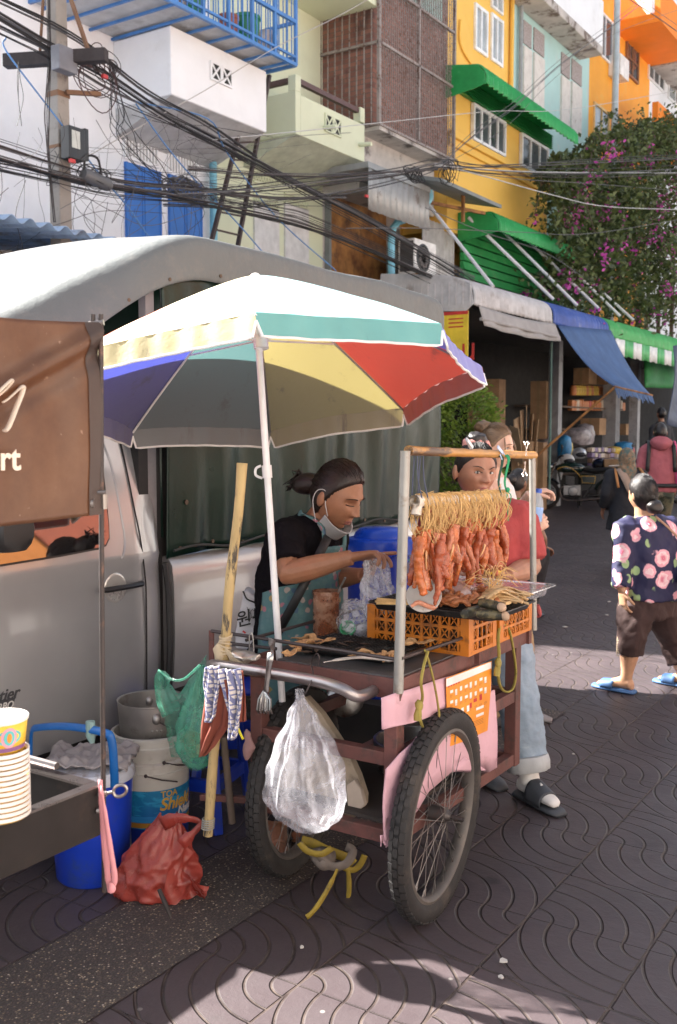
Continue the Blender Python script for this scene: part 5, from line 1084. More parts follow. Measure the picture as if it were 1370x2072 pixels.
tag(sq.build('crumpled_foil', mat('foil', (.5, .46, .42), .35, .7, dirt=(.2, .14, .1), ds=20)), 'crumpled foil lump on the left end of the cart', 'foil')
# leaf rolls, dried fish fan, sausages and offal on the trays
tz = .994 + .034
m_leafr = mat('leaf_roll_skin', (.024, .022, .012), .5, var=.6, vs=30, dirt=(.13, .105, .05), ds=26, dth=(.5, .62), bump=.002, bs=90); m_rice = mat('pale_filling', (.4, .27, .18), .7, bump=.002, bs=120)
for k, (x0, y0, x1, y1, dz, lb) in enumerate(((985, 1222, 1012, 1228, .028, 'green leaf wrapped roll on top of the others on the black tray'), (948, 1240, 975, 1232, 0, 'green leaf wrapped roll at the left of the three on the black tray'), (984, 1243, 1018, 1246, 0, 'green leaf wrapped roll at the right front of the black tray'))):
 a, e = P(x0, y0, Z=tz + .016 + dz), P(x1, y1, Z=tz + .016 + dz); d = (e - a).normalized(); a = a - d * .03; T_ = thing('leaf_roll', lb, 'leaf roll', a)
 MB().tube([a.lerp(e, u) for u in (0, .02, .2, .5, .8, 1)], [.007, .014, .0165, .017, .0165, .0145], 12).build('leaf_wrap', m_leafr, T_); MB().ball(e + d * .006, (.0155, .0155, .0145), 14, 10, f=lambda q: q * (1 + .2 * fb(q, 60, k))).build('filling', m_rice, T_)
m_dry = mat('dried_fish_skin', (.55, .36, .17), .55, var=.4, vs=22, dirt=(.3, .15, .06), ds=20, dth=(.55, .7), stretch=(1, 3, 1))
for k in range(26):
 u = (k % 13) / 12; a = P(975 + R.uniform(-8, 10), 1216 - 4 * u + R.uniform(-4, 5), Z=tz + .02 + .03 * R.random()); e = P(1050 + R.uniform(-28, 22), 1212 + 24 * u - 14, Z=tz + .012 + .028 * R.random())
 m_ = a.lerp(e, .5) + V((0, 0, .02 + .014 * math.sin(k))); b = MB().tube(cr([a, m_, e], 6), [.004, .009, .013, .015, .016, .016, .015, .014, .012, .009, .007, .012, .018], 8, flat=.3)
 tag(b.build('dried_fish', m_dry), 'golden dried fish fanned out over the leaf rolls', 'dried fish', 'dried fish fanned on the tray')
m_ten = mat('offal_pink', (.6, .25, .15), .35, var=.25, vs=25, dirt=(.7, .4, .28), ds=20, bump=.001, bs=80)
for k in range(6):
 a = P(832 + R.uniform(-8, 8), 1216 + k * 2.2, Z=tz + .01 + .006 * (k % 3)); e = P(878 + R.uniform(-6, 8), 1224 + R.uniform(-6, 8), Z=tz + .008 + .006 * (k % 2))
 tag(MB().tube(cr([a, a.lerp(e, .3) + V((0, 0, .014)), a.lerp(e, .65) + V((.004, .004, .003)), e], 5), [.006] * 3 + [.008] * 8 + [.009] * 4 + [.004], 8).build('raw_sausage', m_ten), 'thin pink raw sausage heaped beside the plastic lid', 'sausage', 'thin raw sausages on the tray')
m_fry = mat('browned_meat', (.38, .13, .045), .35, var=.4, vs=25, dirt=(.55, .3, .13), ds=25, bump=.003, bs=60)
for k, (px, py) in enumerate(((900, 1205), (915, 1214), (925, 1200), (908, 1218), (935, 1212), (918, 1195), (942, 1204), (930, 1220), (955, 1212), (895, 1214), (962, 1204), (975, 1210))):
 c = P(px, py, Z=tz + .016 + .008 * (k % 3)); pts = [c + V((.03 * math.cos(t * 1.6 + k) * (.6 + .3 * (k % 2)), .018 * math.sin(t * 1.9 + k), .01 * math.sin(t * 3))) for t in (j * .55 for j in range(8))]
 tag(MB().tube(cr(pts, 3), [.0075 + .003 * math.sin(j * 1.1 + k) for j in range(22)], 8).build('browned_meat', m_fry), 'curled browned meat strip heaped in the middle of the black tray', 'meat', 'browned meat heaped on the tray')
for k in range(34):     # heap of charred skewer meat in the middle and right of the tray
 px, py = R.uniform(940, 1050), R.uniform(1192, 1216); c = P(px, py, Z=tz + .012 + .04 * R.random() * (1 - abs(px - 995) / 70)); d = V((R.uniform(-1, 1), R.uniform(-1, 1), R.uniform(-.25, .35))).normalized() * R.uniform(.018, .035)
 tag(MB().tube(cr([c - d, c + V((0, 0, .005)), c + d * .6 + V((R.uniform(-.01, .01), R.uniform(-.01, .01), 0)), c + d], 3), [.004, .008, .010, .009, .011, .009, .010, .007, .008, .004], 8, flat=.7).build('browned_meat', m_fry), 'charred meat piece in the big heap behind the leaf rolls', 'meat', 'charred meat heaped behind the leaf rolls')
for k in range(9):
 c = P(R.uniform(600, 775), R.uniform(1296, 1330), Z=TZ + .037); d = V((R.uniform(-1, 1), R.uniform(-1, 1), .1)).normalized() * .02
 tag(MB().tube([c - d, c, c + d], [.003, .008, .004], 7, flat=.5).build('charred_scrap', mat('charcoal_scrap', (.05, .03, .02), .7, var=.5, vs=30)), 'small charred scrap left on the grill mesh', 'scrap', 'charred scraps on the grill')
m_egg = mat('bagged_balls', (.6, .36, .28), .28, var=.3, vs=18, dirt=(.72, .62, .58), ds=12, dth=(.5, .66))
for k in range(15):
 px, py = 862 + (k % 6) * 16 + R.uniform(-3, 3), 1190 - (k // 6) * 9 + R.uniform(-3, 3) + (k % 6) * 1.5
 c = P(px, py, Z=0.9947 + .055 + .022 * (k // 6)); tag(MB().ball(c, (.025, .022, .021), 14, 10, f=lambda q: q * (1 + .12 * fb(q, 40, k))).build('meat_ball', m_egg), 'pinkish meat ball bunched in clear film on the aluminium tray', 'meat ball', 'meat balls bunched on the tray')
m_film = mat('clear_film', (.85, .85, .88), .12, var=.05, alpha=(.08, .6, 22), bump=.006, bs=35, spec=.8)
c = P(902, 1184, Z=1.06); tag(MB().ball(c, (.125, .065, .05), 28, 16, f=lambda q: q * (1 + .16 * fb(q, 14, 2))).build('clear_bag', m_film, ang=0), 'clear film stretched over the meat balls on the aluminium tray', 'plastic bag')
a, e = P(905, 1180, Z=1.08), P(950, 1210, Z=1.0476); tag(MB().tube([a, a.lerp(e, .2), a.lerp(e, .6), a.lerp(e, .9), e], [.012, .026, .03, .022, .008], 14).build('wrapped_sausage', mat('wrapped_sausage_skin', (.5, .34, .3), .25, var=.35, vs=20, dirt=(.7, .62, .6), ds=16)), 'fat sausage wrapped in film lying on the aluminium tray', 'sausage')
# plastic lid leaning on the tray
lc = P(858, 1208, Z=tz + .045); nl = V((.35, -.75, .55)).normalized()
lid = MB().lathe([(.001, .0), (.052, .0), (.056, .003), (.058, .010), (.056, .012)], lc, 36, nl.to_track_quat('Z', 'Y').to_matrix()).build('plastic_disc', mat('frosted_lid', (.6, .56, .52), .35, dirt=(.3, .14, .07), ds=16, dth=(.6, .68), transl=.3), solid=.0012); tag(lid, 'round frosted plastic lid with sauce smears leaning on the black tray', 'lid')
# skewer sticks and loose straw
m_straw = mat('straw_tie', (.66, .42, .17), .6, var=.3, vs=18)
sk_ = MB()
for k in range(7): a = P(758 + R.uniform(0, 6), 1210 + k * 2, Z=tz + .012); sk_.tube([a, P(835, 1216 + k * 1.2, Z=tz + .014)], .0014, 4)
tag(sk_.build('bamboo_skewers', m_straw), 'bundle of bamboo skewers poking out left of the black tray', 'skewers')
def straws(b, c0, n, L_, sp, up=.04):
 for k in range(n):
  a = c0 + V((R.uniform(-sp, sp) * .3, R.uniform(-sp, sp), R.uniform(-.005, .01))); d = V((R.uniform(-1, 1), R.uniform(-1, 1), R.uniform(.1, 1))).normalized()
  b.tube(cr([a, a + d * L_ * .5 + V((0, 0, up * R.random())), a + d * L_ + V((0, 0, -up * R.random()))], 5), .0011, 4)
 return b
tag(straws(MB(), P(1000, 1185, Z=1.0908), 26, .10, .04).build('straw_ties', m_straw), 'tuft of loose straw ties behind the fanned dried fish', 'straw ties')
lp = MB()
for k in range(5):
 c = P(945, 1170, Z=1.0908); lp.tube([c + V((.045 * math.cos(t) * (1 + .1 * k), .02 * math.sin(t) + .01 * k, .05 * math.sin(t) + .006 * k)) for t in (j * .42 - .4 for j in range(11))], .0012, 4)
tag(lp.build('straw_ties', m_straw), 'looped straw ties rising from the bagged meat balls', 'straw ties')
pa, pb_ = P(838, 1015, X=-1.5336), P(1020, 1004, X=-1.5336)
PV = thing('hanging_pipe', 'dirty white plastic pipe hung by strings from the bamboo bar', 'pipe', pa)
d = (pb_ - pa).normalized()
m_pvc = mat('dirty_pvc', (.6, .54, .47), .5, dirt=(.25, .16, .1), ds=20, dth=(.5, .68))
MB().tube([pa, pa + d * .035], .021, 16, cap=False).tube([pa, pa + d * .035], .0155, 16, cap=False).tube([pa + d * .035, pb_], .017, 16).tube([pa + d * .02 + V((0, 0, -.01)), pa + d * .016 + V((0, -.004, -.042))], .017, 14).build('pipe_body', m_pvc, PV)
m_str = mat('blue_string', (.07, .08, .13), .8); m_gst = mat('green_string', (.02, .3, .13), .7)
for u, mm in ((.028, m_str), (.085, m_str)):
 p = pa.lerp(pb_, u); t_ = V((p.x, p.y, P(845, 915, X=-1.5336).z)); s = MB(); s.tube(cr([t_ + V((0, .0, .018)), t_.lerp(p, .5) + V((.002, 0, 0)), p + V((.018, 0, 0)), p + V((0, 0, -.019)), p + V((-.018, 0, .0)), t_ + V((-.01, 0, 0))], 4), .0022, 5)
 s.build('string', mm, PV)
for u, mm in ((.90, mat('dark_green_string', (.02, .07, .05), .8)), (.98, m_gst)):
 p = pa.lerp(pb_, u); z_ = P(1010, 930, X=-1.5336).z; t_ = V((p.x, p.y + .01, z_)); s = MB()
 for o in (-.008, .0, .009): s.tube(cr([t_ + V((o, o * .5, .018)), t_ + V((.018, o, 0)), t_.lerp(p, .6) + V((.006, o * .6, 0)), p + V((.019, 0, .005)), p + V((0, 0, -.02))], 4), .0022, 5)
 if mm is m_gst: s.tube(cr([p + V((.018, .0, .02)), p + V((.03, .01, .0)), p + V((.02, .005, -.05)), p + V((.025, .0, -.09))], 4), .002, 5); s.ball(p + V((.02, 0, .025)), .009, 8, 6)
 s.build('string', mm, PV)
m_meat = [mat('cured_meat_%s' % n, c, .28, var=.4, vs=30, dirt=d_, ds=34, dth=(.5, .66), bump=.003, bs=70, spec=.6, transl=.12) for n, c, d_ in (('orange', (.5, .125, .032), (.58, .22, .08)), ('red', (.38, .08, .03), (.55, .18, .075)), ('rose', (.46, .135, .06), (.66, .34, .18)))]
m_fat = mat('pale_fat', (.62, .34, .16), .35, var=.2, vs=25)
NM = 96
for k in range(NM):
 u = .06 + .92 * ((k * 0.618034) % 1.0 if k > 24 else (k + .5) / 25); p = pa.lerp(pb_, u); row = R.choice((-1, 0, 1)) if k <= 24 else R.choice((-1, -1, 0, 1))
 off = V((.026 * row + R.uniform(-.01, .01), R.uniform(-.008, .008), 0)); drop = R.uniform(.06, .115) + .02 * (1 - u); Lm = R.uniform(.13, .205) * (1.02 - .12 * u)
 top = p + off + V((0, 0, -drop)); T_ = thing('meat_strip', 'orange cured meat strip hanging by straw from the white pipe', 'meat strip', top, 'cured meat strips hanging from the white pipe')
 n = 13; w0 = R.uniform(.0095, .0155); ph, tw = R.uniform(0, 6), R.uniform(-.018, .018); pts, rs = [], []
 for j in range(n):
  t_ = j / (n - 1); pts.append(top + V((.008 * math.sin(t_ * 5 + ph) + tw * t_ * .4, .008 * math.cos(t_ * 4 + ph) + tw * t_, -Lm * t_))); rs.append(w0 * (.5 + .62 * math.sin(PI * min(1, .14 + t_ * .84)) ** .7) * (1 + .22 * math.sin(t_ * 5.5 + ph)) + .0015)
 rs[-1] = .003; b = MB().tube(cr(pts, 3), [rs[min(n - 1, i // 3)] * (1 + .16 * fb(V((i * .35, k, 0)), 1)) for i in range((n - 1) * 3 + 1)], 12, flat=R.uniform(.55, .85), up=V((R.uniform(-1, 1), 1, 0)))
 for i, v in enumerate(b.v): b.v[i] = v + V((.0042 * fb(v, 55, k) + .0015 * fb(v, 150, k), .0042 * fb(v, 55, k + 50), 0))
 body = b.build('meat_body', m_meat[R.choice((0, 0, 1, 1, 2))], T_, ang=0)
 if k % 6 == 0:
  i0 = 4 + k % 3; MB().tube(cr([pts[i0] + V((.008, -.008, 0)), pts[i0 + 1] + V((.012, -.011, 0)), pts[i0 + 3] + V((.010, -.010, 0)), pts[i0 + 5] + V((.004, -.008, 0))], 4), [.002, .0035, .004, .0045, .004, .004, .0035, .0035, .0035, .003, .002, .002, .001], 8).build('fat_streak', m_fat, T_, ang=0)
 st_ = MB()
 for j in range(R.randint(3, 5)):
  s = R.choice((-1, 1)); o = R.uniform(-.022, .022); w_ = R.uniform(.018, .025); e = top + V((R.uniform(-.01, .01), R.uniform(-.012, .012), R.uniform(-.02, .012)))
  q0 = p + V((-s * w_ * .8, o, -R.uniform(.0, .03))); q1 = p + V((0, o * 1.1, w_)); q2 = p + V((s * w_, o, -.004)); q3 = q2.lerp(e, .5) + V((s * R.uniform(0, .03), R.uniform(-.025, .025), R.uniform(-.01, .01)))
  st_.tube(cr([q0, q1, q2, q3, e], 4), R.uniform(.0009, .0014), 4)
 st_.build('straw_tie', m_straw, T_, ang=0)
fz = MB()
for k in range(90):
 p = pa.lerp(pb_, R.uniform(.1, 1)); a = R.uniform(.3, 2.8); q = p + V((.02 * math.cos(a), 0, .02 * math.sin(a))); dr = V((R.uniform(-.6, .6), R.uniform(-1, 1), R.uniform(-.4, .22))).normalized() * R.uniform(.015, .045)
 fz.tube(cr([q - dr * .5, q + V((0, 0, .004)), q + dr], 3), .0011, 4)
fz.build('straw_knots', m_straw, PV, ang=0)
# metal clips on the far end of the bar
for k, (x, y, t_, lb) in enumerate(((1065, 912, 0, 'spring clip standing up on the far end of the bamboo bar'), (1062, 945, PI, 'spring clip hanging below the far end of the bamboo bar'))):
 c = P(x, y, X=-1.512); cp = MB(); s = -1 if t_ else 1
 for e in (1, -1): cp.tube([c + V((0, .006 * e, -.02 * s)), c + V((0, -.003 * e, 0)), c + V((0, .016 * e, .024 * s))], [.0018, .0024, .0018], 6); cp.tube([c + V((0, .017 * e + .007 * math.cos(a), .029 * s + .007 * math.sin(a))) for a in (j * PI / 5 for j in range(11))], .0016, 5)
 tag(cp.build('spring_clip', mat('clip_steel', (.45, .4, .36), .3, .9)), lb, 'clip')
nc = MB().tube(cr([P(1012, 920, X=-1.512), P(1016, 930, X=-1.512), P(1008, 905, X=-1.5444), P(1022, 921, X=-1.512)], 3), .002, 5); cp = P(1012, 917, X=-1.5228); nc.box(cp + V((0, 0, .012)), (.004, .05, .012), Matrix.Rotation(-.5, 3, 'X'))
tag(nc.build('clothes_peg', mat('pale_blue_plastic', (.45, .55, .75), .4)), 'pale blue plastic peg clipped on the bamboo bar', 'peg')
nc = MB(); cp = P(948, 904, X=-1.5228); nc.box(cp + V((0, 0, .012)), (.004, .05, .012), Matrix.Rotation(-.7, 3, 'X')); nc.box(cp + V((.006, 0, .01)), (.004, .05, .012), Matrix.Rotation(-.55, 3, 'X'))
tag(nc.build('clothes_peg', mat('clear_peg', (.6, .62, .65), .25)), 'clear plastic peg clipped near the middle of the bamboo bar', 'peg')
jc = P(660, 1282, Z=TZ); J = thing('sauce_tub', 'clear plastic tub caked with reddish brown chilli sauce', 'tub', jc); jr = .05
MB().lathe([(jr * .94, 0), (jr, .01), (jr, .15), (jr * 1.04, .152), (jr * 1.04, .165), (jr * .98, .166), (jr * .97, .012)], jc, 32).build('tub_wall', mat('smeared_clear_plastic', (.36, .2, .13), .25, var=.35, vs=14, dirt=(.2, .065, .03), ds=12, dth=(.42, .56), alpha=.8), J)
MB().lathe([(.001, .004), (jr * .93, .004), (jr * .93, .13), (.03, .145), (.001, .14)], jc, 24).build('sauce', mat('chilli_sauce', (.2, .055, .02), .5, var=.5, vs=30, bump=.004, bs=60), J)
a = jc + V((.03, .0, .12)); MB().tube([a, a + V((.05, .01, .1))], [.0035, .0045], 6).build('spoon', steel, J)
c = P(722, 1255, Z=TZ + .05); tag(MB().ball(c, (.09, .08, .075), 30, 20, f=lambda q: q * (1 + .32 * fb(q, 22, 3) + .1 * fb(q, 60, 3))).build('crumpled_bag', m_film, ang=0), 'crumpled clear plastic bag beside the sauce tub', 'plastic bag')
c = P(704, 1272, Z=TZ + .03); nl = V((.3, -.75, .5)).normalized(); tag(MB().lathe([(.026, -.008), (.03, -.008), (.03, .008), (.026, .008), (.026, -.008)], c, 28, nl.to_track_quat('Z', 'Y').to_matrix()).build('tape_roll', mat('green_tape', (.03, .3, .12), .4)), 'small roll of green tape leaning on the crumpled bag', 'tape roll')
c = P(832, 1165, D=4.05); bt = MB().lathe([(.001, 0), (.018, 0), (.018, .05), (.007, .062), (.007, .085), (.001, .086)], c, 14); tag(bt.build('small_bottle', mat('bottle_clear', (.5, .5, .52), .1, alpha=.5)), 'small clear bottle standing left of the plastic lid', 'bottle')
c = P(850, 1160, D=4.104); tag(MB().lathe([(.02, 0), (.045, .05), (.05, .055), (.043, .05), (.018, .003)], c, 20).build('teal_bowl', mat('teal_plastic', (.01, .28, .22), .4)), 'teal plastic bowl behind the hanging meat', 'bowl')
def bag(name, label, mt, top, bot, wid, dep=.6, seed=0, twist=.0, neck=.012, fold=.35, cat='plastic bag', prof=None, nv=30):
 top, bot = V(top), V(bot); ax_ = bot - top; L_ = ax_.length; x = V((math.cos(YAW), math.sin(YAW), 0)); y = V((-math.sin(YAW), math.cos(YAW), 0)); pr = prof or [(0, neck / wid), (.06, .1), (.2, .34), (.4, .68), (.6, .95), (.75, 1.0), (.88, .86), (.96, .5), (1, .12)]
 def w(t_):
  for (a, b), (c_, d_) in zip(pr, pr[1:]):
   if t_ <= c_: k = (t_ - a) / (c_ - a); k = k * k * (3 - 2 * k); return b + (d_ - b) * k
  return pr[-1][1]
 def fn(u, v):
  a = 2 * PI * u; r = wid * w(v); f_ = 1 + fold * (1 - v) ** .7 * (.5 * math.sin(a * 9 + seed + 3 * v) + .35 * math.sin(a * 17 + seed * 2)) * (1 if v > .02 else .4) + .16 * fb(V((math.cos(a) * 1.6, math.sin(a) * 1.6, v * 3.2)), 1.3, seed) + .07 * fb(V((math.cos(a) * 4, math.sin(a) * 4, v * 9)), 1.3, seed + 3)
  return top + ax_ * v + x * (math.cos(a) * r * f_) + y * (math.sin(a) * r * dep * f_)
 return MB().grid(fn, 84, nv)
m_wbag = mat('thin_white_plastic', (.62, .62, .68), .22, var=.04, alpha=(.14, .5, 9), bump=.002, bs=22, spec=.7, transl=.35)
B1 = thing('white_bag', 'knotted translucent white plastic bag hanging from the cart handle', 'plastic bag', P(605, 1400, Y=2.5164))
bag('x', '', None, P(606, 1394, Y=2.5164), P(628, 1686, Y=2.484), .118, .62, 1).build('bag_skin', m_wbag, B1, ang=0)
hk = MB(); a = P(612, 1395, Y=2.5218); t_ = P(640, 1330, Y=2.7); hk.tube(cr([a + V((-.01, 0, .0)), a + V((.008, 0, -.012)), a + V((.02, 0, .004)), a + V((.02, .03, .04)), t_ + V((-.02, 0, -.02)), t_ + V((0, 0, .012)), t_ + V((.012, 0, .0)), t_ + V((.006, 0, -.03))], 4), .0026, 6); tag(hk.build('wire_hook', m_rod), 'dark wire hook carrying the white plastic bag', 'hook')
a = P(507, 1288, Y=2.6892); hk = MB().tube(cr([a + V((-.008, 0, -.06)), a + V((-.002, -.004, -.03)), a + V((0, -.006, .008)), a + V((.008, 0, .008)), a + V((.01, .004, -.05)), a + V((.0, .004, -.065))], 4), .0022, 6); tag(hk.build('wire_hook', steel), 'pale wire hook over the left of the guard rail', 'hook')
TG = thing('tongs', 'flat steel tongs with claw ends hanging on the guard rail', 'tongs', P(546, 1295, Y=2.6784))
for s in (0, 1):
 y_ = 2.482 + .012 * s - .02; ribbon([P(552 - 4 * s, 1294, Y=2.6892), P(548, 1320, Y=y_), P(543, 1360, Y=y_), P(538, 1400, Y=y_)], [.02, .02, .017, .015], vn, 'tong_arm', steel, TG, .002)
cl_ = MB()
for k in range(6): a = P(524 + k * 4.6, 1415, Y=2.646); cl_.tube([P(535, 1398, Y=2.6568), a, a + V((.004 * (k - 3) * .3, -.004, -.035)), a + V((.002 * (k - 3), .006, -.05))], [.006, .005, .005, .003], 6)
cl_.build('claw', steel, TG)
m_stick = mat('weathered_bamboo', (.46, .33, .15), .65, var=.2, vs=4, dirt=(.06, .05, .04), ds=5, dth=(.52, .62), stretch=(6, 6, 1.4))
s0, s1 = P(490, 937, Y=2.6244), P(419, 1690, Y=2.5704)
ST = thing('bamboo_pole', 'thick scorched bamboo pole tied upright to the left end of the cart', 'pole', s1)
MB().tube([s0.lerp(s1, k / 14) + V((.004 * math.sin(k), 0, 0)) for k in range(15)], [.0165 + .0018 * (k % 4 == 0) for k in range(15)], 14).build('cane', m_stick, ST)
cb = MB()
for k in range(7): c = s0.lerp(s1, .455 + k * .007); cb.tube([c + V((.0205 * math.cos(a), .0205 * math.sin(a), .006 * math.sin(a + k))) for a in (j * PI / 7 for j in range(15))], .0035, 5)
c = s0.lerp(s1, .50); cb.ball(c + V((-.01, -.012, -.0)), (.022, .018, .032), 14, 10, f=lambda q: q * (1 + .35 * fb(q, 60)))
for k in range(5): cb.tube(cr([c + V((.01, -.01, .02)), c + V((.03 + .008 * k, -.01, -.01)), c + V((.05 + .02 * k, 0, -.05))], 3), .003, 5)
cb.build('cord_lashing', mat('dirty_cord', (.5, .4, .27), .85, bump=.003, bs=80), ST)
cb = MB()
for k in range(5): c = s0.lerp(s1, .955 + k * .006); cb.tube([c + V((.021 * math.cos(a), .021 * math.sin(a), 0)) for a in (j * PI / 7 for j in range(15))], .0025, 5)
cb.build('cord_lashing', mat('grey_cord', (.35, .34, .3), .85), ST)
a, b = P(452, 1490, Y=2.6676), P(470, 1665, Y=2.7); tag(MB().tube([a, b], .013, 10).build('wooden_stick', mat('dark_wood', (.12, .09, .07), .8, var=.3)), 'short dark wooden stick beside the lower end of the bamboo pole', 'stick')
m_gbag = mat('green_plastic', (.13, .45, .32), .25, var=.08, alpha=(.4, .75, 8), bump=.006, bs=20, spec=.7, transl=.35)
GB = thing('green_bag', 'pale green plastic bag with looped handles tied to the cart end', 'plastic bag', P(400, 1340, Y=2.592))
gp = [(0, .12), (.1, .22), (.25, .5), (.45, .82), (.65, 1.0), (.8, .98), (.92, .75), (1, .35)]
bag('x', '', None, P(408, 1345, Y=2.6136), P(398, 1556, Y=2.592), .072, .7, 4, prof=gp).build('bag_skin', m_gbag, GB, ang=0)
def hl(pts, y, w_): return ribbon([P(px, py, Y=y + .01 * i) for i, (px, py) in enumerate(pts)], w_, vn, 'bag_handle', m_gbag, GB, .001)
MB().grid(lambda u, v: P(318 + 100 * u, 1352 + 190 * v + 62 * (1 - abs(2 * u - .9)) ** 1.0 * (1 - v) - 6 * u - (16 * u * (1 - v)), Y=2.6136 + .03 * math.sin(u * 9) * v - .03 * v) + V((.0, .012 * fb(V((u * 4, v * 5, 0)), 1.6, 3), 0)) + V((.065 * v * (1 - u) ** 1.4, 0, .03 * v * (1 - u))), 30, 26).build('bag_side', m_gbag, GB, ang=0)
hl([(345, 1378), (330, 1362), (318, 1372), (322, 1420), (334, 1450)], 2.41, .018); hl([(405, 1345), (372, 1374), (345, 1374), (320, 1356)], 2.44, .008)
c = P(392, 1505, Y=2.6244); MB().ball(c, (.05, .035, .045), 16, 12, f=lambda q: q * (1 + .3 * fb(q, 30))).build('bag_contents', mat('orange_scraps', (.4, .22, .07), .6, var=.6, vs=40, dirt=(.6, .55, .4), ds=22), GB)
m_check = bpy.data.materials.new('blue_checked_cloth'); t = NT(m_check); X_, Y_, Z_ = t.xyz()
def wv(o, s): return t.step(t.math('SINE', t.math('MULTIPLY', o, s)), .3, .6)
ch = t.math('MAXIMUM', wv(t.math('ADD', X_, t.math('MULTIPLY', Z_, .3)), 420), wv(Z_, 420)); c = t.mix(ch, (.6, .55, .52), (.16, .17, .3)); t.put(t.b.inputs['Base Color'], c); t.b.inputs['Roughness'].default_value = .9; t.bump(t.noise(110, 3), .003)
def cloth(name, label, m, pts, y0, amp, cat='cloth', fold=16, seed=0, parent=None):
 def fn(u, v):
  k = v * (len(pts) - 1); i = min(len(pts) - 2, int(k)); f_ = k - i; l = pts[i][0] + (pts[i + 1][0] - pts[i][0]) * f_; r = pts[i][1] + (pts[i + 1][1] - pts[i][1]) * f_; y = pts[i][2] + (pts[i + 1][2] - pts[i][2]) * f_
  q = P(l + (r - l) * u, y, Y=y0); return q + V((0, amp * math.sin(u * fold + seed + 2.5 * v) - amp * math.cos(u * fold * .47 + v * 4), amp * .7 * fb(q, 26, seed)))
 o = MB().grid(fn, 36, 30).build(name, m, parent, ang=0, solid=.004); return tag(o, label, cat) if label else o
cloth('dishcloth', 'brick red cloth hanging from the handle between checked rags', mat('brick_cloth', (.2, .05, .03), .9, bump=.002, bs=90), [(422, 462, 1375), (415, 466, 1420), (407, 460, 1470), (405, 432, 1510), (406, 412, 1530)], 2.33, .007, seed=2)
cloth('dishcloth', 'blue checked rag hanging from the left end of the handle', m_check, [(418, 440, 1350), (411, 444, 1385), (412, 440, 1420), (416, 438, 1448), (418, 428, 1460)], 2.315, .007, fold=22)
cloth('dishcloth', 'longer blue checked rag hanging right of the brick red cloth', m_check, [(449, 480, 1355), (455, 488, 1395), (460, 486, 1440), (464, 482, 1475), (468, 474, 1496)], 2.32, .009, fold=22, seed=5)
cloth('dishcloth', 'narrow red cloth behind the checked rags on the handle', mat('brick_cloth', (.2, .05, .03), .9), [(474, 494, 1358), (480, 496, 1410), (484, 496, 1460)], 2.37, .006, seed=7)
for k, pts in enumerate(([(458, 1440), (462, 1470), (464, 1496)], [(470, 1445), (480, 1470), (492, 1496)])): tag(ribbon([P(x, y, Y=2.5488) for x, y in pts], .008, vn, 'yellow_strip', mat('bright_yellow_strip', (.72, .6, .02), .5)), 'bright yellow strip dangling under the rags', 'strip', 'yellow strips under the rags')
c = P(502, 1500, Y=2.646); tag(MB().ball(c, (.016, .012, .04), 14, 12, f=lambda q: q * (1 + .5 * fb(q, 45)) * (1 + .5 * (q.z < 0))).build('knotted_rag', mat('dusty_pink_rag', (.28, .16, .15), .9, bump=.002, bs=60)), 'dusty pink rag knotted round the cart leg', 'rag')
# boards stored inside the cart
m_cb = mat('stained_corrugated_board', (.45, .36, .26), .85, var=.2, vs=6, dirt=(.13, .1, .08), ds=4, dth=(.5, .66), bump=.003, bs=40)
o = MB().prism([P(x, y, Y=2.8296) for x, y in ((618, 1410), (650, 1445), (680, 1490), (706, 1530), (724, 1570), (737, 1610), (735, 1640), (715, 1655), (640, 1650), (560, 1640), (560, 1450))], (.0, .03, 0)).build('cardboard_fan', m_cb, smooth=False, bevel=.002); tag(o, 'thick corrugated board with a curved edge stored inside the cart', 'board')
o = MB().prism([P(x, y, Y=2.7972) for x, y in ((700, 1590), (716, 1578), (730, 1600), (738, 1630), (718, 1648), (704, 1640))], (.0, .02, 0)).build('bread_board', mat('pale_wood', (.55, .45, .36), .7), smooth=False, bevel=.004); tag(o, 'small pale wooden block leaning on the corrugated board', 'block')
c = V((-1.75, 3.2, .362)); tag(MB().lathe([(.1, 0), (.13, .02), (.15, .13), (.16, .13), (.16, .12), (.14, .02)], c, 28).build('steel_pot', steel), 'steel pot stored on the lower shelf of the cart', 'pot')
c = P(700, 1412, D=3.888); tag(MB().lathe([(.001, 0), (.07, .0), (.075, .01), (.06, .02), (.001, .02)], c, 28, V((.4, -.9, .3)).to_track_quat('Z', 'Y').to_matrix()).build('steel_disc', steel), 'round steel lid hanging inside the cart frame', 'lid')
q = [P(1088, 1225, X=-1.512), P(1092, 1244, X=-1.512), P(1086, 1248, X=-1.5228)]; tag(MB().tube(cr(q, 4), [.008, .009, .01, .01, .008, .007, .006, .005, .004], 8).build('rag_knot', mat('red_rag', (.4, .08, .08), .8)), 'red and blue rag tied at the far corner of the cart', 'rag')
# ================================================================ neighbouring cart corner (foreground left)
K0 = P(202, 1590, D=2.0)
m_dks = mat('dark_stained_steel', (.02, .016, .015), .6, .1, spec=.25, var=.3, dirt=(.045, .03, .024), ds=6)
NC = thing('metal_cart', 'corner of a dark stained metal food cart with an open box top', 'food cart', K0 + V((-.4, -.4, -.3)))
zt, zb = K0.z, P(202, 1690, D=2.0).z; x0, y0 = K0.x, K0.y
bx = MB(); t_ = .008
bx.bb((x0 - t_, y0 - 1.1, zb), (x0, y0, zt)); bx.bb((x0 - .75, y0 - t_, zb), (x0 - t_, y0 - .0005, zt - .001)); bx.bb((x0 - .75, y0 - 1.1, zb), (x0 - .75 + t_, y0 - t_, zt)); bx.bb((x0 - .75, y0 - 1.1, zb), (x0 - t_, y0 - t_, zb + .01))
bx.build('box_body', m_dks, NC, smooth=False, bevel=.002)
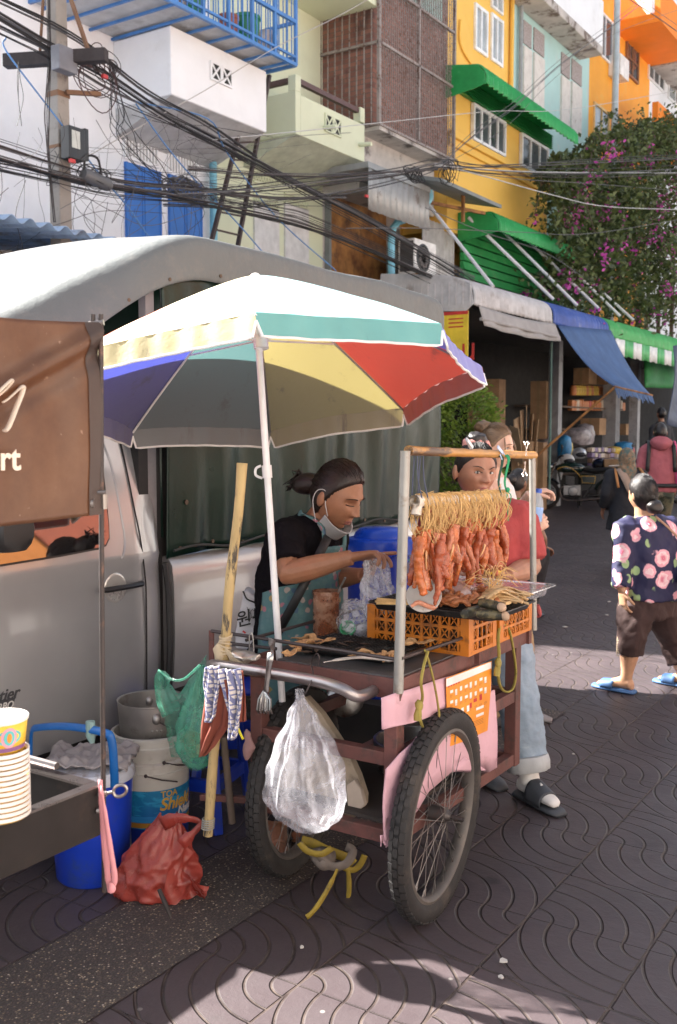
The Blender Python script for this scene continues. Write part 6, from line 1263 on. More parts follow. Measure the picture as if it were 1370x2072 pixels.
MB().bb((x0 - .02, y0 - 1.1, zt), (x0 + .004, y0 + .003, zt + .005)).bb((x0 - .75, y0 - .024, zt + .0003), (x0 - .02, y0 + .004, zt + .0055)).build('rim', mat('polished_rim', (.16, .14, .135), .3, .9), NC, smooth=False)
MB().tube(cr([V((x0 - .12, y0 - .005, zt + .02)), V((x0 - .3, y0 - .012, zt + .024)), V((x0 - .6, y0 - .005, zt + .02))], 4), .008, 8).build('edge_rod', mat('polished_rim', (.16, .14, .135), .3, .9), NC)
e = P(212, 1606, D=2.0); u_ = P(243, 1600, D=2.0); d = (u_ - e).normalized(); eb = MB().tube([e, u_ - d * .014], .0035, 8).tube([u_ + d * .014 * math.cos(a) + V((0, 0, .012 * math.sin(a))) for a in (PI * j / 8 for j in range(17))], .0036, 6).tube([P(200, 1608, D=1.99), P(216, 1606, D=1.99)], .006, 8).tube([P(196, 1640, D=1.99), P(206, 1640, D=1.99)], .006, 8); eb.build('eye_bolt', mat('bolt_steel', (.3, .27, .25), .35, .9), NC)
# banner on its pole
PL = P(204, 660, D=2.02); m_pl = mat('rusty_black_pole', (.045, .035, .033), .5, .4, dirt=(.14, .08, .06), ds=30)
BN = thing('banner_pole', 'thin dark pole rising from the metal cart corner with clamps for the banner', 'pole', P(210, 1800, D=2.02))
MB().tube([P(204, 636, D=2.02), P(204, 660, D=2.02), P(206, 1200, D=2.02), P(211, 1805, D=2.02)], .0052, 10).tube([P(188, 636, D=2.02), P(188, 655, D=2.02)], .005, 8).build('rod', m_pl, BN)
MB().tube([P(180, 657, D=2.02), P(210, 652, D=2.02)], .0065, 8).tube([P(172, 996, D=2.01), P(214, 996, D=2.01)], .004, 8).tube([P(183, 1018, D=2.0), P(191, 1018, D=2.0)], .01, 10).tube([P(210, 1000, D=2.02), P(211, 1030, D=2.02)], .0065, 8).build('clamp', mat('bolt_steel', (.3, .27, .25), .35, .9), BN)
m_ban = bpy.data.materials.new('brown_banner_vinyl'); t = NT(m_ban)
c = t.ramp(t.noise(6, 7, None, .7), [(.3, (.075, .036, .02)), (.55, (.13, .066, .035)), (.75, (.17, .095, .055))]); c = t.mix(t.step(t.noise(60, 3), .68, .75), c, (.3, .2, .14))
t.put(t.b.inputs['Base Color'], c); t.b.inputs['Roughness'].default_value = .42; t.b.inputs['Specular IOR Level'].default_value = .6
tr = t.new('ShaderNodeBsdfTranslucent'); t.put(tr.inputs[0], t.mix(.5, c, (.35, .16, .07))); mx = t.new('ShaderNodeMixShader'); mx.inputs[0].default_value = .3; t.link(t.b.outputs[0], mx.inputs[1]); t.link(tr.outputs[0], mx.inputs[2]); t.link(mx.outputs[0], t.out.inputs[0]); t.bump(t.noise(30, 4), .001)
XN = PL.x; za, zc = P(204, 652, D=2.02).z, P(204, 1040, D=2.02).z
def bnr(u, v):
 y = PL.y - u * .52; z = za + (zc - za) * v - .012 * math.sin(u * PI) * (1 - v) - .012 * u * v
 g_ = math.exp(-((v - .42 + .0 - .5 * (1 - u) * 0 - (u * .75 - .28) * .9) / .07) ** 2) * .02 * math.exp(-u * 1.5)
 return V((XN - .004 + .010 * fb(V((y * 6, z * 5, 0)), 1.5) + .014 * math.exp(-((v - .05 - u * .62) / .05) ** 2) - .012 * math.exp(-((v - .16 - u * .62) / .06) ** 2) + g_ * .3, y, z))
BA = MB().grid(bnr, 60, 44).build('banner', m_ban, ang=0, solid=.0015); tag(BA, 'brown vinyl banner with cream lettering hanging on the thin pole', 'banner')
MB().grid(lambda u, v: bnr(.005 + u * .07, v) + V((.003, 0, 0)), 4, 40).build('banner_hem', mat('banner_hem_dark', (.04, .025, .02), .5), BA, ang=0)
m_cre = mat('cream_lettering', (.75, .62, .5), .5)
def on_ban(px, py): return P(px, py, X=XN + .014)
MB().tube(cr([on_ban(-22, 812), on_ban(-2, 792), on_ban(22, 770), on_ban(26, 772), on_ban(14, 786), on_ban(-10, 808)], 4), [.005] * 10 + [.003] * 11, 6, flat=.5).tube(cr([on_ban(6, 814), on_ban(18, 806), on_ban(44, 783), on_ban(46, 790), on_ban(34, 822), on_ban(18, 862), on_ban(10, 872)], 4), [.004] * 8 + [.0075] * 17, 8, flat=.4).build('lettering', m_cre, BA)
text('lettering', 'rt', on_ban(41, 950), .062, m_cre, BA, (0, 1, -.02), (0, 0, 1), .001, 0, 'RIGHT', .0012)
# paper cups
cc = P(3, 1650, D=1.83); CU = thing('cup_stack', 'tall stack of yellow paper ice cream cups in the metal cart', 'cups', cc)
m_cup = bpy.data.materials.new('yellow_cup_print'); t = NT(m_cup); X_, Y_, Z_ = t.xyz()
t.put(t.b.inputs['Base Color'], t.ramp(t.noise(14, 3), [(.35, (.72, .42, .02)), (.6, (.78, .5, .05))])); t.b.inputs['Roughness'].default_value = .4
m_rimw = mat('white_paper_rim', (.78, .72, .66), .5); m_pur = mat('cup_violet_print', (.2, .08, .2), .5); rt_ = .0515; n_c = 14; pitch = .0098
for k in range(n_c):
 z = cc.z + k * pitch; top = k == n_c - 1; b = MB(); h = .062 if top else .0105
 zz = z + (0 if not top else 0)
 b.lathe([(rt_ * (.92 if not top else .86), 0), (rt_ * .99, h - .004)], (cc.x, cc.y, zz), 40, cap=False); cup = b.build('paper_cup', m_cup, CU, solid=.0008)
 MB().lathe([(rt_ * .99, h - .0078), (rt_ * 1.03, h - .0066), (rt_ * 1.035, h - .001), (rt_ * 1.0, h), (rt_ * .97, h - .002)], (cc.x, cc.y, zz), 40, cap=False).build('cup_rim', m_rimw, cup)
zt_ = cc.z + (n_c - 1) * pitch
MB().lathe([(.001, .05), (rt_ * .95, .052)], (cc.x, cc.y, zt_), 32).lathe([(rt_ * .95, .052), (rt_ * .975, .0605)], (cc.x, cc.y, zt_), 40, cap=False).build('cup_inside', m_rimw, CU)
MB().lathe([(rt_ * .868, .001), (rt_ * .9, .012)], (cc.x, cc.y, zt_), 40, cap=False).build('cup_base_band', m_pur, CU)
a0 = math.atan2(-cc.y, -cc.x)
def oncup(da, z, off=.0012): r = rt_ * (.86 + .13 * (z / .058)) + off; return V((cc.x + r * math.cos(a0 + da), cc.y + r * math.sin(a0 + da), zt_ + z))
def disc(fn, rx, rz, cx, cz, off, n=24): return [fn(cx + rx * math.cos(a), cz + rz * math.sin(a), off) for a in (2 * PI * j / n for j in range(n))]
for rx, rz, off, m_ in ((.52, .014, .0012, mat('cup_teal_print', (.1, .45, .45), .5)), (.3, .019, .002, mat('cup_pink_print', (.75, .3, .38), .5)), (.2, .014, .0028, mat('cup_teal_print', (.1, .45, .45), .5)), (.09, .009, .0034, mat('cup_orange_print', (.7, .25, .03), .5))):
 q = disc(oncup, rx, rz, .35, .031, off); MB().add([oncup(.35, .031, off)] + q, [(0, i + 1, (i + 1) % 24 + 1) for i in range(24)]).build('cup_emblem', m_, CU)
# pink strap hanging by the pole
m_pst = mat('pink_strap', (.68, .28, .3), .6, var=.15)
PS = thing('pink_strap', 'pale pink strap dangling from the metal cart corner to the red bag', 'strap', P(225, 1805, D=2.0))
ribbon([P(203, 1578, D=1.985), P(205, 1620, D=1.985), P(212, 1700, D=1.985), P(218, 1770, D=1.985), P(222, 1806, D=1.985)], [.009, .011, .014, .012, .008], vn, 'strap_band', m_pst, PS)
ribbon([P(205, 1590, D=1.98), P(212, 1640, D=1.975), P(224, 1720, D=1.975), P(232, 1775, D=1.975), P(227, 1806, D=1.98)], [.005, .009, .011, .012, .008], vn, 'strap_band', m_pst, PS)
MB().ball(P(226, 1796, D=1.978), (.008, .008, .012), 10, 8, f=lambda q: q * (1 + .3 * fb(q, 100))).build('strap_knot', m_pst, PS)
# ================================================================ buckets
def cyl_text(name, body, c, r, ang0, z, size, m, parent, shear=0, bold=0):
 o = text(name, body, (0, 0, 0), size, m, parent, (1, 0, 0), (0, 1, 0), .0008, shear, 'LEFT', bold); org = V(parent['_w'])
 for v in o.data.vertices:
  q = v.co + org; a = ang0 + q.x / r; v.co = V((c.x + (r + q.z) * math.cos(a), c.y + (r + q.z) * math.sin(a), z + q.y)) - org
 return o
m_bb = mat('cobalt_plastic', (.008, .04, .42), .35, var=.15, dirt=(.03, .06, .25), ds=5); m_hb = mat('blue_handle_plastic', (.01, .12, .4), .35)
bc = V((P(140, 1800, Z=0).x - .02, P(140, 1800, Z=0).y + .13, 0)); BB = thing('ice_bucket', 'cobalt blue ice bucket with white lid and arched blue handle', 'bucket', bc)
MB().lathe([(.118, 0), (.128, .012), (.142, .2), (.15, .37), (.153, .372), (.153, .385)], bc, 40).build('bucket_body', m_bb, BB)
MB().lathe([(.158, .372), (.16, .40), (.15, .415), (.1, .425), (.001, .428)], bc, 40).build('bucket_lid', mat('pale_lid_plastic', (.5, .52, .6), .4, dirt=(.25, .2, .18), ds=8), BB)
hp = [P(232, 1592, D=3.35), P(231, 1560, D=3.33), P(226, 1500, D=3.32), P(210, 1482, D=3.33), P(140, 1470, D=3.42), P(78, 1472, D=3.5), P(64, 1482, D=3.52), P(62, 1530, D=3.53)]
MB().tube(cr(hp, 5), .014, 10, flat=.5).build('bucket_handle', m_hb, BB)
cw_ = MB(); ccx = bc + V((0, 0, .43)); cw_.grid(lambda u, v: ccx + V((math.cos(YAW), math.sin(YAW), 0)) * ((u - .5) * .31) + V((-math.sin(YAW), math.cos(YAW), 0)) * ((v - .5) * .24) + V((0, 0, .02 + .028 * fb(V((u * 5, v * 4, 0)), 1.2, 4) + .018 * fb(V((u * 11, v * 9, 0)), 1.2, 6) - .05 * max(0, abs(u - .5) * 2 - .75))), 44, 34)
tag(cw_.build('grey_cloth', mat('grey_towel', (.3, .275, .28), .95, bump=.002, bs=120), ang=0, solid=.006), 'crumpled grey towel lying on the blue ice bucket lid', 'cloth')
tp_ = MB(); q = P(183, 1471, D=3.37); tp_.tube([q + V((0, 0, .02)), q + V((0, 0, -.03)), q + V((.008, 0, -.055))], [.016, .017, .008], 8); tag(tp_.build('tape_tag', mat('pale_teal_tape', (.25, .38, .36), .4)), 'pale teal tape tied round the blue bucket handle', 'tape')
m_wb = mat('white_bucket_plastic', (.56, .54, .5), .4, var=.08, dirt=(.33, .29, .25), ds=6, dth=(.5, .72))
wc = V((P(296, 1725, Z=0).x - .06, P(296, 1725, Z=0).y + .1, 0)); WB = thing('paint_bucket', 'white paint bucket with a blue label printed in gold letters', 'bucket', wc); rb = .148
MB().lathe([(rb * .9, 0), (rb * .92, .01), (rb * .985, .30), (rb * 1.05, .302), (rb * 1.06, .315), (rb * 1.03, .318), (rb * 1.03, .335), (rb * 1.07, .337), (rb * 1.08, .352), (rb * 1.02, .356)], wc, 44).build('bucket_body', m_wb, WB)
m_lab = bpy.data.materials.new('blue_paint_label'); t = NT(m_lab); X_, Y_, Z_ = t.xyz(); wvn = t.noise(9, 4, t.coord('Object', (1, 1, 3)), .5, 1.5)
t.put(t.b.inputs['Base Color'], t.mix(t.step(wvn, .5, .62), t.ramp(Z_, [(.0, (.01, .04, .2)), (.12, (.015, .13, .42)), (.28, (.01, .2, .36))]), (.03, .3, .55))); t.b.inputs['Roughness'].default_value = .35
av = math.atan2(-wc.y, -wc.x)
def sleeve(z0, z1, a0_, a1_, off, m_, nm): return MB().grid(lambda u, v: V((wc.x + (rb * (.92 + .065 * ((z0 + (z1 - z0) * v) / .30)) + off) * math.cos(av + a0_ + (a1_ - a0_) * u), wc.y + (rb * (.92 + .065 * ((z0 + (z1 - z0) * v) / .30)) + off) * math.sin(av + a0_ + (a1_ - a0_) * u), z0 + (z1 - z0) * v)), 30, 3).build(nm, m_, WB)
sleeve(.02, .25, -.62, 1.9, .0012, m_lab, 'label'); sleeve(.105, .125, -.62, 1.9, .002, mat('gold_band', (.4, .2, .03), .4), 'label_band'); sleeve(.127, .15, -.62, 1.9, .002, mat('sky_band', (.03, .25, .6), .4), 'label_band'); sleeve(.02, .1, -.62, 1.9, .002, mat('navy_band', (.01, .03, .25), .4), 'label_band')
sleeve(.02, .25, -1.25, -.7, .0012, mat('label_grey', (.42, .42, .44), .6), 'label')
sp = MB()
for k in range(26):
 z = .03 + k * .0082; sp.grid(lambda u, v: V((wc.x + (rb * (.92 + .065 * (z / .30)) + .0022) * math.cos(av - 1.2 + .42 * u), wc.y + (rb * (.92 + .065 * (z / .30)) + .0022) * math.sin(av - 1.2 + .42 * u), z + .003 * v)), 5, 1)
sp.build('label_small_print', mat('print_dark', (.12, .12, .13), .6), WB)
cyl_text('lettering', 'TOA', wc, rb * .978 + .001, av + .22, .222, .034, mat('gold_letter', (.62, .36, .06), .4), WB, 0, .0006)
cyl_text('lettering', 'Shield', wc, rb * .97 + .001, av + .18, .172, .066, mat('gold_letter', (.62, .36, .06), .4), WB, .25, .0015)
cyl_text('lettering', 'Nano', wc, rb * .965 + .001, av + .72, .14, .045, mat('white_letter', (.75, .75, .75), .4), WB, .25, .001)
for zz, ang_ in ((.30, -.15), (.345, .3)):
 a_ = av + ang_; p0 = V((wc.x + rb * 1.06 * math.cos(a_), wc.y + rb * 1.06 * math.sin(a_), zz + .015)); a2 = a_ + .75; p1 = V((wc.x + rb * 1.14 * math.cos(a2), wc.y + rb * 1.14 * math.sin(a2), zz - .02)); MB().tube([p0, p0.lerp(p1, .5) + V((.01, -.01, 0)), p1], .0028, 6).ball(p0, .007, 10, 8).build('bail_wire', m_rod, WB)
w2 = wc + V((0, 0, .20)); W2 = thing('paint_bucket', 'plain white bucket nested inside the labelled paint bucket', 'bucket', w2)
MB().lathe([(rb * .93, .14), (rb * .96, .2), (rb * 1.02, .202), (rb * 1.03, .212), (rb * 1.0, .216), (rb * 1.0, .232), (rb * 1.05, .234), (rb * 1.06, .25), (rb * .98, .252), (rb * .95, .16), (rb * .9, .15)], w2, 44).build('bucket_body', m_wb, W2)
pc = wc + V((-.01, .02, .36)); AP = thing('aluminium_pot', 'dull aluminium pot with riveted lugs sitting in the white buckets', 'pot', pc); m_al2 = mat('dull_aluminium', (.45, .43, .41), .38, .85, dirt=(.25, .21, .18), ds=7)
MB().lathe([(.001, .0), (.1, 0), (.128, .08), (.136, .2), (.139, .203), (.139, .207), (.132, .204), (.124, .085), (.001, .02)], pc, 44).build('pot_body', m_al2, AP)
lg = MB()
for a_ in (av + .1, av + .1 + PI):
 q = pc + V((.137 * math.cos(a_), .137 * math.sin(a_), .16)); lg.ball(q, (.018, .018, .022), 12, 8)
 for j in range(3): lg.ball(pc + V((.138 * math.cos(a_ + .12 * (j - 1)), .138 * math.sin(a_ + .12 * (j - 1)), .115)), .005, 8, 6)
lg.build('pot_lug', m_al2, AP); a_ = av + .1; a2 = av + 1.5
MB().tube(cr([pc + V((.145 * math.cos(a_), .145 * math.sin(a_), .155)), pc + V((.165 * math.cos(a_ + .5), .165 * math.sin(a_ + .5), .115)), pc + V((.165 * math.cos(a_ + 1.1), .165 * math.sin(a_ + 1.1), .105)), pc + V((.15 * math.cos(a2 + .3), .15 * math.sin(a2 + .3), .13))], 5), .003, 6).build('pot_bail', m_rod, AP)
# red plastic bag on the ground
m_rbag = mat('red_plastic_film', (.5, .085, .065), .27, var=.2, vs=5, alpha=(.8, 1, 7), bump=.004, bs=24, transl=.4, spec=.8)
rc = P(312, 1815, Z=0); RB = thing('red_bag', 'crumpled red plastic bag slumped on the paving beside the buckets', 'plastic bag', rc)
vr = V((math.cos(YAW), math.sin(YAW), 0)); vf = V((-math.sin(YAW), math.cos(YAW), 0))
def rbag(u, v):
 a = 2 * PI * u; pr = [(0, .9), (.04, 1.0), (.25, 1.02), (.5, .82), (.72, .55), (.88, .32), (1, .2)]
 for (p, q), (r_, s_) in zip(pr, pr[1:]):
  if v <= r_: w_ = q + (s_ - q) * (v - p) / (r_ - p); break
 ridge = abs(fb(V((math.cos(a) * 1.4, math.sin(a) * 1.4, v * 2.2)), 1.5, 8)); r2 = abs(fb(V((math.cos(a) * 1.7, math.sin(a) * 1.7, v * 3.3)), 1.9, 3))
 f_ = 1.08 - .32 * ridge - .2 * r2; r = w_ * .135 * f_
 return rc + vr * (math.cos(a) * r * 1.12 + .05 * v ** 1.5) + vf * (math.sin(a) * r * .75 + .03) + V((0, 0, .002 + .27 * v * (1 + .08 * math.sin(a * 2 + 1)) + .02 * (f_ - 1)))
MB().grid(rbag, 90, 40).build('bag_skin', m_rbag, RB, ang=0)
ribbon([rc + vr * q[0] + vf * q[1] + V((0, 0, q[2])) for q in ((.03, .0, .26), (.08, -.01, .285), (.14, -.01, .282), (.165, -.01, .268), (.15, -.015, .245), (.1, -.03, .2))], [.05, .035, .022, .018, .022, .04], vn, 'bag_handle', m_rbag, RB, .0012)
MB().grid(lambda u, v: rc + vr * (.04 + .14 * u + .02 * v) + vf * (-.05 - .03 * math.sin(u * 6 + v * 3)) + V((0, 0, .012 + .11 * v * (1 - .5 * u) + .012 * fb(V((u * 6, v * 5, 0)), 1.4, 2))), 20, 14).build('bag_fold', m_rbag, RB, ang=0)
o = MB().tube([P(322, 1800, D=3.18), P(335, 1830, D=3.15), P(346, 1858, D=3.13)], [.007, .0085, .006], 8).build('stick', mat('black_stick', (.03, .022, .02), .7)); tag(o, 'short black stick poking out under the red plastic bag', 'stick')
# blue stools
def stool(c, rz, label, h=.42):
 S_ = thing('plastic_stool', label, 'stool', c, 'blue plastic stools behind the cart'); c = V(c); Rz = Matrix.Rotation(rz, 3, 'Z')
 MB().box(c + V((0, 0, h)), (.27, .27, .03), rz).build('seat', m_bb, S_, smooth=False, bevel=.012)
 for sx in (-1, 1):
  for sy in (-1, 1): MB().beam(c + Rz @ V((.12 * sx, .12 * sy, h - .016)), c + Rz @ V((.155 * sx, .155 * sy, 0)), .04, .03).build('leg', m_bb, S_, smooth=False, bevel=.005)
 for k in range(4):
  q = Matrix.Rotation(rz + k * PI / 2, 3, 'Z'); MB().beam(c + q @ V((-.13, .137, h * .45)), c + q @ V((.13, .137, h * .45)), .025, .05).build('stretcher', m_bb, S_, smooth=False)
stool(P(418, 1680, Z=0) + V((-.12, .1, 0)), .25, 'blue plastic stool between the paint bucket and the grill cart'); stool(P(455, 1600, Z=0) + V((-.12, .2, 0)), .6, 'blue plastic stool partly hidden behind the cart leg')
# barrel behind the vendor
bc2 = V((P(768, 1065, X=-2.62).x, P(768, 1065, X=-2.62).y, .28)); BR = thing('blue_barrel', 'big cobalt blue lidded barrel behind the grill cart', 'barrel', bc2); r_ = .165; hb_ = P(768, 1098, X=-2.62).z - .28
MB().lathe([(r_ * .86, 0), (r_ * .9, .02), (r_ * .97, hb_ * .6), (r_ * .97, hb_), (r_ * .9, hb_ + .01)], bc2, 44).build('barrel_body', m_bb, BR)
MB().lathe([(r_ * 1.0, hb_ - .055), (r_ * 1.05, hb_ - .05), (r_ * 1.05, hb_ + .01), (r_ * 1.0, hb_ + .025), (r_ * .8, hb_ + .03), (r_ * .74, hb_ + .055), (r_ * .6, hb_ + .075), (.001, hb_ + .078)], bc2, 44).build('barrel_lid', mat('bright_blue_lid', (.008, .06, .5), .3), BR)
MB().box(bc2 + V((0, 0, -.14)), (.45, .45, .28)).build('barrel_stand', m_dark, BR, smooth=False)
q = bc2 + V((.09, -.14, hb_ * .55)); MB().box(q, (.012, .05, .1), .9).build('torn_sticker', mat('torn_paper', (.6, .58, .55), .8), BR, smooth=False)
# ================================================================ people
UPV = V((0, 0, 1))
def hw(z): return .0765 * (1 - .26 * (min(1, -z / .112)) ** 1.6) if z < 0 else .0765
def feat(x, z, hx=1.0):
 g = math.exp; ax_ = abs(x)
 nz = max(0, min(1, (.022 - z) / .052)) if z > -.031 else max(0, 1 - (-.031 - z) / .012)
 y = .025 * nz * g(-(x / (.009 + .005 * nz)) ** 2) + .012 * g(-((ax_ - .0135) / .0065) ** 2 - ((z + .033) / .0085) ** 2)
 y -= .012 * g(-((ax_ - .032) / .015) ** 2 - ((z - .004) / .012) ** 2)
 y += .006 * g(-((ax_ - .03) / .02) ** 2 - ((z - .026) / .009) ** 2)
 y += .009 * g(-(x / .021) ** 2) * (g(-((z + .0595) / .0055) ** 2) + 1.05 * g(-((z + .0725) / .006) ** 2)) - .006 * g(-(x / .024) ** 2 - ((z + .066) / .003) ** 2)
 y += .007 * g(-((ax_ - .043) / .02) ** 2 - ((z + .028) / .026) ** 2) + .011 * g(-(x / .02) ** 2 - ((z + .098) / .016) ** 2) - .005 * g(-((z + .084) / .006) ** 2 - (x / .02) ** 2)
 return y
def face_y(x, z): return .092 * math.sqrt(max(.02, 1 - (x / hw(z)) ** 2 - (z / .115) ** 2)) + feat(x, z)
def headf(q):
 x, y, z = q; k = hw(z) / .0765; x *= k
 if y > 0: y = y * (.97 + .06 * max(0, -z / .112)) + feat(x, z) * min(1, y / .045)
 elif z < -.02: y *= 1 - .35 * min(1, (-z - .02) / .09)
 return V((x, y, z))
class Person:
 def __init__(s, label, base, skin, vox=.0045, group=None):
  s.root = thing('person', label, 'person', base, group); s.skin = skin; s.vox = vox; s.b = MB()
 def head(s, c, fwd, up=UPV, sc_=1.0, hair=None, eyes=True, down=False, brow=(.02, .015, .012), lip=(.28, .09, .075), ears=True, wide=1.0):
  f = V(fwd).normalized(); u = V(up); r = f.cross(u).normalized(); u = r.cross(f); M3 = Matrix((r, f, u)).transposed(); s.hc, s.M3, s.hs, s.wd = V(c), M3, sc_, wide
  s.b.ball(c, (.0765, .092, .115), 80, 56, rot=M3, f=lambda q: headf(q) * sc_ * 1.0 if wide == 1 else V((headf(q).x * wide, headf(q).y, headf(q).z)) * sc_)
  if ears:
   for e in (-1, 1): s.b.ball(s.H(.076 * e * wide, -.012, -.008), (.012 * sc_, .021 * sc_, .033 * sc_), 14, 10, rot=M3 @ Matrix.Rotation(-.35 * e, 3, 'Z')); 
  if eyes:
   EW, IR = [MB(), MB()], [MB(), MB()]; ln, br, lp = MB(), MB(), MB()
   for e in (-1, 1):
    ex, ez = .0315 * e, .003; y = face_y(ex, ez)
    if not down:
     ew, ir = EW[e > 0], IR[e > 0]; ew.ball(s.H(ex, y + .0005, ez), (.0135 * sc_, .005 * sc_, .0058 * sc_), 14, 8, rot=M3); ir.ball(s.H(ex + s.gaze * .004, y + .0042, ez), (.0058 * sc_, .0025 * sc_, .0056 * sc_), 12, 8, rot=M3)
    ln.tube([s.H((.0315 + d) * e, face_y(.0315 + d, ez) + .0045 - abs(d) * .12, ez + (.006 - 26 * d * d if not down else -.004 + 14 * d * d)) for d in (-.014, -.009, -.003, .003, .009, .015)], .0016 * sc_, 5)
    br.tube([s.H((.0315 + d) * e, face_y(.0315 + d, .026) + .0015, .0235 + .0045 * math.cos(d * 90) + s.browt * d) for d in (-.018, -.01, -.002, .006, .014, .02)], [.0016 * sc_, .0028 * sc_, .003 * sc_, .0028 * sc_, .0022 * sc_, .001], 6, flat=.6)
   ups = [s.H(x, face_y(x, -.0615) - .0005, -.0615 + .0016 * math.cos(x * 160) - abs(x) * .04) for x in (-.021, -.014, -.007, 0, .007, .014, .021)]
   los = [s.H(x, face_y(x, -.0705) - .001, -.071 + 3.5 * x * x) for x in (-.018, -.012, -.006, 0, .006, .012, .018)]
   lp.tube(ups, [.001, .0032, .0042, .0042, .0042, .0032, .001], 8).tube(los, [.001, .0036, .0046, .0048, .0046, .0036, .001], 8)
   ln.tube([s.H(x, face_y(x, -.066) + .0018, -.0662) for x in (-.02, -.01, 0, .01, .02)], .0011, 5)
   if not down: [q.build(n_, m_, s.root) for q, n_, m_ in zip(EW + IR, ['eye'] * 2 + ['iris'] * 2, [mat('eye_white', (.62, .58, .55), .25)] * 2 + [mat('dark_iris', (.015, .008, .006), .12)] * 2)]
   ln.build('eyelashes', mat('lash_dark', (.015, .01, .009), .6), s.root); br.build('eyebrows', mat('brow_%d' % int(brow[0] * 1000), brow, .8), s.root); lp.build('lips', mat('lip_%d' % int(lip[0] * 1000), lip, .4), s.root)
 gaze = 0.; browt = 0.
 def H(s, x, y, z): return s.hc + s.M3 @ (V((x * (s.wd if abs(x) > .05 else 1), y, z)) * s.hs)
 def hair(s, m, line=.062, puff=.012, temple=.0, back=-.10, seed=1, name='hair', extra=None):
  def f(q):
   p = headf(q); d = V((p.x * s.wd, p.y, p.z)); fr_ = p.y / .092
   lim = line - .055 * max(0, min(1, (.75 - fr_) / .5)) if fr_ > .25 else -.035 + temple if fr_ > -.02 else back
   if .25 >= fr_ > -.35: tq = (fr_ + .35) / .6; lim = back + (line - .06 + temple * 0 - back) * tq ** 1.2
   k = max(0, min(1, (p.z - lim) / .016)); k = k * k * (3 - 2 * k)
   return d * (1 + (puff / .09) * k - .10 * (1 - k) + .012 * fb(p, 40, seed) * k) * s.hs
  b = MB().ball(s.hc, (.0765, .092, .115), 72, 52, rot=s.M3, f=f)
  if extra: extra(b)
  return b.build(name, m, s.root, ang=0)
 def torso(s, rings, b=None, inf=0., n=28, sq=2.4):
  b = b or s.b; out = []
  for i, (c, r, w_, d_) in enumerate(rings):
   c = V(c); nx = V(rings[min(i + 1, len(rings) - 1)][0]) - V(rings[max(0, i - 1)][0]); nx.normalize(); r = V(r).normalized(); r = (r - nx * r.dot(nx)).normalized(); f = nx.cross(r); ring = []
   for j in range(n):
    a = 2 * PI * j / n; ca, sa = math.cos(a), math.sin(a); ring.append(c + r * (abs(ca) ** (2 / sq) * (1 if ca > 0 else -1) * (w_ + inf)) + f * (abs(sa) ** (2 / sq) * (1 if sa > 0 else -1) * (d_ + inf)))
   out.append(ring)
  b.loft(out); return out
 def limb(s, pts, rs, b=None, n=14, k=4):
  b = b or s.b; p = [V(q) for q in pts]; out = []; ro = []
  for i in range(len(p) - 1):
   for j in range(k): u = j / k; out.append(p[i].lerp(p[i + 1], u)); us_ = u * u * (3 - 2 * u); ro.append(rs[i] + (rs[i + 1] - rs[i]) * us_)
  out.append(p[-1]); ro.append(rs[-1]); b.tube(out, ro, n); return b
 def hand(s, wr, d, nrm, thumb=1, curl=(.5, .5, .55, .6), spread=.08, sc_=1.0, tc=.5, b=None):
  b = b or s.b; d = V(d).normalized(); nrm = V(nrm); nrm = (nrm - d * nrm.dot(d)).normalized(); sd_ = d.cross(nrm) * thumb; wr = V(wr)
  rings = []
  for t_, w_, h_ in ((-.02, .026, .02), (0, .027, .019), (.025, .034, .018), (.055, .041, .0165), (.085, .041, .0135), (.095, .036, .011)):
   rings.append([wr + d * t_ * sc_ + sd_ * (math.cos(a) * w_ * sc_) + nrm * (math.sin(a) * h_ * sc_) for a in (2 * PI * j / 14 for j in range(14))])
  b.loft(rings); L_ = (.074, .082, .076, .06)
  for i in range(4):
   o = wr + d * (.088 - .004 * abs(i - 1.2)) * sc_ + sd_ * ((.0295 - .0197 * i) * sc_); dd_ = (d + sd_ * (spread * (1.5 - i))).normalized(); c_ = curl[i]; pts = [o - dd_ * .02 * sc_, o]; a = 0
   for seg, frac in enumerate((.45, .31, .24)):
    a += c_ * (1, 1.1, .8)[seg]; pts.append(pts[-1] + (dd_ * math.cos(a) + nrm * math.sin(a)) * L_[i] * frac * sc_)
   b.tube(cr(pts, 3), [x * sc_ for x in ([.0095] * 4 + [.0092] * 3 + [.0084] * 3 + [.0078] * 2 + [.006])], 10)
  o = wr + d * .018 * sc_ + sd_ * .022 * sc_; td = (sd_ * .8 + d * .65 + nrm * .25).normalized(); t2 = (td * .6 + d * .7 + nrm * tc).normalized(); p1 = o + td * .04 * sc_; p2 = p1 + t2 * .032 * sc_; p3 = p2 + (t2 + nrm * tc * .5).normalized() * .026 * sc_
  b.tube(cr([o, p1, p2, p3], 3), [x * sc_ for x in (.016, .0145, .013, .012, .0112, .0105, .0102, .0095, .0088, .0065)], 10)
 def done(s): return s.b.build('body', s.skin, s.root, ang=0, remesh=s.vox, sm=1)
 def cloth(s, name, b, m, vox=.011, sm=3, disp=(.012, .07)): return b.build(name, m, s.root, ang=0, remesh=vox, sm=sm, disp=disp)
def skin(name, c, rough=.45):
 m = bpy.data.materials.new(name); t = NT(m); cc_ = t.ramp(t.noise(30, 5), [(.3, cl(c, .86)), (.7, cl(c, 1.1))]); cc_ = t.mix(t.math('MULTIPLY', t.step(t.noise(7, 4), .5, .7), .35), cc_, (c[0] * 1.02, c[1] * .8, c[2] * .75))
 t.put(t.b.inputs['Base Color'], cc_); t.b.inputs['Roughness'].default_value = rough; t.b.inputs['Subsurface Weight'].default_value = .12; t.b.inputs['Subsurface Radius'].default_value = (.012, .005, .003); t.b.inputs['Subsurface Scale'].default_value = .5; t.bump(t.noise(350, 3), .0004); return m
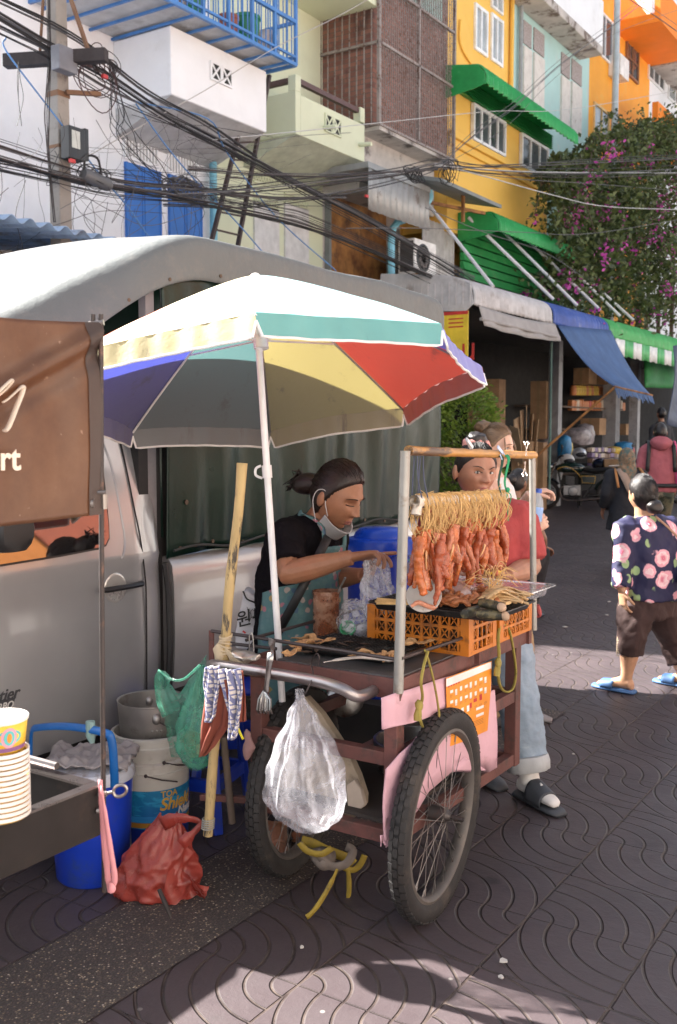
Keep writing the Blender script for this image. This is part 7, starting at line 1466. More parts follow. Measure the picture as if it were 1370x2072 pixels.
def hairmat(name, c, c2, yaw=0., sc_=(14, 110, 80)):
 m = bpy.data.materials.new(name); t = NT(m); mp = t.new('ShaderNodeMapping'); mp.inputs['Rotation'].default_value = (0, 0, -yaw); t.link(t.coord(), mp.inputs['Vector']); m2 = t.new('ShaderNodeMapping'); m2.inputs['Scale'].default_value = sc_; t.link(mp.outputs[0], m2.inputs['Vector']); n_ = t.noise(1.6, 4, m2.outputs[0], .6, .5); t.put(t.b.inputs['Base Color'], t.ramp(n_, [(.3, c), (.75, c2)])); t.b.inputs['Roughness'].default_value = .38; t.bump(n_, .0025); return m
sk_v = skin('tan_skin', (.34, .155, .085)); sk_r = skin('warm_skin', (.36, .175, .11)); sk_b = skin('fair_skin', (.62, .38, .28)); sk_l = skin('light_tan_skin', (.5, .28, .17)); sk_d = skin('brown_skin', (.25, .12, .07))
h_blk = hairmat('black_hair', (.005, .004, .004), (.022, .015, .014), YAW, (90, 90, 12)); h_brn = hairmat('dark_brown_hair', (.008, .004, .0035), (.03, .015, .011), YAW - .6); h_bln = hairmat('light_brown_hair', (.08, .045, .024), (.24, .145, .075), YAW - .5)
def fabr(name, c, **k):
 m = mat(name, c, .85, **k); t = NT.__new__(NT); t.m = m; t.t = m.node_tree; t.n = t.t.nodes; t.l = t.t.links; t.b = t.n['Principled BSDF']
 b_ = t.bump(t.noise(9, 3, t.coord('Object', (1, 1, .8)), .55, 1.2), .012, .8); t.bump(t.noise(160, 4), .001, 1, b_); return m
def strands(p, target, n, m, seed=0, zlo=-.02, off=.012, front=True, name='hair_strands'):
 b = MB(); tg = V(target); rr = random.Random(seed)
 for _ in range(n):
  az = rr.uniform(-1.9, 1.9); el = rr.uniform(max(.05, zlo * 10), 1.25) if abs(az) > 1.5 else rr.uniform(.68, 1.3)
  d0 = V((math.sin(az) * math.cos(el), math.cos(az) * math.cos(el), math.sin(el))); d1 = V((tg.x / .0765, tg.y / .092, tg.z / .115)).normalized(); pts = []
  for j in range(9):
   u = j / 8; d = d0.lerp(d1, u).normalized(); q = V((d.x * .0765, d.y * .092, d.z * .115)); q = headf(q); q.x *= p.wd; q *= 1 + (off + .006 * rr.random() * math.sin(PI * u)) / .095 * (.75 + .25 * min(1, u * 4)); pts.append(p.H(q.x / (p.wd if abs(q.x) > .05 else 1), q.y, q.z))
  b.tube(pts, [.0011] + [.0017] * 7 + [.001], 4)
 return b.build(name, m, p.root, ang=0)
f0 = lambda a, b: (vr * a + vf * b).normalized()
VD = 4.06
pv = Person('woman in a black shirt and floral apron leaning over the grill, mask under her chin', V((P(575, 1720, Z=0).x - .05, P(575, 1720, Z=0).y + .12, 0)), sk_v, .003)
F = f0(.82, -.57); Rt = F.cross(UPV).normalized()
pel, wai, che, uch, nb = P(598, 1345, D=VD), P(598, 1265, D=VD), P(603, 1175, D=VD), P(618, 1100, D=VD), P(640, 1050, D=VD)
hd = P(683, 1003, D=VD - .06); hf = (F + V((0, 0, -.42))).normalized()
pv.torso([(pel, Rt, .175, .13), (wai, Rt, .165, .125), (che, Rt, .17, .125), (uch, Rt, .175, .105), (uch.lerp(nb, .6), Rt, .108, .066), (nb, Rt, .055, .05)])
pv.limb([nb - V((0, 0, .03)), nb.lerp(hd, .55), hd - V((0, 0, .02))], [.062, .054, .055])
pv.browt = -.1; pv.head(hd, hf, UPV, 1.13, down=True, lip=(.26, .095, .075))
shR, elR, wrR = uch.lerp(nb, .35) + Rt * .165, P(584, 1160, D=VD - .27), P(712, 1128, D=VD - .33)
shL, elL, wrL = uch.lerp(nb, .35) - Rt * .165, P(662, 1172, D=VD + .1), P(735, 1163, D=VD - .12)
pv.limb([shR, shR.lerp(elR, .5), elR, elR.lerp(wrR, .35), wrR], [.062, .054, .046, .046, .029]); pv.limb([shL, elL, elL.lerp(wrL, .35), wrL], [.058, .046, .045, .028])
# right hand pointing with index finger, the rest holding the bag
dH = (P(787, 1108, D=VD - .36) - wrR).normalized(); pv.hand(wrR + dH * .01, (dH + V((0, 0, -.12))).normalized(), (V((0, 0, -1)) - vf * .25).normalized(), 1, (.02, .5, .7, .8), .05, .98, .6)
pv.hand(wrL, (P(760, 1150, D=VD - .2) - wrL), (V((0, 0, 1)) * .5 - vf * .8), -1, (.6, .65, .7, .7), .05, .92, .5)
hR, hL = pel + Rt * .09 - V((0, 0, .06)), pel - Rt * .09 - V((0, 0, .06)); aR = P(560, 1675, D=VD - .16) ; aL = P(606, 1640, D=VD - .06)
for h_, a_, foot in ((hR, aR, P(563, 1712, Z=.03)), (hL, aL, P(610, 1680, Z=.03))):
 pv.limb([h_, h_.lerp(a_, .5) + F * .02, a_], [.09, .06, .04]); pv.limb([a_, a_.lerp(foot, .5), foot], [.04, .04, .03])
 fd = f0(.1, -1); 
 for k in range(5): pv.limb([foot, foot + fd * .04 + f0(1, 0) * (.016 * (k - 2)), foot + fd * .075 + f0(1, 0) * (.016 * (k - 2)) - V((0, 0, .012))], [.02, .012, .009])
pv.done()
pv.hair(h_brn, line=.07, puff=.011, back=-.09, extra=lambda b: (b.tube(cr([pv.H(0, -.075, .01), pv.H(.01, -.125, -.01), pv.H(.015, -.16, -.03), pv.H(.01, -.19, -.035)], 4), [.035, .04, .042, .044, .045, .044, .042, .04, .034, .028, .02, .012, .006], 12), [b.tube([pv.H(R.gauss(0, .012), -.14, -.01 + R.gauss(0, .012)), pv.H(R.gauss(0, .02), -.18, -.03 + R.gauss(0, .02)), pv.H(R.gauss(0, .02), -.2 + R.gauss(0, .01), -.04 + R.gauss(0, .022))], [.007, .004, .001], 4) for _ in range(60)]))
strands(pv, (0, -.085, .01), 260, h_brn, 1)
tee = MB(); pv.torso([(pel - V((0, 0, .02)), Rt, .185, .14), (wai, Rt, .18, .142), (che, Rt, .19, .145), (uch, Rt, .19, .122), (uch.lerp(nb, .55), Rt, .15, .095), (uch.lerp(nb, .95), Rt, .085, .07)], tee)
pv.limb([uch.lerp(nb, .42) + Rt * .1, shR, shR.lerp(elR, .5), shR.lerp(elR, .78)], [.075, .082, .078, .074], tee); pv.limb([uch.lerp(nb, .42) - Rt * .1, shL, shL.lerp(elL, .6)], [.07, .075, .07], tee)
m_tee = fabr('black_tee', (.005, .004, .006), var=.3, spec=.15); pv.cloth('shirt', tee, m_tee, .009, 2, (.03, .07))
tr_ = MB(); pv.limb([pel - Rt * .02, hR, hR.lerp(aR, .5) + F * .02, hR.lerp(aR, .93)], [.12, .105, .08, .07], tr_); pv.limb([pel + Rt * .02, hL, hL.lerp(aL, .5) + F * .02, hL.lerp(aL, .93)], [.12, .105, .08, .07], tr_); pv.cloth('trousers', tr_, fabr('dark_trousers', (.02, .018, .022)), .014, 2)
sd_l = MB()
for foot in (P(563, 1712, Z=.0), P(610, 1680, Z=.0)): sd_l.box(foot + vf * .03 + V((0, 0, .012)), (.1, .24, .022), YAW); sd_l.tube(cr([foot + vr * -.05 + V((0, 0, .02)), foot + V((0, 0, .062)) + vf * .02, foot + vr * .05 + V((0, 0, .02))], 5), .014, 8)
sd_l.build('sandals', mat('black_sandal', (.015, .015, .015), .6), pv.root, bevel=.006)
m_apr = bpy.data.materials.new('floral_apron_cloth'); t = NT(m_apr)
vo = t.new('ShaderNodeTexVoronoi'); vo.inputs['Scale'].default_value = 38; t.link(t.coord(), vo.inputs['Vector']); s_ = t.new('ShaderNodeSeparateColor'); t.link(vo.outputs['Color'], s_.inputs[0])
c = t.ramp(s_.outputs[0], [(0, (.1, .19, .2)), (.4, (.08, .16, .19)), (.5, (.36, .15, .19)), (.62, (.1, .2, .2)), (.74, (.36, .26, .11)), (.84, (.07, .13, .2)), (.93, (.36, .31, .28))], 'CONSTANT'); c = t.mix(t.step(vo.outputs['Distance'], .42, .56), c, (.085, .18, .19)); c = t.mix(t.math('MULTIPLY', t.step(t.noise(3), .5, .7), .4), c, (.04, .09, .1))
t.put(t.b.inputs['Base Color'], c); t.b.inputs['Roughness'].default_value = .85; t.bump(t.noise(14, 4), .012)
def apr(u, v):   # bib above, skirt below, wrapped round the front of the body
 z = v; c = che.lerp(pel, v * 1.05) if v > .0 else che; c = uch.lerp(che, min(1, v * 2.6)) if v < .385 else che.lerp(wai, (v - .385) / .3) if v < .685 else wai.lerp(pel - V((0, 0, .12)), (v - .685) / .315)
 half = .42 if v < .3 else .42 + (min(1, (v - .3) / .12)) * 1.25; a = (u - .5) * 2 * half; w_ = .178 + .03 * v; d_ = .142 + .026 * v
 return c + F * math.cos(a) * (d_ + .006) * 1.06 + Rt * math.sin(a) * w_ * 1.06 + F * .008 * math.sin(a * 9 + v * 3) * v + V((0, 0, .0))
MB().grid(apr, 44, 40).build('apron', m_apr, pv.root, ang=0, solid=.004, disp=(.012, .06))
for e in (1, -1):
 p = [apr(.5 + .42 * e, 0.02), uch.lerp(nb, .35) + F * .125 + Rt * .07 * e, nb + F * .075 + Rt * .075 * e + V((0, 0, -.01)), nb + Rt * .075 * e + V((0, 0, .028)) - F * .02, nb - F * .085 + Rt * .03 * e + V((0, 0, -.01))]
 ribbon(p, .026, F if True else vn, 'apron_strap', m_apr, pv.root, .003, 5)
ribbon([P(664, 1086, D=VD - .12), P(656, 1102, D=VD - .2), P(632, 1150, D=VD - .24), P(598, 1215, D=VD - .26), P(562, 1280, D=VD - .2)], .034, -vf, 'crossbody_strap', mat('black_strap', (.012, .012, .013), .6), pv.root, .003, 6)
mk = MB()
def mask(u, v):
 a = (u - .5) * 2; x = .066 * math.sin(a * 1.45) ; y = .092 * math.cos(a * 1.25) - .006 - .03 * v; z = -.088 - .045 * v - .012 * math.cos(a * 1.5) + .03 * abs(a) ** 2 * (1 - v * .4)
 return pv.H(x * (1.08 - .25 * v), y * (1.0 - .12 * v) + .008 - .01 * abs(a), z)
mk.grid(mask, 30, 12); mk.build('face_mask', mat('grey_mask_fabric', (.42, .41, .41), .8, bump=.001, bs=120), pv.root, ang=0, solid=.003)
sl_ = MB()
for e in (1, -1): sl_.tube(cr([pv.H(.066 * e, .03, -.06), pv.H(.078 * e, .012, -.02), pv.H(.083 * e, 0, .022), pv.H(.086 * e, -.03, .012), pv.H(.086 * e, -.035, -.03), pv.H(.07 * e, -.005, -.1)], 4), .0017, 6)
sl_.build('mask_loops', mat('mask_loop', (.6, .58, .58), .7), pv.root)
# bag held by the vendor and the white shoulder bag behind her back
m_cbag = mat('clear_soft_plastic', (.75, .74, .78), .15, var=.05, alpha=(.18, .6, 14), bump=.006, bs=26, spec=.8)
HB = thing('carrier_bag', 'clear plastic carrier bag opened in the vendor hands', 'plastic bag', P(770, 1250, D=VD - .3))
bag('x', '', None, P(752, 1132, D=VD - .32), P(776, 1262, D=VD - .34), .072, .6, 7, prof=[(0, .35), (.15, .45), (.5, .75), (.8, 1), (.95, .8), (1, .4)], fold=.5).build('bag_skin', m_cbag, HB, ang=0)
ribbon([P(757, 1140, D=VD - .33), P(772, 1122, D=VD - .34), P(782, 1140, D=VD - .34), P(788, 1185, D=VD - .34)], .02, vn, 'bag_handle', m_cbag, HB, .001)
m_wleather = mat('white_leatherette', (.6, .6, .64), .35, var=.06, dirt=(.45, .45, .47), ds=5); m_blk2 = mat('black_piping', (.012, .012, .013), .5)
SBG = thing('shoulder_bag', 'white bag with black piping and brush lettering behind the vendor', 'bag', P(515, 1310, D=VD + .02))
pts = [(490, 1212), (484, 1240), (476, 1280), (476, 1312), (505, 1316), (540, 1312), (552, 1290), (553, 1262), (545, 1240), (532, 1222), (515, 1206), (500, 1194), (492, 1196)]
MB().prism([P(x, y, D=VD - .02) for x, y in pts], vf * .1).build('bag_body', m_wleather, SBG, ang=30, bevel=.016)
MB().tube(cr([P(x, y, D=VD - .035) for x, y in ((492, 1196), (500, 1212), (520, 1222), (532, 1240), (531, 1262), (520, 1285), (508, 1305), (500, 1316))], 4), .0035, 6).tube(cr([P(x, y, D=VD - .03) for x, y in ((526, 1272), (540, 1280), (553, 1284))], 3), .006, 6).build('piping', m_blk2, SBG)
text('lettering', '원두', P(479, 1268, D=VD - .032), .07, m_blk2, SBG, (vr + V((0, 0, .25))), V((0, 0, 1)), .0008, .2, 'LEFT', .0008)
br_ = MB()
for q in (((503, 1262), (508, 1248), (507, 1238), (512, 1232)), ((507, 1250), (515, 1246), (520, 1238)), ((508, 1242), (502, 1236), (500, 1228)), ((512, 1236), (520, 1233))): br_.tube(cr([P(x, y, D=VD - .03) for x, y in q], 3), .0028, 5, flat=.4)
br_.build('painted_branch', m_blk2, SBG); MB().tube([P(491, 1277, D=VD - .033), P(497, 1281, D=VD - .033)], .004, 5).build('red_seal', mat('seal_red', (.5, .03, .03), .5), SBG)
RD = 4.52
pr_ = Person('woman in a dusty red T-shirt and pale jeans frowning over the hanging meat', V((P(1000, 1560, Z=0).x, P(1000, 1560, Z=0).y, 0)), sk_r, .003)
F2 = f0(.28, -.96); R2 = F2.cross(UPV).normalized()
pel, wai, che, uch, nb = P(975, 1240, D=RD), P(972, 1185, D=RD), P(968, 1110, D=RD), P(966, 1052, D=RD), P(964, 1016, D=RD)
hd = P(962, 954, D=RD - .03)
pr_.torso([(pel, R2, .185, .14), (wai, R2, .18, .14), (che, R2, .185, .135), (uch, R2, .19, .11), (uch.lerp(nb, .55), R2, .13, .08), (nb, R2, .065, .06)])
pr_.limb([nb - V((0, 0, .03)), nb.lerp(hd, .5), hd], [.068, .062, .06]); pr_.gaze = .8; pr_.browt = .28
pr_.head(hd, (F2 + V((0, 0, -.08)) + vr * .12).normalized(), (UPV + vr * .06), 1.03, lip=(.32, .12, .1), wide=1.1)
shL, elL, wrL = uch.lerp(nb, .2) - R2 * .185, P(1072, 1148, D=RD - .05), P(1026, 1166, D=RD - .25)
shR, elR, wrR = uch.lerp(nb, .2) + R2 * .185, P(872, 1140, D=RD - .05), P(945, 1170, D=RD - .25)
pr_.limb([shL, shL.lerp(elL, .5), elL, elL.lerp(wrL, .35), wrL], [.068, .062, .052, .05, .032]); pr_.limb([shR, elR, elR.lerp(wrR, .35), wrR], [.066, .05, .05, .032])
pr_.hand(wrL, (P(990, 1160, D=RD - .34) - wrL), (V((0, 0, 1)) - vf * .1), 1, (.5, .5, .5, .5), .06, .95, .6); pr_.hand(wrR, (P(985, 1165, D=RD - .3) - wrR), V((0, 0, 1)), -1, (.45, .45, .5, .5), .06, .95, .5)
hR, hL = pel + R2 * .095 - V((0, 0, .04)), pel - R2 * .095 - V((0, 0, .04)); kL, aL = P(1046, 1400, D=RD - .12), P(1068, 1552, D=RD - .18); kR, aR = P(965, 1410, D=RD + .05), P(958, 1545, D=RD + .12)
for h_, k_, a_ in ((hL, kL, aL), (hR, kR, aR)): pr_.limb([h_, k_, a_], [.1, .065, .045])
pr_.done()
pr_.hair(h_blk, line=.066, puff=.010, back=-.06, extra=lambda b: b.ball(pr_.H(-.005, -.03, .135), (.052, .048, .034), 20, 14, f=lambda q: q * (1 + .25 * fb(q, 50, 3))))
strands(pr_, (0, -.03, .12), 170, h_blk, 2, zlo=.02)
sc2 = MB()
for k in range(3): sc2.tube([pr_.H(-.005 + .048 * math.cos(a), -.025 + .042 * math.sin(a), .112 + .004 * k + .007 * math.sin(a * 7 + k * 2)) for a in (2 * PI * j / 30 for j in range(31))], .0125, 8)
sc2.build('scrunchie', mat('pink_scrunchie', (.62, .3, .27), .85, bump=.003, bs=60), pr_.root)
hb_ = MB(); hb_.ball(pr_.H(0, .028, .1), (.045, .02, .012), 16, 8, rot=pr_.M3, f=lambda q: q * (1 + .3 * fb(q, 60))); hb_.build('grey_hair_streak', hairmat('grey_hair', (.12, .11, .12), (.35, .34, .36)), pr_.root)
tee = MB(); pr_.torso([(pel - V((0, 0, .0)), R2, .215, .17), (wai, R2, .21, .17), (che, R2, .21, .16), (uch, R2, .205, .128), (uch.lerp(nb, .55), R2, .145, .092), (uch.lerp(nb, .98), R2, .082, .07)], tee)
pr_.limb([uch - R2 * .12, shL, shL.lerp(elL, .5), shL.lerp(elL, .9)], [.085, .092, .092, .09], tee); pr_.limb([uch + R2 * .12, shR, shR.lerp(elR, .5), shR.lerp(elR, .9)], [.085, .09, .092, .09], tee)
pr_.cloth('shirt', tee, fabr('dusty_red_cotton', (.33, .045, .045), var=.12), .011, 3, (.035, .09))
m_jean = mat('pale_denim', (.26, .33, .41), .85, var=.15, vs=3, dirt=(.36, .42, .48), ds=2.5, bump=.008, bs=9, stretch=(1, 1, 1.6))
jn = MB(); pr_.torso([(pel + V((0, 0, .03)), R2, .19, .15), (pel - V((0, 0, .08)), R2, .195, .155), (pel - V((0, 0, .16)), R2, .17, .12)], jn)
pr_.limb([hL, hL.lerp(kL, .5), kL, kL.lerp(aL, .5), aL + V((0, 0, .03))], [.118, .108, .094, .092, .083], jn); pr_.limb([hR, kR, aR + V((0, 0, .03))], [.118, .092, .082], jn)
pr_.cloth('jeans', jn, m_jean, .009, 1, (.035, .075))
cf = MB(); ax = (kL - aL).normalized(); x_, y_ = frame_from(ax)
for k in range(2): cf.loft([[aL + V((0, 0, .02)) + ax * h_ + (x_ * math.cos(a) + y_ * math.sin(a)) * (r__ + .004 * math.sin(a * 5 + k)) for a in (2 * PI * j / 24 for j in range(24))] for h_, r__ in ((-.035, .086), (-.03, .092), (.0, .095), (.028, .093), (.034, .086), (.0, .08), (-.035, .08))], cap=False)
cf.build('jeans_cuff', mat('denim_inside', (.42, .43, .44), .9, bump=.001, bs=200), pr_.root, ang=0, disp=(.008, .04))
ft = P(1096, 1588, Z=0.0); fdir = (vr * .45 - vf * .9).normalized(); fs_ = fdir.cross(UPV).normalized(); hl_ = V((aL.x, aL.y, 0)) - fdir * .05
def shoe(b, heel, d, L_, w_, h0_, prof):
 s_ = d.cross(UPV).normalized(); rings = []
 for t_, ww, zt__ in prof: rings.append([heel + d * (t_ * L_) + s_ * (math.cos(a) * w_ * ww) + V((0, 0, h0_ + (zt__ / 2) * (1 + math.sin(a)))) for a in (2 * PI * j / 16 for j in range(16))])
 b.loft(rings)
sk = MB(); shoe(sk, hl_, fdir, .25, .04, .028, ((-.02, .4, .03), (.05, .9, .075), (.3, .9, .085), (.55, .95, .06), (.8, 1.0, .045), (.95, .8, .036), (1, .4, .02))); sk.tube([aL + V((0, 0, .05)), aL, hl_ + fdir * .07 + V((0, 0, .08))], [.045, .043, .045], 12); sk.build('sock', mat('white_sock', (.66, .64, .62), .9, bump=.001, bs=200), pr_.root, ang=0, remesh=.008, sm=2)
so_ = MB(); shoe(so_, hl_, fdir, .285, .053, 0, ((-.06, .5, .03), (0, .9, .03), (.3, .92, .03), (.6, 1.0, .028), (.85, .95, .026), (1.0, .6, .022))); so_.build('slide_sole', mat('charcoal_foam', (.05, .055, .065), .6), pr_.root, ang=0)
st_ = MB(); st_.grid(lambda u, v: hl_ + fdir * (.10 + .1 * v) + fs_ * (math.cos(PI * u) * (.054 - .003 * v)) + V((0, 0, .022 + (.088 - .035 * v) * math.sin(PI * u) ** .75)), 20, 8); st_.build('slide_strap', mat('charcoal_rubber', (.045, .05, .06), .5), pr_.root, ang=0, solid=.006)
lq = hl_ + fdir * .145 + V((0, 0, .1)); tr3 = MB()
for e in (-1, 1): tr3.add([lq + fs_ * (.012 * e) + fdir * .012 + V((0, 0, -.012)), lq + fs_ * .002 * e + fdir * -.006 + V((0, 0, .003)), lq + fs_ * -.004 * e + fdir * -.006 + V((0, 0, .003)), lq + fs_ * .004 * e + fdir * .012 + V((0, 0, -.01))], [(0, 1, 2, 3)])
tr3.build('slide_mark', mat('shoe_mark_white', (.7, .7, .7), .5), pr_.root, solid=.002)
hl2 = V((aR.x, aR.y, 0)) - fdir * .05; so_ = MB(); shoe(so_, hl2, fdir, .285, .053, 0, ((-.06, .5, .05), (0, .9, .09), (.3, .92, .09), (.6, 1.0, .06), (.85, .95, .04), (1.0, .6, .022))); so_.build('slide_shoe', mat('charcoal_foam', (.05, .055, .065), .6), pr_.root, ang=0)
cp = P(998, 1160, D=RD - .37); YC = thing('paper_cup', 'yellow paper cup held by the woman in red', 'cup', cp)
MB().lathe([(.034, 0), (.0425, .072), (.044, .073), (.044, .076), (.041, .076), (.034, .006)], cp, 32).build('cup_wall', m_cup, YC)
MB().lathe([(.0428, .071), (.0455, .0725), (.0455, .077), (.0425, .077)], cp, 32, cap=False).build('cup_rim', m_rimw, YC)
a0 = math.atan2(-cp.y, -cp.x)
def oncup2(da, z, off): r = .034 + .0085 * z / .072 + off; return V((cp.x + r * math.cos(a0 + da), cp.y + r * math.sin(a0 + da), cp.z + z))
for rx, rz, off, m_ in ((.7, .02, .0012, mat('cup_teal_print', (.1, .45, .45), .5)), (.25, .022, .002, mat('cup_pink_print', (.75, .3, .38), .5)), (.12, .012, .0028, mat('cup_orange_print', (.7, .25, .03), .5))):
 q = disc(oncup2, rx, rz, 0, .038, off); MB().add([oncup2(0, .038, off)] + q, [(0, i + 1, (i + 1) % 24 + 1) for i in range(24)]).build('cup_emblem', m_, YC)
BD = 5.45
pb2 = Person('fair haired woman in a white top holding a water bottle, face in profile', V((P(1005, 1466, Z=0).x, P(1005, 1466, Z=0).y, 0)), sk_b, .004)
F3 = f0(.86, -.5); R3 = F3.cross(UPV).normalized()
pel, wai, che, uch, nb = P(1005, 1150, D=BD), P(1003, 1095, D=BD), P(1000, 1030, D=BD), P(996, 985, D=BD), P(994, 955, D=BD); hd = P(1004, 905, D=BD - .02)
pb2.torso([(pel, R3, .15, .11), (wai, R3, .125, .1), (che, R3, .14, .11), (uch, R3, .155, .09), (uch.lerp(nb, .5), R3, .11, .065), (nb, R3, .052, .05)])
pb2.limb([nb - V((0, 0, .03)), nb.lerp(hd, .5), hd], [.055, .048, .05]); pb2.browt = -.1; pb2.head(hd, (F3 + V((0, 0, -.12))).normalized(), UPV, 1.0, brow=(.11, .06, .035), lip=(.5, .2, .17))
shR, elR, wrR = uch.lerp(nb, .2) + R3 * .15, P(1045, 1105, D=BD - .25), P(1070, 1072, D=BD - .32); shL, elL, wrL = uch.lerp(nb, .2) - R3 * .15, P(1040, 1050, D=BD - .12), P(1072, 1000, D=BD - .28)
pb2.limb([shR, elR, elR.lerp(wrR, .4), wrR], [.045, .038, .036, .024]); pb2.limb([shL, elL, elL.lerp(wrL, .4), wrL], [.043, .037, .035, .024])
pb2.hand(wrR, vr * .9 + V((0, 0, .5)), -vf * -.8 + vr * .2, 1, (.7, .75, .8, .8), .05, .95, .5); pb2.hand(wrL, vr + V((0, 0, .25)), V((0, 0, -1)) + vr * .3, -1, (.6, .65, .7, .7), .1, .95, .5)
h1, h2 = pel + R3 * .08, pel - R3 * .08; a1, a2 = P(1008, 1452, D=BD), P(1050, 1440, D=BD + .15)
for h_, a_ in ((h1, a1), (h2, a2)): pb2.limb([h_, h_.lerp(a_, .5) + F3 * .03, a_], [.085, .055, .038])
pb2.done(); pb2.hair(h_bln, line=.07, puff=.009, back=-.05, extra=lambda b: (b.ball(pb2.H(0, -.085, .095), (.05, .045, .042), 20, 14, f=lambda q: q * (1 + .22 * fb(q, 45, 6))), [b.tube(cr([pb2.H(.05, .06, .06), pb2.H(.062 + k * .003, .075, .02), pb2.H(.066, .07 + .004 * k, -.03)], 3), .0018, 4) for k in range(5)], [b.tube(cr([pb2.H(-.05, .06, .06), pb2.H(-.06 - k * .003, .08, .02), pb2.H(-.06, .085 + .004 * k, -.03)], 3), .0018, 4) for k in range(5)]))
strands(pb2, (0, -.085, .085), 200, h_bln, 3, off=.010)
tk = MB(); pb2.torso([(pel, R3, .165, .125), (wai, R3, .14, .115), (che, R3, .152, .122), (uch.lerp(che, .15), R3, .155, .104), (uch.lerp(nb, .25), R3, .1, .085), (uch.lerp(nb, .62), R3, .085, .07)], tk); pb2.cloth('tank_top', tk, fabr('white_cotton', (.7, .68, .67), var=.05), .012, 2, (.01, .08))
pn = MB()
for h_, a_ in ((h1, a1), (h2, a2)): pb2.limb([h_ + V((0, 0, .03)), h_.lerp(a_, .5) + F3 * .03, a_ + V((0, 0, .03))], [.11, .1, .09], pn)
pb2.torso([(pel + V((0, 0, .04)), R3, .155, .12), (pel - V((0, 0, .1)), R3, .165, .125)], pn); pb2.cloth('trousers', pn, fabr('khaki_cotton', (.4, .27, .15), var=.1), .013, 2, (.02, .08))
sh_ = MB(); shoe(sh_, V((a1.x, a1.y, 0)) - F3 * .06, F3, .25, .042, 0, ((-.05, .5, .05), (.05, .9, .08), (.35, .95, .08), (.7, 1, .05), (1, .5, .03))); shoe(sh_, V((a2.x, a2.y, 0)) - F3 * .06, F3, .25, .042, 0, ((-.05, .5, .05), (.05, .9, .08), (.35, .95, .08), (.7, 1, .05), (1, .5, .03))); sh_.build('shoes', mat('grey_shoe', (.2, .19, .2), .6), pb2.root, ang=0)
q = P(1075, 1105, D=BD - .36); WBt = thing('water_bottle', 'clear plastic water bottle in the fair woman hands', 'bottle', q); tl = (V((0, 0, 1)) + vr * .12).to_track_quat('Z', 'Y').to_matrix()
MB().lathe([(.001, 0), (.03, 0), (.034, .01), (.032, .05), (.034, .09), (.033, .15), (.034, .2), (.03, .23), (.014, .265), (.013, .285), (.001, .286)], q, 24, tl).build('bottle_wall', mat('clear_pet', (.7, .78, .85), .06, alpha=.35, spec=1.0), WBt); MB().lathe([(.0345, .13), (.0352, .131), (.0352, .2), (.0345, .201)], q, 24, tl, cap=False).build('bottle_label', mat('bottle_label_blue', (.25, .4, .7), .4), WBt); MB().lathe([(.016, .272), (.016, .292), (.001, .293)], q, 18, tl).build('bottle_cap', mat('cap_blue', (.05, .12, .5), .4), WBt)
LD = 6.28
pl = Person('woman walking away in a navy blouse printed with pink roses', P(1300, 1400, Z=0), sk_l, .006)
F4 = f0(-.42, .9); R4 = F4.cross(UPV).normalized()
pel, wai, che, uch, nb = P(1312, 1222, D=LD), P(1315, 1180, D=LD), P(1314, 1115, D=LD), P(1308, 1070, D=LD), P(1303, 1042, D=LD); hd = P(1300, 1000, D=LD - .0)
pl.torso([(pel, R4, .17, .13), (wai, R4, .16, .12), (che, R4, .165, .12), (uch, R4, .17, .1), (uch.lerp(nb, .5), R4, .12, .075), (nb, R4, .055, .052)]); pl.limb([nb - V((0, 0, .03)), hd], [.056, .05]); pl.head(hd, (F4 + V((0, 0, -.1))).normalized(), UPV, .98, eyes=False)
shL, elL, wrL = uch.lerp(nb, .2) - R4 * .17, P(1262, 1130, D=LD - .1), P(1258, 1196, D=LD - .15); shR, elR, wrR = uch.lerp(nb, .2) + R4 * .17, P(1388, 1120, D=LD + .0), P(1392, 1180, D=LD - .15)
pl.limb([shL, elL, wrL], [.05, .042, .027]); pl.limb([shR, elR, wrR], [.05, .042, .027]); pl.hand(wrL, V((0, 0, -1)) + vr * .15, (vr + vf * .3), 1, (.3, .35, .4, .45), .05, .95, .4); pl.hand(wrR, V((0, 0, -1)), -vr, 1, (.3, .35, .4, .45), .05, .9, .4)
h1, h2 = pel - R4 * .09, pel + R4 * .09; k1, a1 = P(1278, 1290, D=LD - .12), P(1268, 1368, D=LD - .12); k2, a2 = P(1368, 1305, D=LD + .05), P(1392, 1385, D=LD + .0)
for h_, k_, a_ in ((h1, k1, a1), (h2, k2, a2)): pl.limb([h_, k_, k_.lerp(a_, .4), a_], [.095, .06, .058, .036])
ff1 = (F4 - vr * .5).normalized(); hl1, hl2 = V((a1.x, a1.y, 0)) - ff1 * .04, V((a2.x, a2.y, 0)) - ff1 * .04
for hh, a_ in ((hl1, a1), (hl2, a2)):
 shoe(pl.b, hh, ff1, .235, .042, .022, ((-.02, .5, .04), (.05, .9, .07), (.35, .85, .075), (.6, .95, .05), (.85, 1.0, .035), (1, .6, .02))); pl.limb([a_, hh + ff1 * .05 + V((0, 0, .06))], [.036, .036])
pl.done(); pl.hair(h_blk, line=.07, puff=.013, back=-.11, extra=lambda b: b.ball(pl.H(.0, -.105, -.085), (.055, .042, .045), 22, 16, rot=pl.M3, f=lambda q: q * (1 + .12 * fb(q, 40, 2))))
strands(pl, (0, -.09, -.07), 240, h_blk, 4, zlo=-.06)
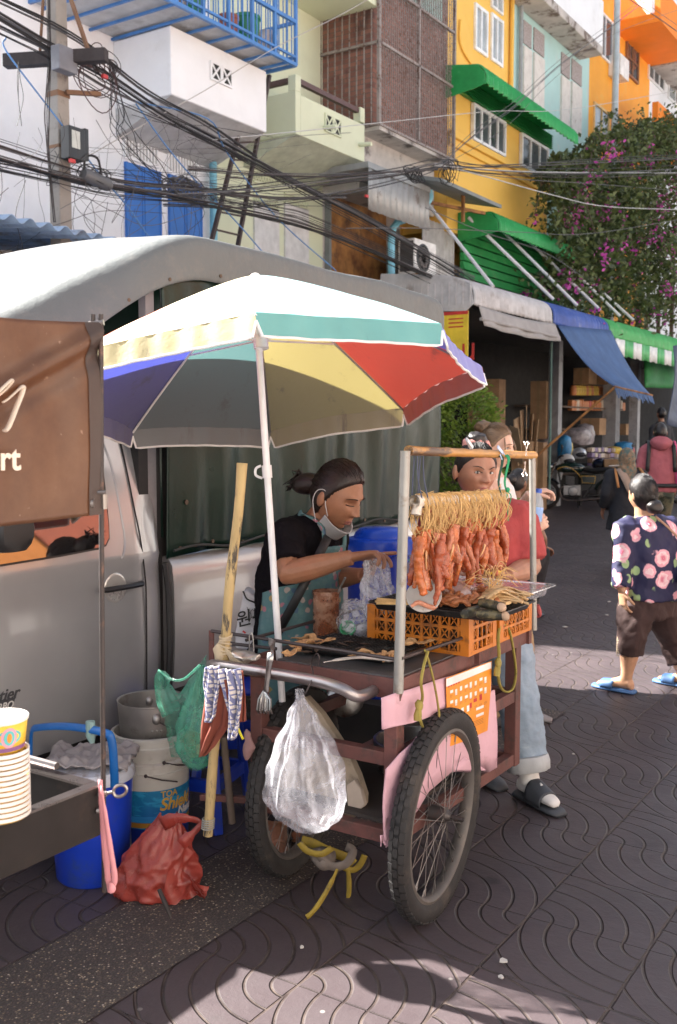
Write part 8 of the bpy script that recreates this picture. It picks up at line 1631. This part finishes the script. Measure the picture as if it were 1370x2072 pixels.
def rose_material():
 m = bpy.data.materials.new('rose_print'); t = NT(m); vo = t.new('ShaderNodeTexVoronoi'); vo.inputs['Scale'].default_value = 7.4; vo.inputs['Randomness'].default_value = .75; t.link(t.coord(), vo.inputs['Vector']); d = t.math('MULTIPLY_ADD', t.noise(22, 3), .16, t.math('SUBTRACT', vo.outputs['Distance'], .08))
 ring = t.math('FRACT', t.math('MULTIPLY_ADD', t.noise(26, 4), 1.6, t.math('MULTIPLY', d, 4.0))); rose = t.mix(t.step(ring, .2, .9), t.ramp(d, [(.0, (.5, .05, .13)), (.3, (.75, .35, .42))]), (.8, .6, .62))
 v2 = t.new('ShaderNodeTexVoronoi'); v2.inputs['Scale'].default_value = 15; t.link(t.coord('Object', (1, 1, .7)), v2.inputs['Vector'])
 lf = t.math('MULTIPLY', t.step(v2.outputs['Distance'], .36, .30), t.step(t.noise(6.5, 2), .48, .52)); base = t.mix(lf, (.012, .012, .055), (.3, .42, .2)); c = t.mix(t.step(d, .42, .38), base, rose)
 t.put(t.b.inputs['Base Color'], c); t.b.inputs['Roughness'].default_value = .7; return m
m_rose = rose_material(); bl = MB(); pl.torso([(pel + V((0, 0, .035)), R4, .195, .155), (wai, R4, .185, .145), (che, R4, .185, .14), (uch, R4, .185, .118), (uch.lerp(nb, .55), R4, .135, .085), (nb, R4, .068, .062)], bl)
pl.limb([uch - R4 * .1, shL, elL, elL.lerp(wrL, .9)], [.07, .075, .066, .06], bl); pl.limb([uch + R4 * .1, shR, elR, elR.lerp(wrR, .9)], [.07, .075, .066, .06], bl); pl.cloth('blouse', bl, m_rose, .011, 1, (.03, .08))
pt = MB(); pl.torso([(pel + V((0, 0, .06)), R4, .175, .135), (pel - V((0, 0, .08)), R4, .185, .145)], pt)
for h_, k_, a_ in ((h1, k1, a1), (h2, k2, a2)): pl.limb([h_, h_.lerp(k_, .5), k_, k_.lerp(a_, .45)], [.12, .108, .088, .085], pt)
pl.cloth('trousers', pt, fabr('brown_trousers', (.045, .022, .02), var=.15), .011, 1, (.035, .08))
ch_ = MB()
for k in range(22):
 q = (h1 + vr * -.115 - vf * .03).lerp(k1.lerp(a1, .4) - vr * .082 - vf * .03, k / 21); ch_.tube([q + V((.008 * math.cos(a), .003, .013 * math.sin(a))) for a in (2 * PI * j / 8 for j in range(9))], .0025, 4)
ch_.build('side_trim', mat('beige_trim', (.5, .4, .28), .6), pl.root)
m_sl = mat('blue_slipper', (.06, .15, .34), .6)
for hh in (hl1, hl2):
 sp_ = MB(); shoe(sp_, hh, ff1, .26, .052, 0, ((-.06, .6, .022), (.05, .95, .024), (.5, .95, .024), (.85, 1.0, .024), (1.02, .6, .022))); s_ = ff1.cross(UPV).normalized(); sp_.grid(lambda u, v: hh + ff1 * (.11 + .09 * v) + s_ * (math.cos(PI * u) * .052) + V((0, 0, .02 + (.055 - .012 * v) * math.sin(PI * u) ** .7)), 14, 5)
 sp_.build('slipper', m_sl, pl.root, ang=0, solid=.004)
ribbon([nb + vr * .0 - F4 * .1, uch - F4 * .125 + R4 * .08, che - F4 * .15 + R4 * .17, wai + R4 * .2], .014, -F4, 'crossbody_strap', mat('tan_strap', (.35, .2, .13), .5), pl.root, .002, 5); MB().tube(cr([nb + V((.05, 0, .02)), nb - F4 * .06 + V((0, 0, .02)), nb + V((-.05, 0, .02))], 4), .006, 6).build('necklace', mat('tan_strap', (.35, .2, .13), .5), pl.root)
def walker(label, px, foot, D, top, head_y, skin_, fwd, body_m, leg_m, W=.2, vox=.010, hair_m=None, long_=0., stride=.16, shoe_m=None):
 B_ = P(px, foot, D=D); B_.z = 0; p = Person(label, B_, skin_, vox); f = V(fwd).normalized(); r = f.cross(UPV).normalized(); Hh = P(px, head_y, D=D).z; s = (Hh - .115) / 1.5
 L = lambda z, a=0, b_=0: V((P(px, head_y, D=D).x, P(px, head_y, D=D).y, 0)) + V((0, 0, z * s)) + r * a + f * b_
 p.torso([(L(.86), r, .16, .12), (L(1.02), r, .15, .11), (L(1.2), r, .17, .12), (L(1.36), r, .18, .1), (L(1.43), r, .1, .07), (L(1.47), r, .06, .055)]); p.limb([L(1.42), L(1.55)], [.058, .055]); p.head(L(1.6), f, UPV, 1.0, eyes=False)
 for e in (1, -1): p.limb([L(1.38, .18 * e), L(1.1, .24 * e, -.04), L(.88, .22 * e, .12)], [.05, .042, .028]); p.hand(L(.88, .22 * e, .12), f * .5 - UPV, -r * e, e, (.4, .4, .4, .4), .05)
 ft_ = []
 for e in (1, -1): a_ = L(.08, .09 * e, stride * e); p.limb([L(.86, .09 * e), L(.47, .09 * e, stride * e * .6 + .03), a_], [.09, .06, .04]); ft_.append(V((a_.x, a_.y, 0)))
 p.done()
 t_ = MB(); p.torso([(L(.84 - long_), r, W + long_ * .1, .14 + long_ * .1), (L(1.02), r, W - .02, .135), (L(1.2), r, W - .01, .14), (L(1.37), r, W, .12), (L(1.44), r, .12, .08), (L(1.48), r, .075, .065)], t_)
 for e in (1, -1): p.limb([L(1.4, .12 * e), L(1.37, .185 * e), L(1.1, .245 * e, -.04), L(.92, .225 * e, .1)], [.07, .075, .066, .055], t_)
 p.cloth('top', t_, body_m, .016, 2, (.02, .1)); t_ = MB(); p.torso([(L(.92), r, .17, .13), (L(.78), r, .175, .135)], t_)
 for e in (1, -1): p.limb([L(.84, .09 * e), L(.47, .09 * e, stride * e * .6 + .03), L(.12, .09 * e, stride * e)], [.11, .085, .07], t_)
 p.cloth('trousers', t_, leg_m, .016, 2, (.015, .1)); sh_ = MB()
 for q in ft_: shoe(sh_, q - f * .07, f, .27, .045, 0, ((-.05, .5, .05), (.05, .9, .09), (.35, .95, .08), (.7, 1, .05), (1, .5, .03)))
 sh_.build('shoes', shoe_m or mat('white_trainer', (.5, .5, .52), .6), p.root, ang=0)
 p.L = L; p.f = f; p.r = r
 if hair_m: p.hair(hair_m, line=.07, puff=.008, back=-.09)
 return p
hs = walker('woman walking away in a long black tunic and patterned headscarf', 1268, 1150, 11.6, 0, 922, sk_d, f0(-.1, 1), fabr('black_tunic', (.012, .013, .018)), fabr('black_leggings', (.012, .011, .013)), .19, long_=.25)
m_sf = mat('patterned_scarf', (.16, .1, .06), .7, var=.5, vs=30, col2=(.3, .2, .12), dirt=(.06, .1, .09), ds=26, dth=(.5, .55))
b = MB().ball(hs.H(0, -.01, .0), (.095, .112, .13), 24, 18, rot=hs.M3); b.tube([hs.H(0, -.03, -.05), hs.H(0, -.06, -.14), hs.H(0, -.09, -.24), hs.H(0, -.1, -.34)], [.1, .1, .075, .03], 14, flat=.6); b.build('headscarf', m_sf, hs.root, ang=0, remesh=.012, sm=2)
for e, mm in ((1, mat('tan_leather', (.35, .15, .04), .5)), (-1, mat('tan_leather', (.35, .15, .04), .5))): ribbon([hs.L(1.36, .17 * e, .1), hs.L(1.475, .14 * e), hs.L(1.36, .165 * e, -.13), hs.L(1.2, .15 * e, -.16)], .03, -hs.f, 'bag_strap', mm, hs.root, .004)
ribbon([hs.L(1.47, -.1, -.06), hs.L(1.3, -.06, -.16), hs.L(1.15, .0, -.17)], .09, -hs.f, 'scarf_end', mat('taupe_cloth', (.3, .22, .17), .8), hs.root, .004)
pm_ = walker('man walking away in a dusty pink hoodie and camouflage trousers', 1336, 1130, 12.8, 0, 872, sk_d, f0(.15, 1), fabr('dusty_pink_fleece', (.36, .1, .12), var=.15), mat('camouflage', (.12, .13, .07), .85, var=.3, vs=6, col2=(.2, .16, .11), dirt=(.04, .05, .035), ds=7, dth=(.5, .53)), .22, hair_m=h_blk)
MB().ball(pm_.L(1.46, 0, -.1), (.14, .1, .09), 18, 12, f=lambda q: q * (1 + .15 * fb(q, 14))).build('hood', fabr('dusty_pink_fleece', (.36, .1, .12)), pm_.root, ang=0)
for e in (1, -1): ribbon([pm_.L(1.3, .14 * e, .13), pm_.L(1.49, .14 * e, .02), pm_.L(1.4, .15 * e, -.13), pm_.L(1.1, .17 * e, -.15)], .05, -pm_.f, 'pack_strap', m_blk2, pm_.root, .006)
MB().box(pm_.L(.93, 0, -.02), (.42, .3, .05), math.atan2(pm_.r.y, pm_.r.x)).build('waist_belt', m_blk2, pm_.root, bevel=.02)
TB = thing('tote_bag', 'bright pink bag slung at the pink hoodie man right side', 'bag', pm_.L(.95, .3)); b = MB().ball(pm_.L(1.05, .27, -.06), (.1, .09, .17), 18, 12, f=lambda q: q * (1 + .2 * fb(q, 12))); b.tube(cr([pm_.L(1.15, .24, -.08), pm_.L(1.46, .17, -.1), pm_.L(1.47, .17, .05)], 4), .012, 6); b.build('bag_body', mat('hot_pink_fabric', (.65, .1, .25), .7), TB, ang=0)
fm = walker('dark figure standing far inside the green tarp stall', 1338, 1040, 19, 0, 838, sk_d, f0(-.4, .9), fabr('dark_shirt', (.03, .03, .035)), fabr('black_leggings', (.012, .011, .013)), .2, vox=.014, hair_m=h_blk, stride=.05)
# crouching person in green
gc = P(1034, 1010, D=8.6); gp = Person('person in an olive green shirt crouching beside the motorcycles', V((gc.x, gc.y, 0)), sk_d, .009); F5 = f0(.55, .6); R5 = F5.cross(UPV).normalized(); gz0 = gc.z
L = lambda z, a=0, b_=0: V((gc.x, gc.y, 0)) + V((0, 0, z)) + R5 * a + F5 * b_
top_z = P(1030, 965, D=8.6).z
gp.torso([(L(.32, 0, -.1), R5, .17, .13), (L(.5, 0, -.08), R5, .16, .12), (L(.75, 0, -.02), R5, .17, .12), (L(.95, 0, .03), R5, .17, .1), (L(1.03, 0, .05), R5, .07, .06)]); gp.limb([L(1.0, 0, .04), L(1.12, 0, .08)], [.055, .05]); gp.head(L(1.17, 0, .1), (F5 + V((0, 0, -.3))).normalized(), UPV, 1.0, eyes=False)
for e in (1, -1): gp.limb([L(.95, .17 * e, .03), L(.7, .22 * e, .15), L(.6, .12 * e, .35)], [.05, .042, .028]); gp.limb([L(.32, .1 * e, -.08), L(.55, .14 * e, .28), L(.08, .13 * e, .12)], [.09, .065, .04]); gp.hand(L(.6, .12 * e, .35), F5 - UPV * .3, -UPV, e, (.5, .5, .5, .5))
gp.done(); gp.hair(h_blk, line=.07, puff=.01, back=-.09, extra=lambda b: b.ball(gp.H(0, -.1, .0), (.05, .05, .05), 14, 10))
t_ = MB(); gp.torso([(L(.3, 0, -.1), R5, .19, .155), (L(.5, 0, -.08), R5, .185, .15), (L(.75, 0, -.02), R5, .19, .145), (L(.95, 0, .03), R5, .185, .12), (L(1.04, 0, .05), R5, .09, .075)], t_)
for e in (1, -1): gp.limb([L(.97, .1 * e, .03), L(.95, .175 * e, .03), L(.78, .21 * e, .1)], [.07, .075, .07], t_)
gp.cloth('shirt', t_, fabr('olive_green_cotton', (.13, .17, .03), var=.15), .014, 2); t_ = MB()
for e in (1, -1): gp.limb([L(.32, .1 * e, -.08), L(.55, .14 * e, .28), L(.1, .13 * e, .12)], [.11, .085, .06], t_)
gp.cloth('trousers', t_, fabr('dark_trousers', (.02, .018, .022)), .014, 2)
sh_ = MB()
for e in (1, -1): shoe(sh_, L(0, .13 * e, .05), F5, .27, .045, 0, ((-.05, .5, .05), (.05, .9, .09), (.35, .95, .08), (.7, 1, .05), (1, .5, .03)))
sh_.build('shoes', mat('navy_shoe', (.03, .045, .07), .6), gp.root, ang=0)
MB().beam(L(.95, -.12, .12), L(.6, .1, -.2), .03, .01).build('bag_strap', mat('grey_strap', (.25, .25, .28), .6), gp.root)
# ================================================================ utility pole and overhead cables
XP_ = -7.6; m_conc = mat('weathered_concrete', (.3, .27, .24), .9, var=.15, vs=4, dirt=(.13, .11, .1), ds=4, bump=.004, bs=40)
p0, p1 = P(107, 0, X=XP_), P(147, 0, X=XP_); py0, py1 = p0.y, p1.y + .0; zc = P(130, 125, X=XP_).z
UP_ = thing('utility_pole', 'square weathered concrete utility pole crowded with cable boxes', 'utility pole', (XP_ - .1, (py0 + py1) / 2, 0))
cx, cy, hw_ = XP_ - .09, (py0 + py1) / 2, .092
MB().loft([[V((cx + sx * w_, cy + sy * w_, z)) for sx, sy in ((-1, -1), (1, -1), (1, 1), (-1, 1))] for z, w_ in ((0, .085), (10, .058))]).build('shaft', m_conc, UP_, smooth=False, bevel=.012)
m_arm = mat('tarred_timber', (.04, .032, .032), .8, var=.3, bump=.003, bs=30)
a0, a1 = P(10, 132, X=XP_ + .1), P(217, 104, X=XP_ + .1)
a0, a1 = P(10, 133, X=XP_ - .42), P(216, 103, X=XP_ + .5); a1.z = a0.z = (a0.z + a1.z) / 2
MB().beam(a0, a1, .1, .12).build('crossarm', m_arm, UP_, smooth=False, bevel=.008)
MB().beam((cx + .11, cy, zc + .75), a0.lerp(a1, .82) + V((0, 0, .06)), .03).beam((cx - .05, cy - .1, zc + .7), a0.lerp(a1, .35) + V((0, 0, .06)), .02).build('arm_brace', mat('rusted_iron', (.22, .12, .07), .8, .3), UP_, smooth=False)
q = P(130, 122, X=XP_ + .18); MB().box(q, (.12, .22, .22)).build('junction_box', mat('grey_enclosure', (.2, .2, .22), .5, .3), UP_, smooth=False, bevel=.01)
q = P(148, 292, X=XP_ + .1); bx = MB().box(q, (.12, .2, .3)).box(q + V((.0, .13, .02)), (.1, .05, .3)); bx.build('splice_box', black_plastic, UP_, smooth=False, bevel=.008); MB().box(q + V((.062, -.02, .03)), (.004, .1, .16)).build('box_label', mat('label_white_green', (.5, .52, .48), .5), UP_, smooth=False)
q = P(130, 187, X=XP_); bd = MB()
for k, z in enumerate((q.z, q.z - .02, q.z - .5, q.z + .9)): MB().box((cx, cy, z), (.178 - .0052 * z, .178 - .0052 * z, .03)).build('steel_band', mat('rusted_iron', (.22, .12, .07), .8, .3), UP_, smooth=False)
bd.beam((cx + .11, cy, q.z), (cx + .2, cy + .35, q.z + .06), .04); bd.build('side_bracket', mat('rusted_iron', (.22, .12, .07), .8, .3), UP_, smooth=False)
m_cab = [wire_black, mat('cable_grey', (.11, .105, .11), .6), mat('cable_brown', (.035, .024, .022), .6)]
m_cb = mat('cable_blue', (.08, .22, .48), .5); m_cw = mat('cable_white', (.5, .5, .5), .5)
def cable(pts, r=.006, X=XP_, m=None, sag=0., label='thin black overhead cable strung between the poles and facades', group='overhead cables', jit=0., name='overhead_cable'):
 q = []
 for i, (x, y) in enumerate(pts): q.append(P(x, y, X=X[i] if isinstance(X, (list, tuple)) else X))
 if pts[0][0] < -20: q = [q[0] + (q[0] - q[1]) * 4] + q
 q = cr(q, 6) if len(q) > 2 else [q[0].lerp(q[1], k / 14) for k in range(15)]
 n_ = len(q); out = [p + V((0, 0, -sag * math.sin(PI * i / (n_ - 1)))) + (V((0, R.gauss(0, jit), R.gauss(0, jit))) if jit and 0 < i < n_ - 1 else V()) for i, p in enumerate(q)]
 o = MB().tube(out, r, 5, cap=False).build(name, m or m_cab[0], ang=0)
 return tag(o, label, 'cable', group)
def bundle(pts, n, spread, X=XP_, r=(.005, .012), m=None, jit=0.0, sag=.0, **k):
 for i in range(n):
  o = R.uniform(-spread, spread); o2 = o + R.uniform(-spread, spread) * .5
  w_ = [(x + R.uniform(-2, 2), y + o + (o2 - o) * j / max(1, len(pts) - 1) + R.uniform(-1.5, 1.5)) for j, (x, y) in enumerate(pts)]
  cable(w_, R.uniform(*r), X + R.uniform(-.12, .12) if not isinstance(X, (list, tuple)) else X, m or R.choice(m_cab), sag + R.uniform(0, .03), jit=jit, **k)
Xr = -7.5
g1 = dict(label='black cable of the heavy bundle descending from the pole crossarm', group='cables of the crossarm bundle')
bundle([(-30, 15), (100, 90), (215, 150), (330, 225), (450, 290), (620, 380), (760, 450), (960, 572)], 11, 9, r=(.004, .010), **g1)
bundle([(-30, -15), (110, 52), (190, 100), (300, 185), (420, 250), (520, 320)], 4, 8, r=(.005, .011), **g1)
bundle([(-30, 45), (100, 108), (230, 190), (420, 275), (600, 375), (960, 570)], 6, 12, r=(.004, .009), **g1)
g2 = dict(label='black cable of the low bundle sagging past the blue shutters', group='cables of the low bundle')
bundle([(-30, 308), (60, 335), (150, 360), (260, 380), (360, 396), (470, 420), (600, 450), (740, 500), (940, 590)], 9, 6, r=(.005, .011), **g2)
bundle([(-30, 280), (110, 325), (250, 360), (400, 375), (560, 395), (700, 395)], 8, 10, r=(.003, .007), **g2)
bundle([(-30, 325), (100, 352), (230, 380), (400, 395), (560, 430), (660, 462), (940, 590)], 11, 18, r=(.003, .006), **g2)
g3 = dict(label='slack black cable swinging across to the wire knot above the grey hood', group='cables running to the wire knot')
bundle([(360, 395), (470, 385), (600, 372), (720, 358), (800, 348), (890, 330), (1000, 345), (1200, 350), (1400, 342)], 6, 8, X=-6.9, r=(.004, .009), **g3)
bundle([(380, 340), (520, 350), (660, 352), (780, 345), (880, 338), (920, 322), (1010, 335), (1400, 318)], 5, 7, X=-6.9, r=(.004, .009), **g3)
bundle([(330, 410), (500, 412), (640, 395), (760, 372), (860, 345), (900, 325)], 4, 8, r=(.003, .007), **g3)
g4 = dict(label='thin wire climbing to the upper right across the yellow and orange facades', group='wires climbing to the upper right')
bundle([(885, 338), (960, 270), (1040, 210), (1130, 130), (1220, 62), (1330, -20)], 4, 5, r=(.004, .008), m=m_cab[1], **g4); cable([(880, 345), (1020, 260), (1120, 160), (1240, 70), (1400, 10)], .004, m=m_cab[1], **{k: g4[k] for k in g4})
bundle([(1270, -10), (1330, 30), (1400, 80)], 3, 8, r=(.005, .008), **g4)
cable([(430, 283), (640, 262), (800, 245), (1000, 225), (1160, 220), (1400, 178)], .006, m=m_cw, label='pale wire crossing the facades in one long straight line', group=None)
cable([(180, 315), (330, 230), (420, 180), (560, 95), (680, 35), (760, -10)], .0055, m=mat('cable_pale', (.4, .38, .36), .5), label='pale cable slanting up past the two balconies', group=None)
g5 = dict(label='grey wire crossing in front of the bougainvillea', group='wires in front of the bougainvillea')
for w_, r_, mm in (([(880, 330), (1000, 362), (1120, 395), (1230, 418), (1400, 425)], .009, m_cw), ([(880, 335), (1100, 348), (1400, 350)], .009, m_cw), ([(880, 338), (1050, 362), (1200, 372), (1400, 388)], .006, m_cab[1]), ([(870, 345), (1060, 332), (1260, 318), (1400, 312)], .007, m_cab[0]), ([(700, 462), (860, 462), (1060, 470), (1200, 472), (1400, 440)], .006, m_cab[1]), ([(860, 420), (980, 470), (1100, 510), (1180, 560)], .006, m_cab[1])): cable(w_, r_, -6.85, m=mm, **g5)
g6 = dict(label='sky blue wire slanting down from upper left', group='sky blue slanting wires')
for w_ in ([(12, 75), (14, 105), (110, 232), (200, 350), (260, 420), (300, 478)], [(275, 210), (340, 300), (400, 370), (470, 440), (540, 520)], [(270, 205), (420, 240), (460, 310), (560, 440), (680, 548)]): cable(w_, .008, m=m_cb, **g6)
g7 = dict(label='loose thin wire dangling in a tangle near the utility pole', group='loose wires near the pole')
for k in range(64):
 x = R.uniform(-10, 420); y = R.uniform(220, 440); L_ = R.uniform(80, 260); dx = R.uniform(60, 260) * R.choice((1, 1, -1)); kind = R.random()
 if kind < .25: w_ = [(x, y), (x + dx * .3, y + R.uniform(10, 60)), (x + dx * .7, y + R.uniform(20, 90)), (x + dx + 60, y + R.uniform(-40, 50))]
 elif kind < .75: w_ = [(x, y), (x + R.gauss(0, 15), y + L_ * .35), (x + R.gauss(0, 25), y + L_ * .7), (x + R.gauss(0, 40), y + L_)]
 else: w_ = [(x, y), (x + 90, y + R.uniform(-5, 25)), (x + 200, y + R.uniform(-10, 25)), (x + 330, y + R.uniform(-10, 40))]
 cable(w_, R.uniform(.0014, .0036), XP_ + R.uniform(-.25, .2), R.choice(m_cab), **g7)
for k in range(7): cable([(97 + k % 3 * 2, -10), (100 + R.uniform(-4, 4), 120), (95 + R.uniform(-6, 6), 230), (98 + R.uniform(-4, 4), 330), (108 + R.uniform(-3, 6), 450)], R.uniform(.003, .006), XP_ + .05, R.choice(m_cab), label='dark cable running down the left face of the utility pole', group='cables running down the pole')
for k in range(9): x = 36 + R.uniform(-3, 3); cable([(x, 125), (x + R.uniform(-3, 3), 160), (x + R.uniform(-2, 10), 200), (x + R.uniform(-4, 8), 255)], .003, XP_ + .15, m_cab[0], label='short dark wire hanging from the left end of the crossarm', group='wires hanging from the crossarm end') if k < 3 else None
for k in range(14): a = (225 + R.uniform(-6, 10), 130 + R.uniform(-6, 6)); cable([a, (235 + R.gauss(0, 12), 230), (250 + R.gauss(0, 18), 270), (290 + R.gauss(0, 18), 330), (345 + R.gauss(0, 16), 370)], R.uniform(.003, .005), XP_ + R.uniform(-.1, .1), m_cab[0], label='drooping black wire between the crossarm and the wire tangle', group='drooping wires beside the blue shutters') if k < 8 else None
def coil(px, py, X, rx, n, label, m, turn=9, squash=1.0):
 c = P(px, py, X=X); b = MB()
 for k in range(n):
  w_, h_, t0 = rx * R.uniform(.5, 1.15), rx * squash * R.uniform(.5, 1.15), R.uniform(0, 6); o = V((R.gauss(0, .04), R.gauss(0, rx * .25), R.gauss(0, rx * .2 * squash)))
  b.tube([c + o + V((.03 * math.sin(a * 2), w_ * math.cos(a + t0), h_ * math.sin(a + t0))) for a in (2 * PI * j / turn / 2 for j in range(turn * 2 + 1))], R.uniform(.003, .006), 5, cap=False)
 return tag(b.build('cable_coil', m, ang=0), label, 'cable coil')
coil(905, 350, -6.9, .16, 9, 'loops of spare cable coiled at the wire knot beside the yellow facade', m_cab[0])
coil(840, 352, -6.9, .2, 12, 'loose knot of cables above the grey corrugated hood', m_cab[0], squash=.45)
coil(375, 385, XP_, .26, 30, 'dense dark bird nest of wires in front of the blue shutters', m_cab[1], squash=.45)
coil(190, 165, XP_ + .1, .22, 4, 'big loops of brown cable hanging at the pole', mat('cable_maroon', (.07, .03, .03), .6))
coil(210, 135, XP_ + .1, .13, 8, 'tight clump of cables and connectors at the crossarm', m_cab[2])
coil(190, 355, XP_ + .1, .2, 5, 'slack loops of black cable beside the splice closure', m_cab[0], squash=.6)
cl2 = thing('splice_closure', 'grey splice closure strapped to the low cable bundle beside the pole', 'splice closure', P(195, 365, X=XP_ + .12)); q0, q1 = P(168, 352, X=XP_ + .12), P(222, 376, X=XP_ + .12); MB().tube([q0, q0.lerp(q1, .1), q0.lerp(q1, .9), q1], [.05, .065, .065, .05], 12).build('closure_body', mat('closure_grey', (.1, .1, .105), .5), cl2)
MB().tube(cr([q0.lerp(q1, .05), q0 + V((.02, .02, .16)), q0.lerp(q1, .5) + V((.02, 0, .2)), q0.lerp(q1, .7) + V((0, 0, .04))], 4), .012, 6).build('closure_loop', m_cab[0], cl2)
for px, py, lb in ((212, 155, 'small red cable tag at the crossarm clump'), (146, 326, 'small red cable tag under the splice box'), (742, 397, 'small red marker on the long descending bundle')):
 tag(MB().box(P(px, py, X=XP_ + .16), (.03, .06, .035)).build('cable_marker', mat('marker_red', (.5, .04, .04), .5), smooth=False), lb, 'marker')
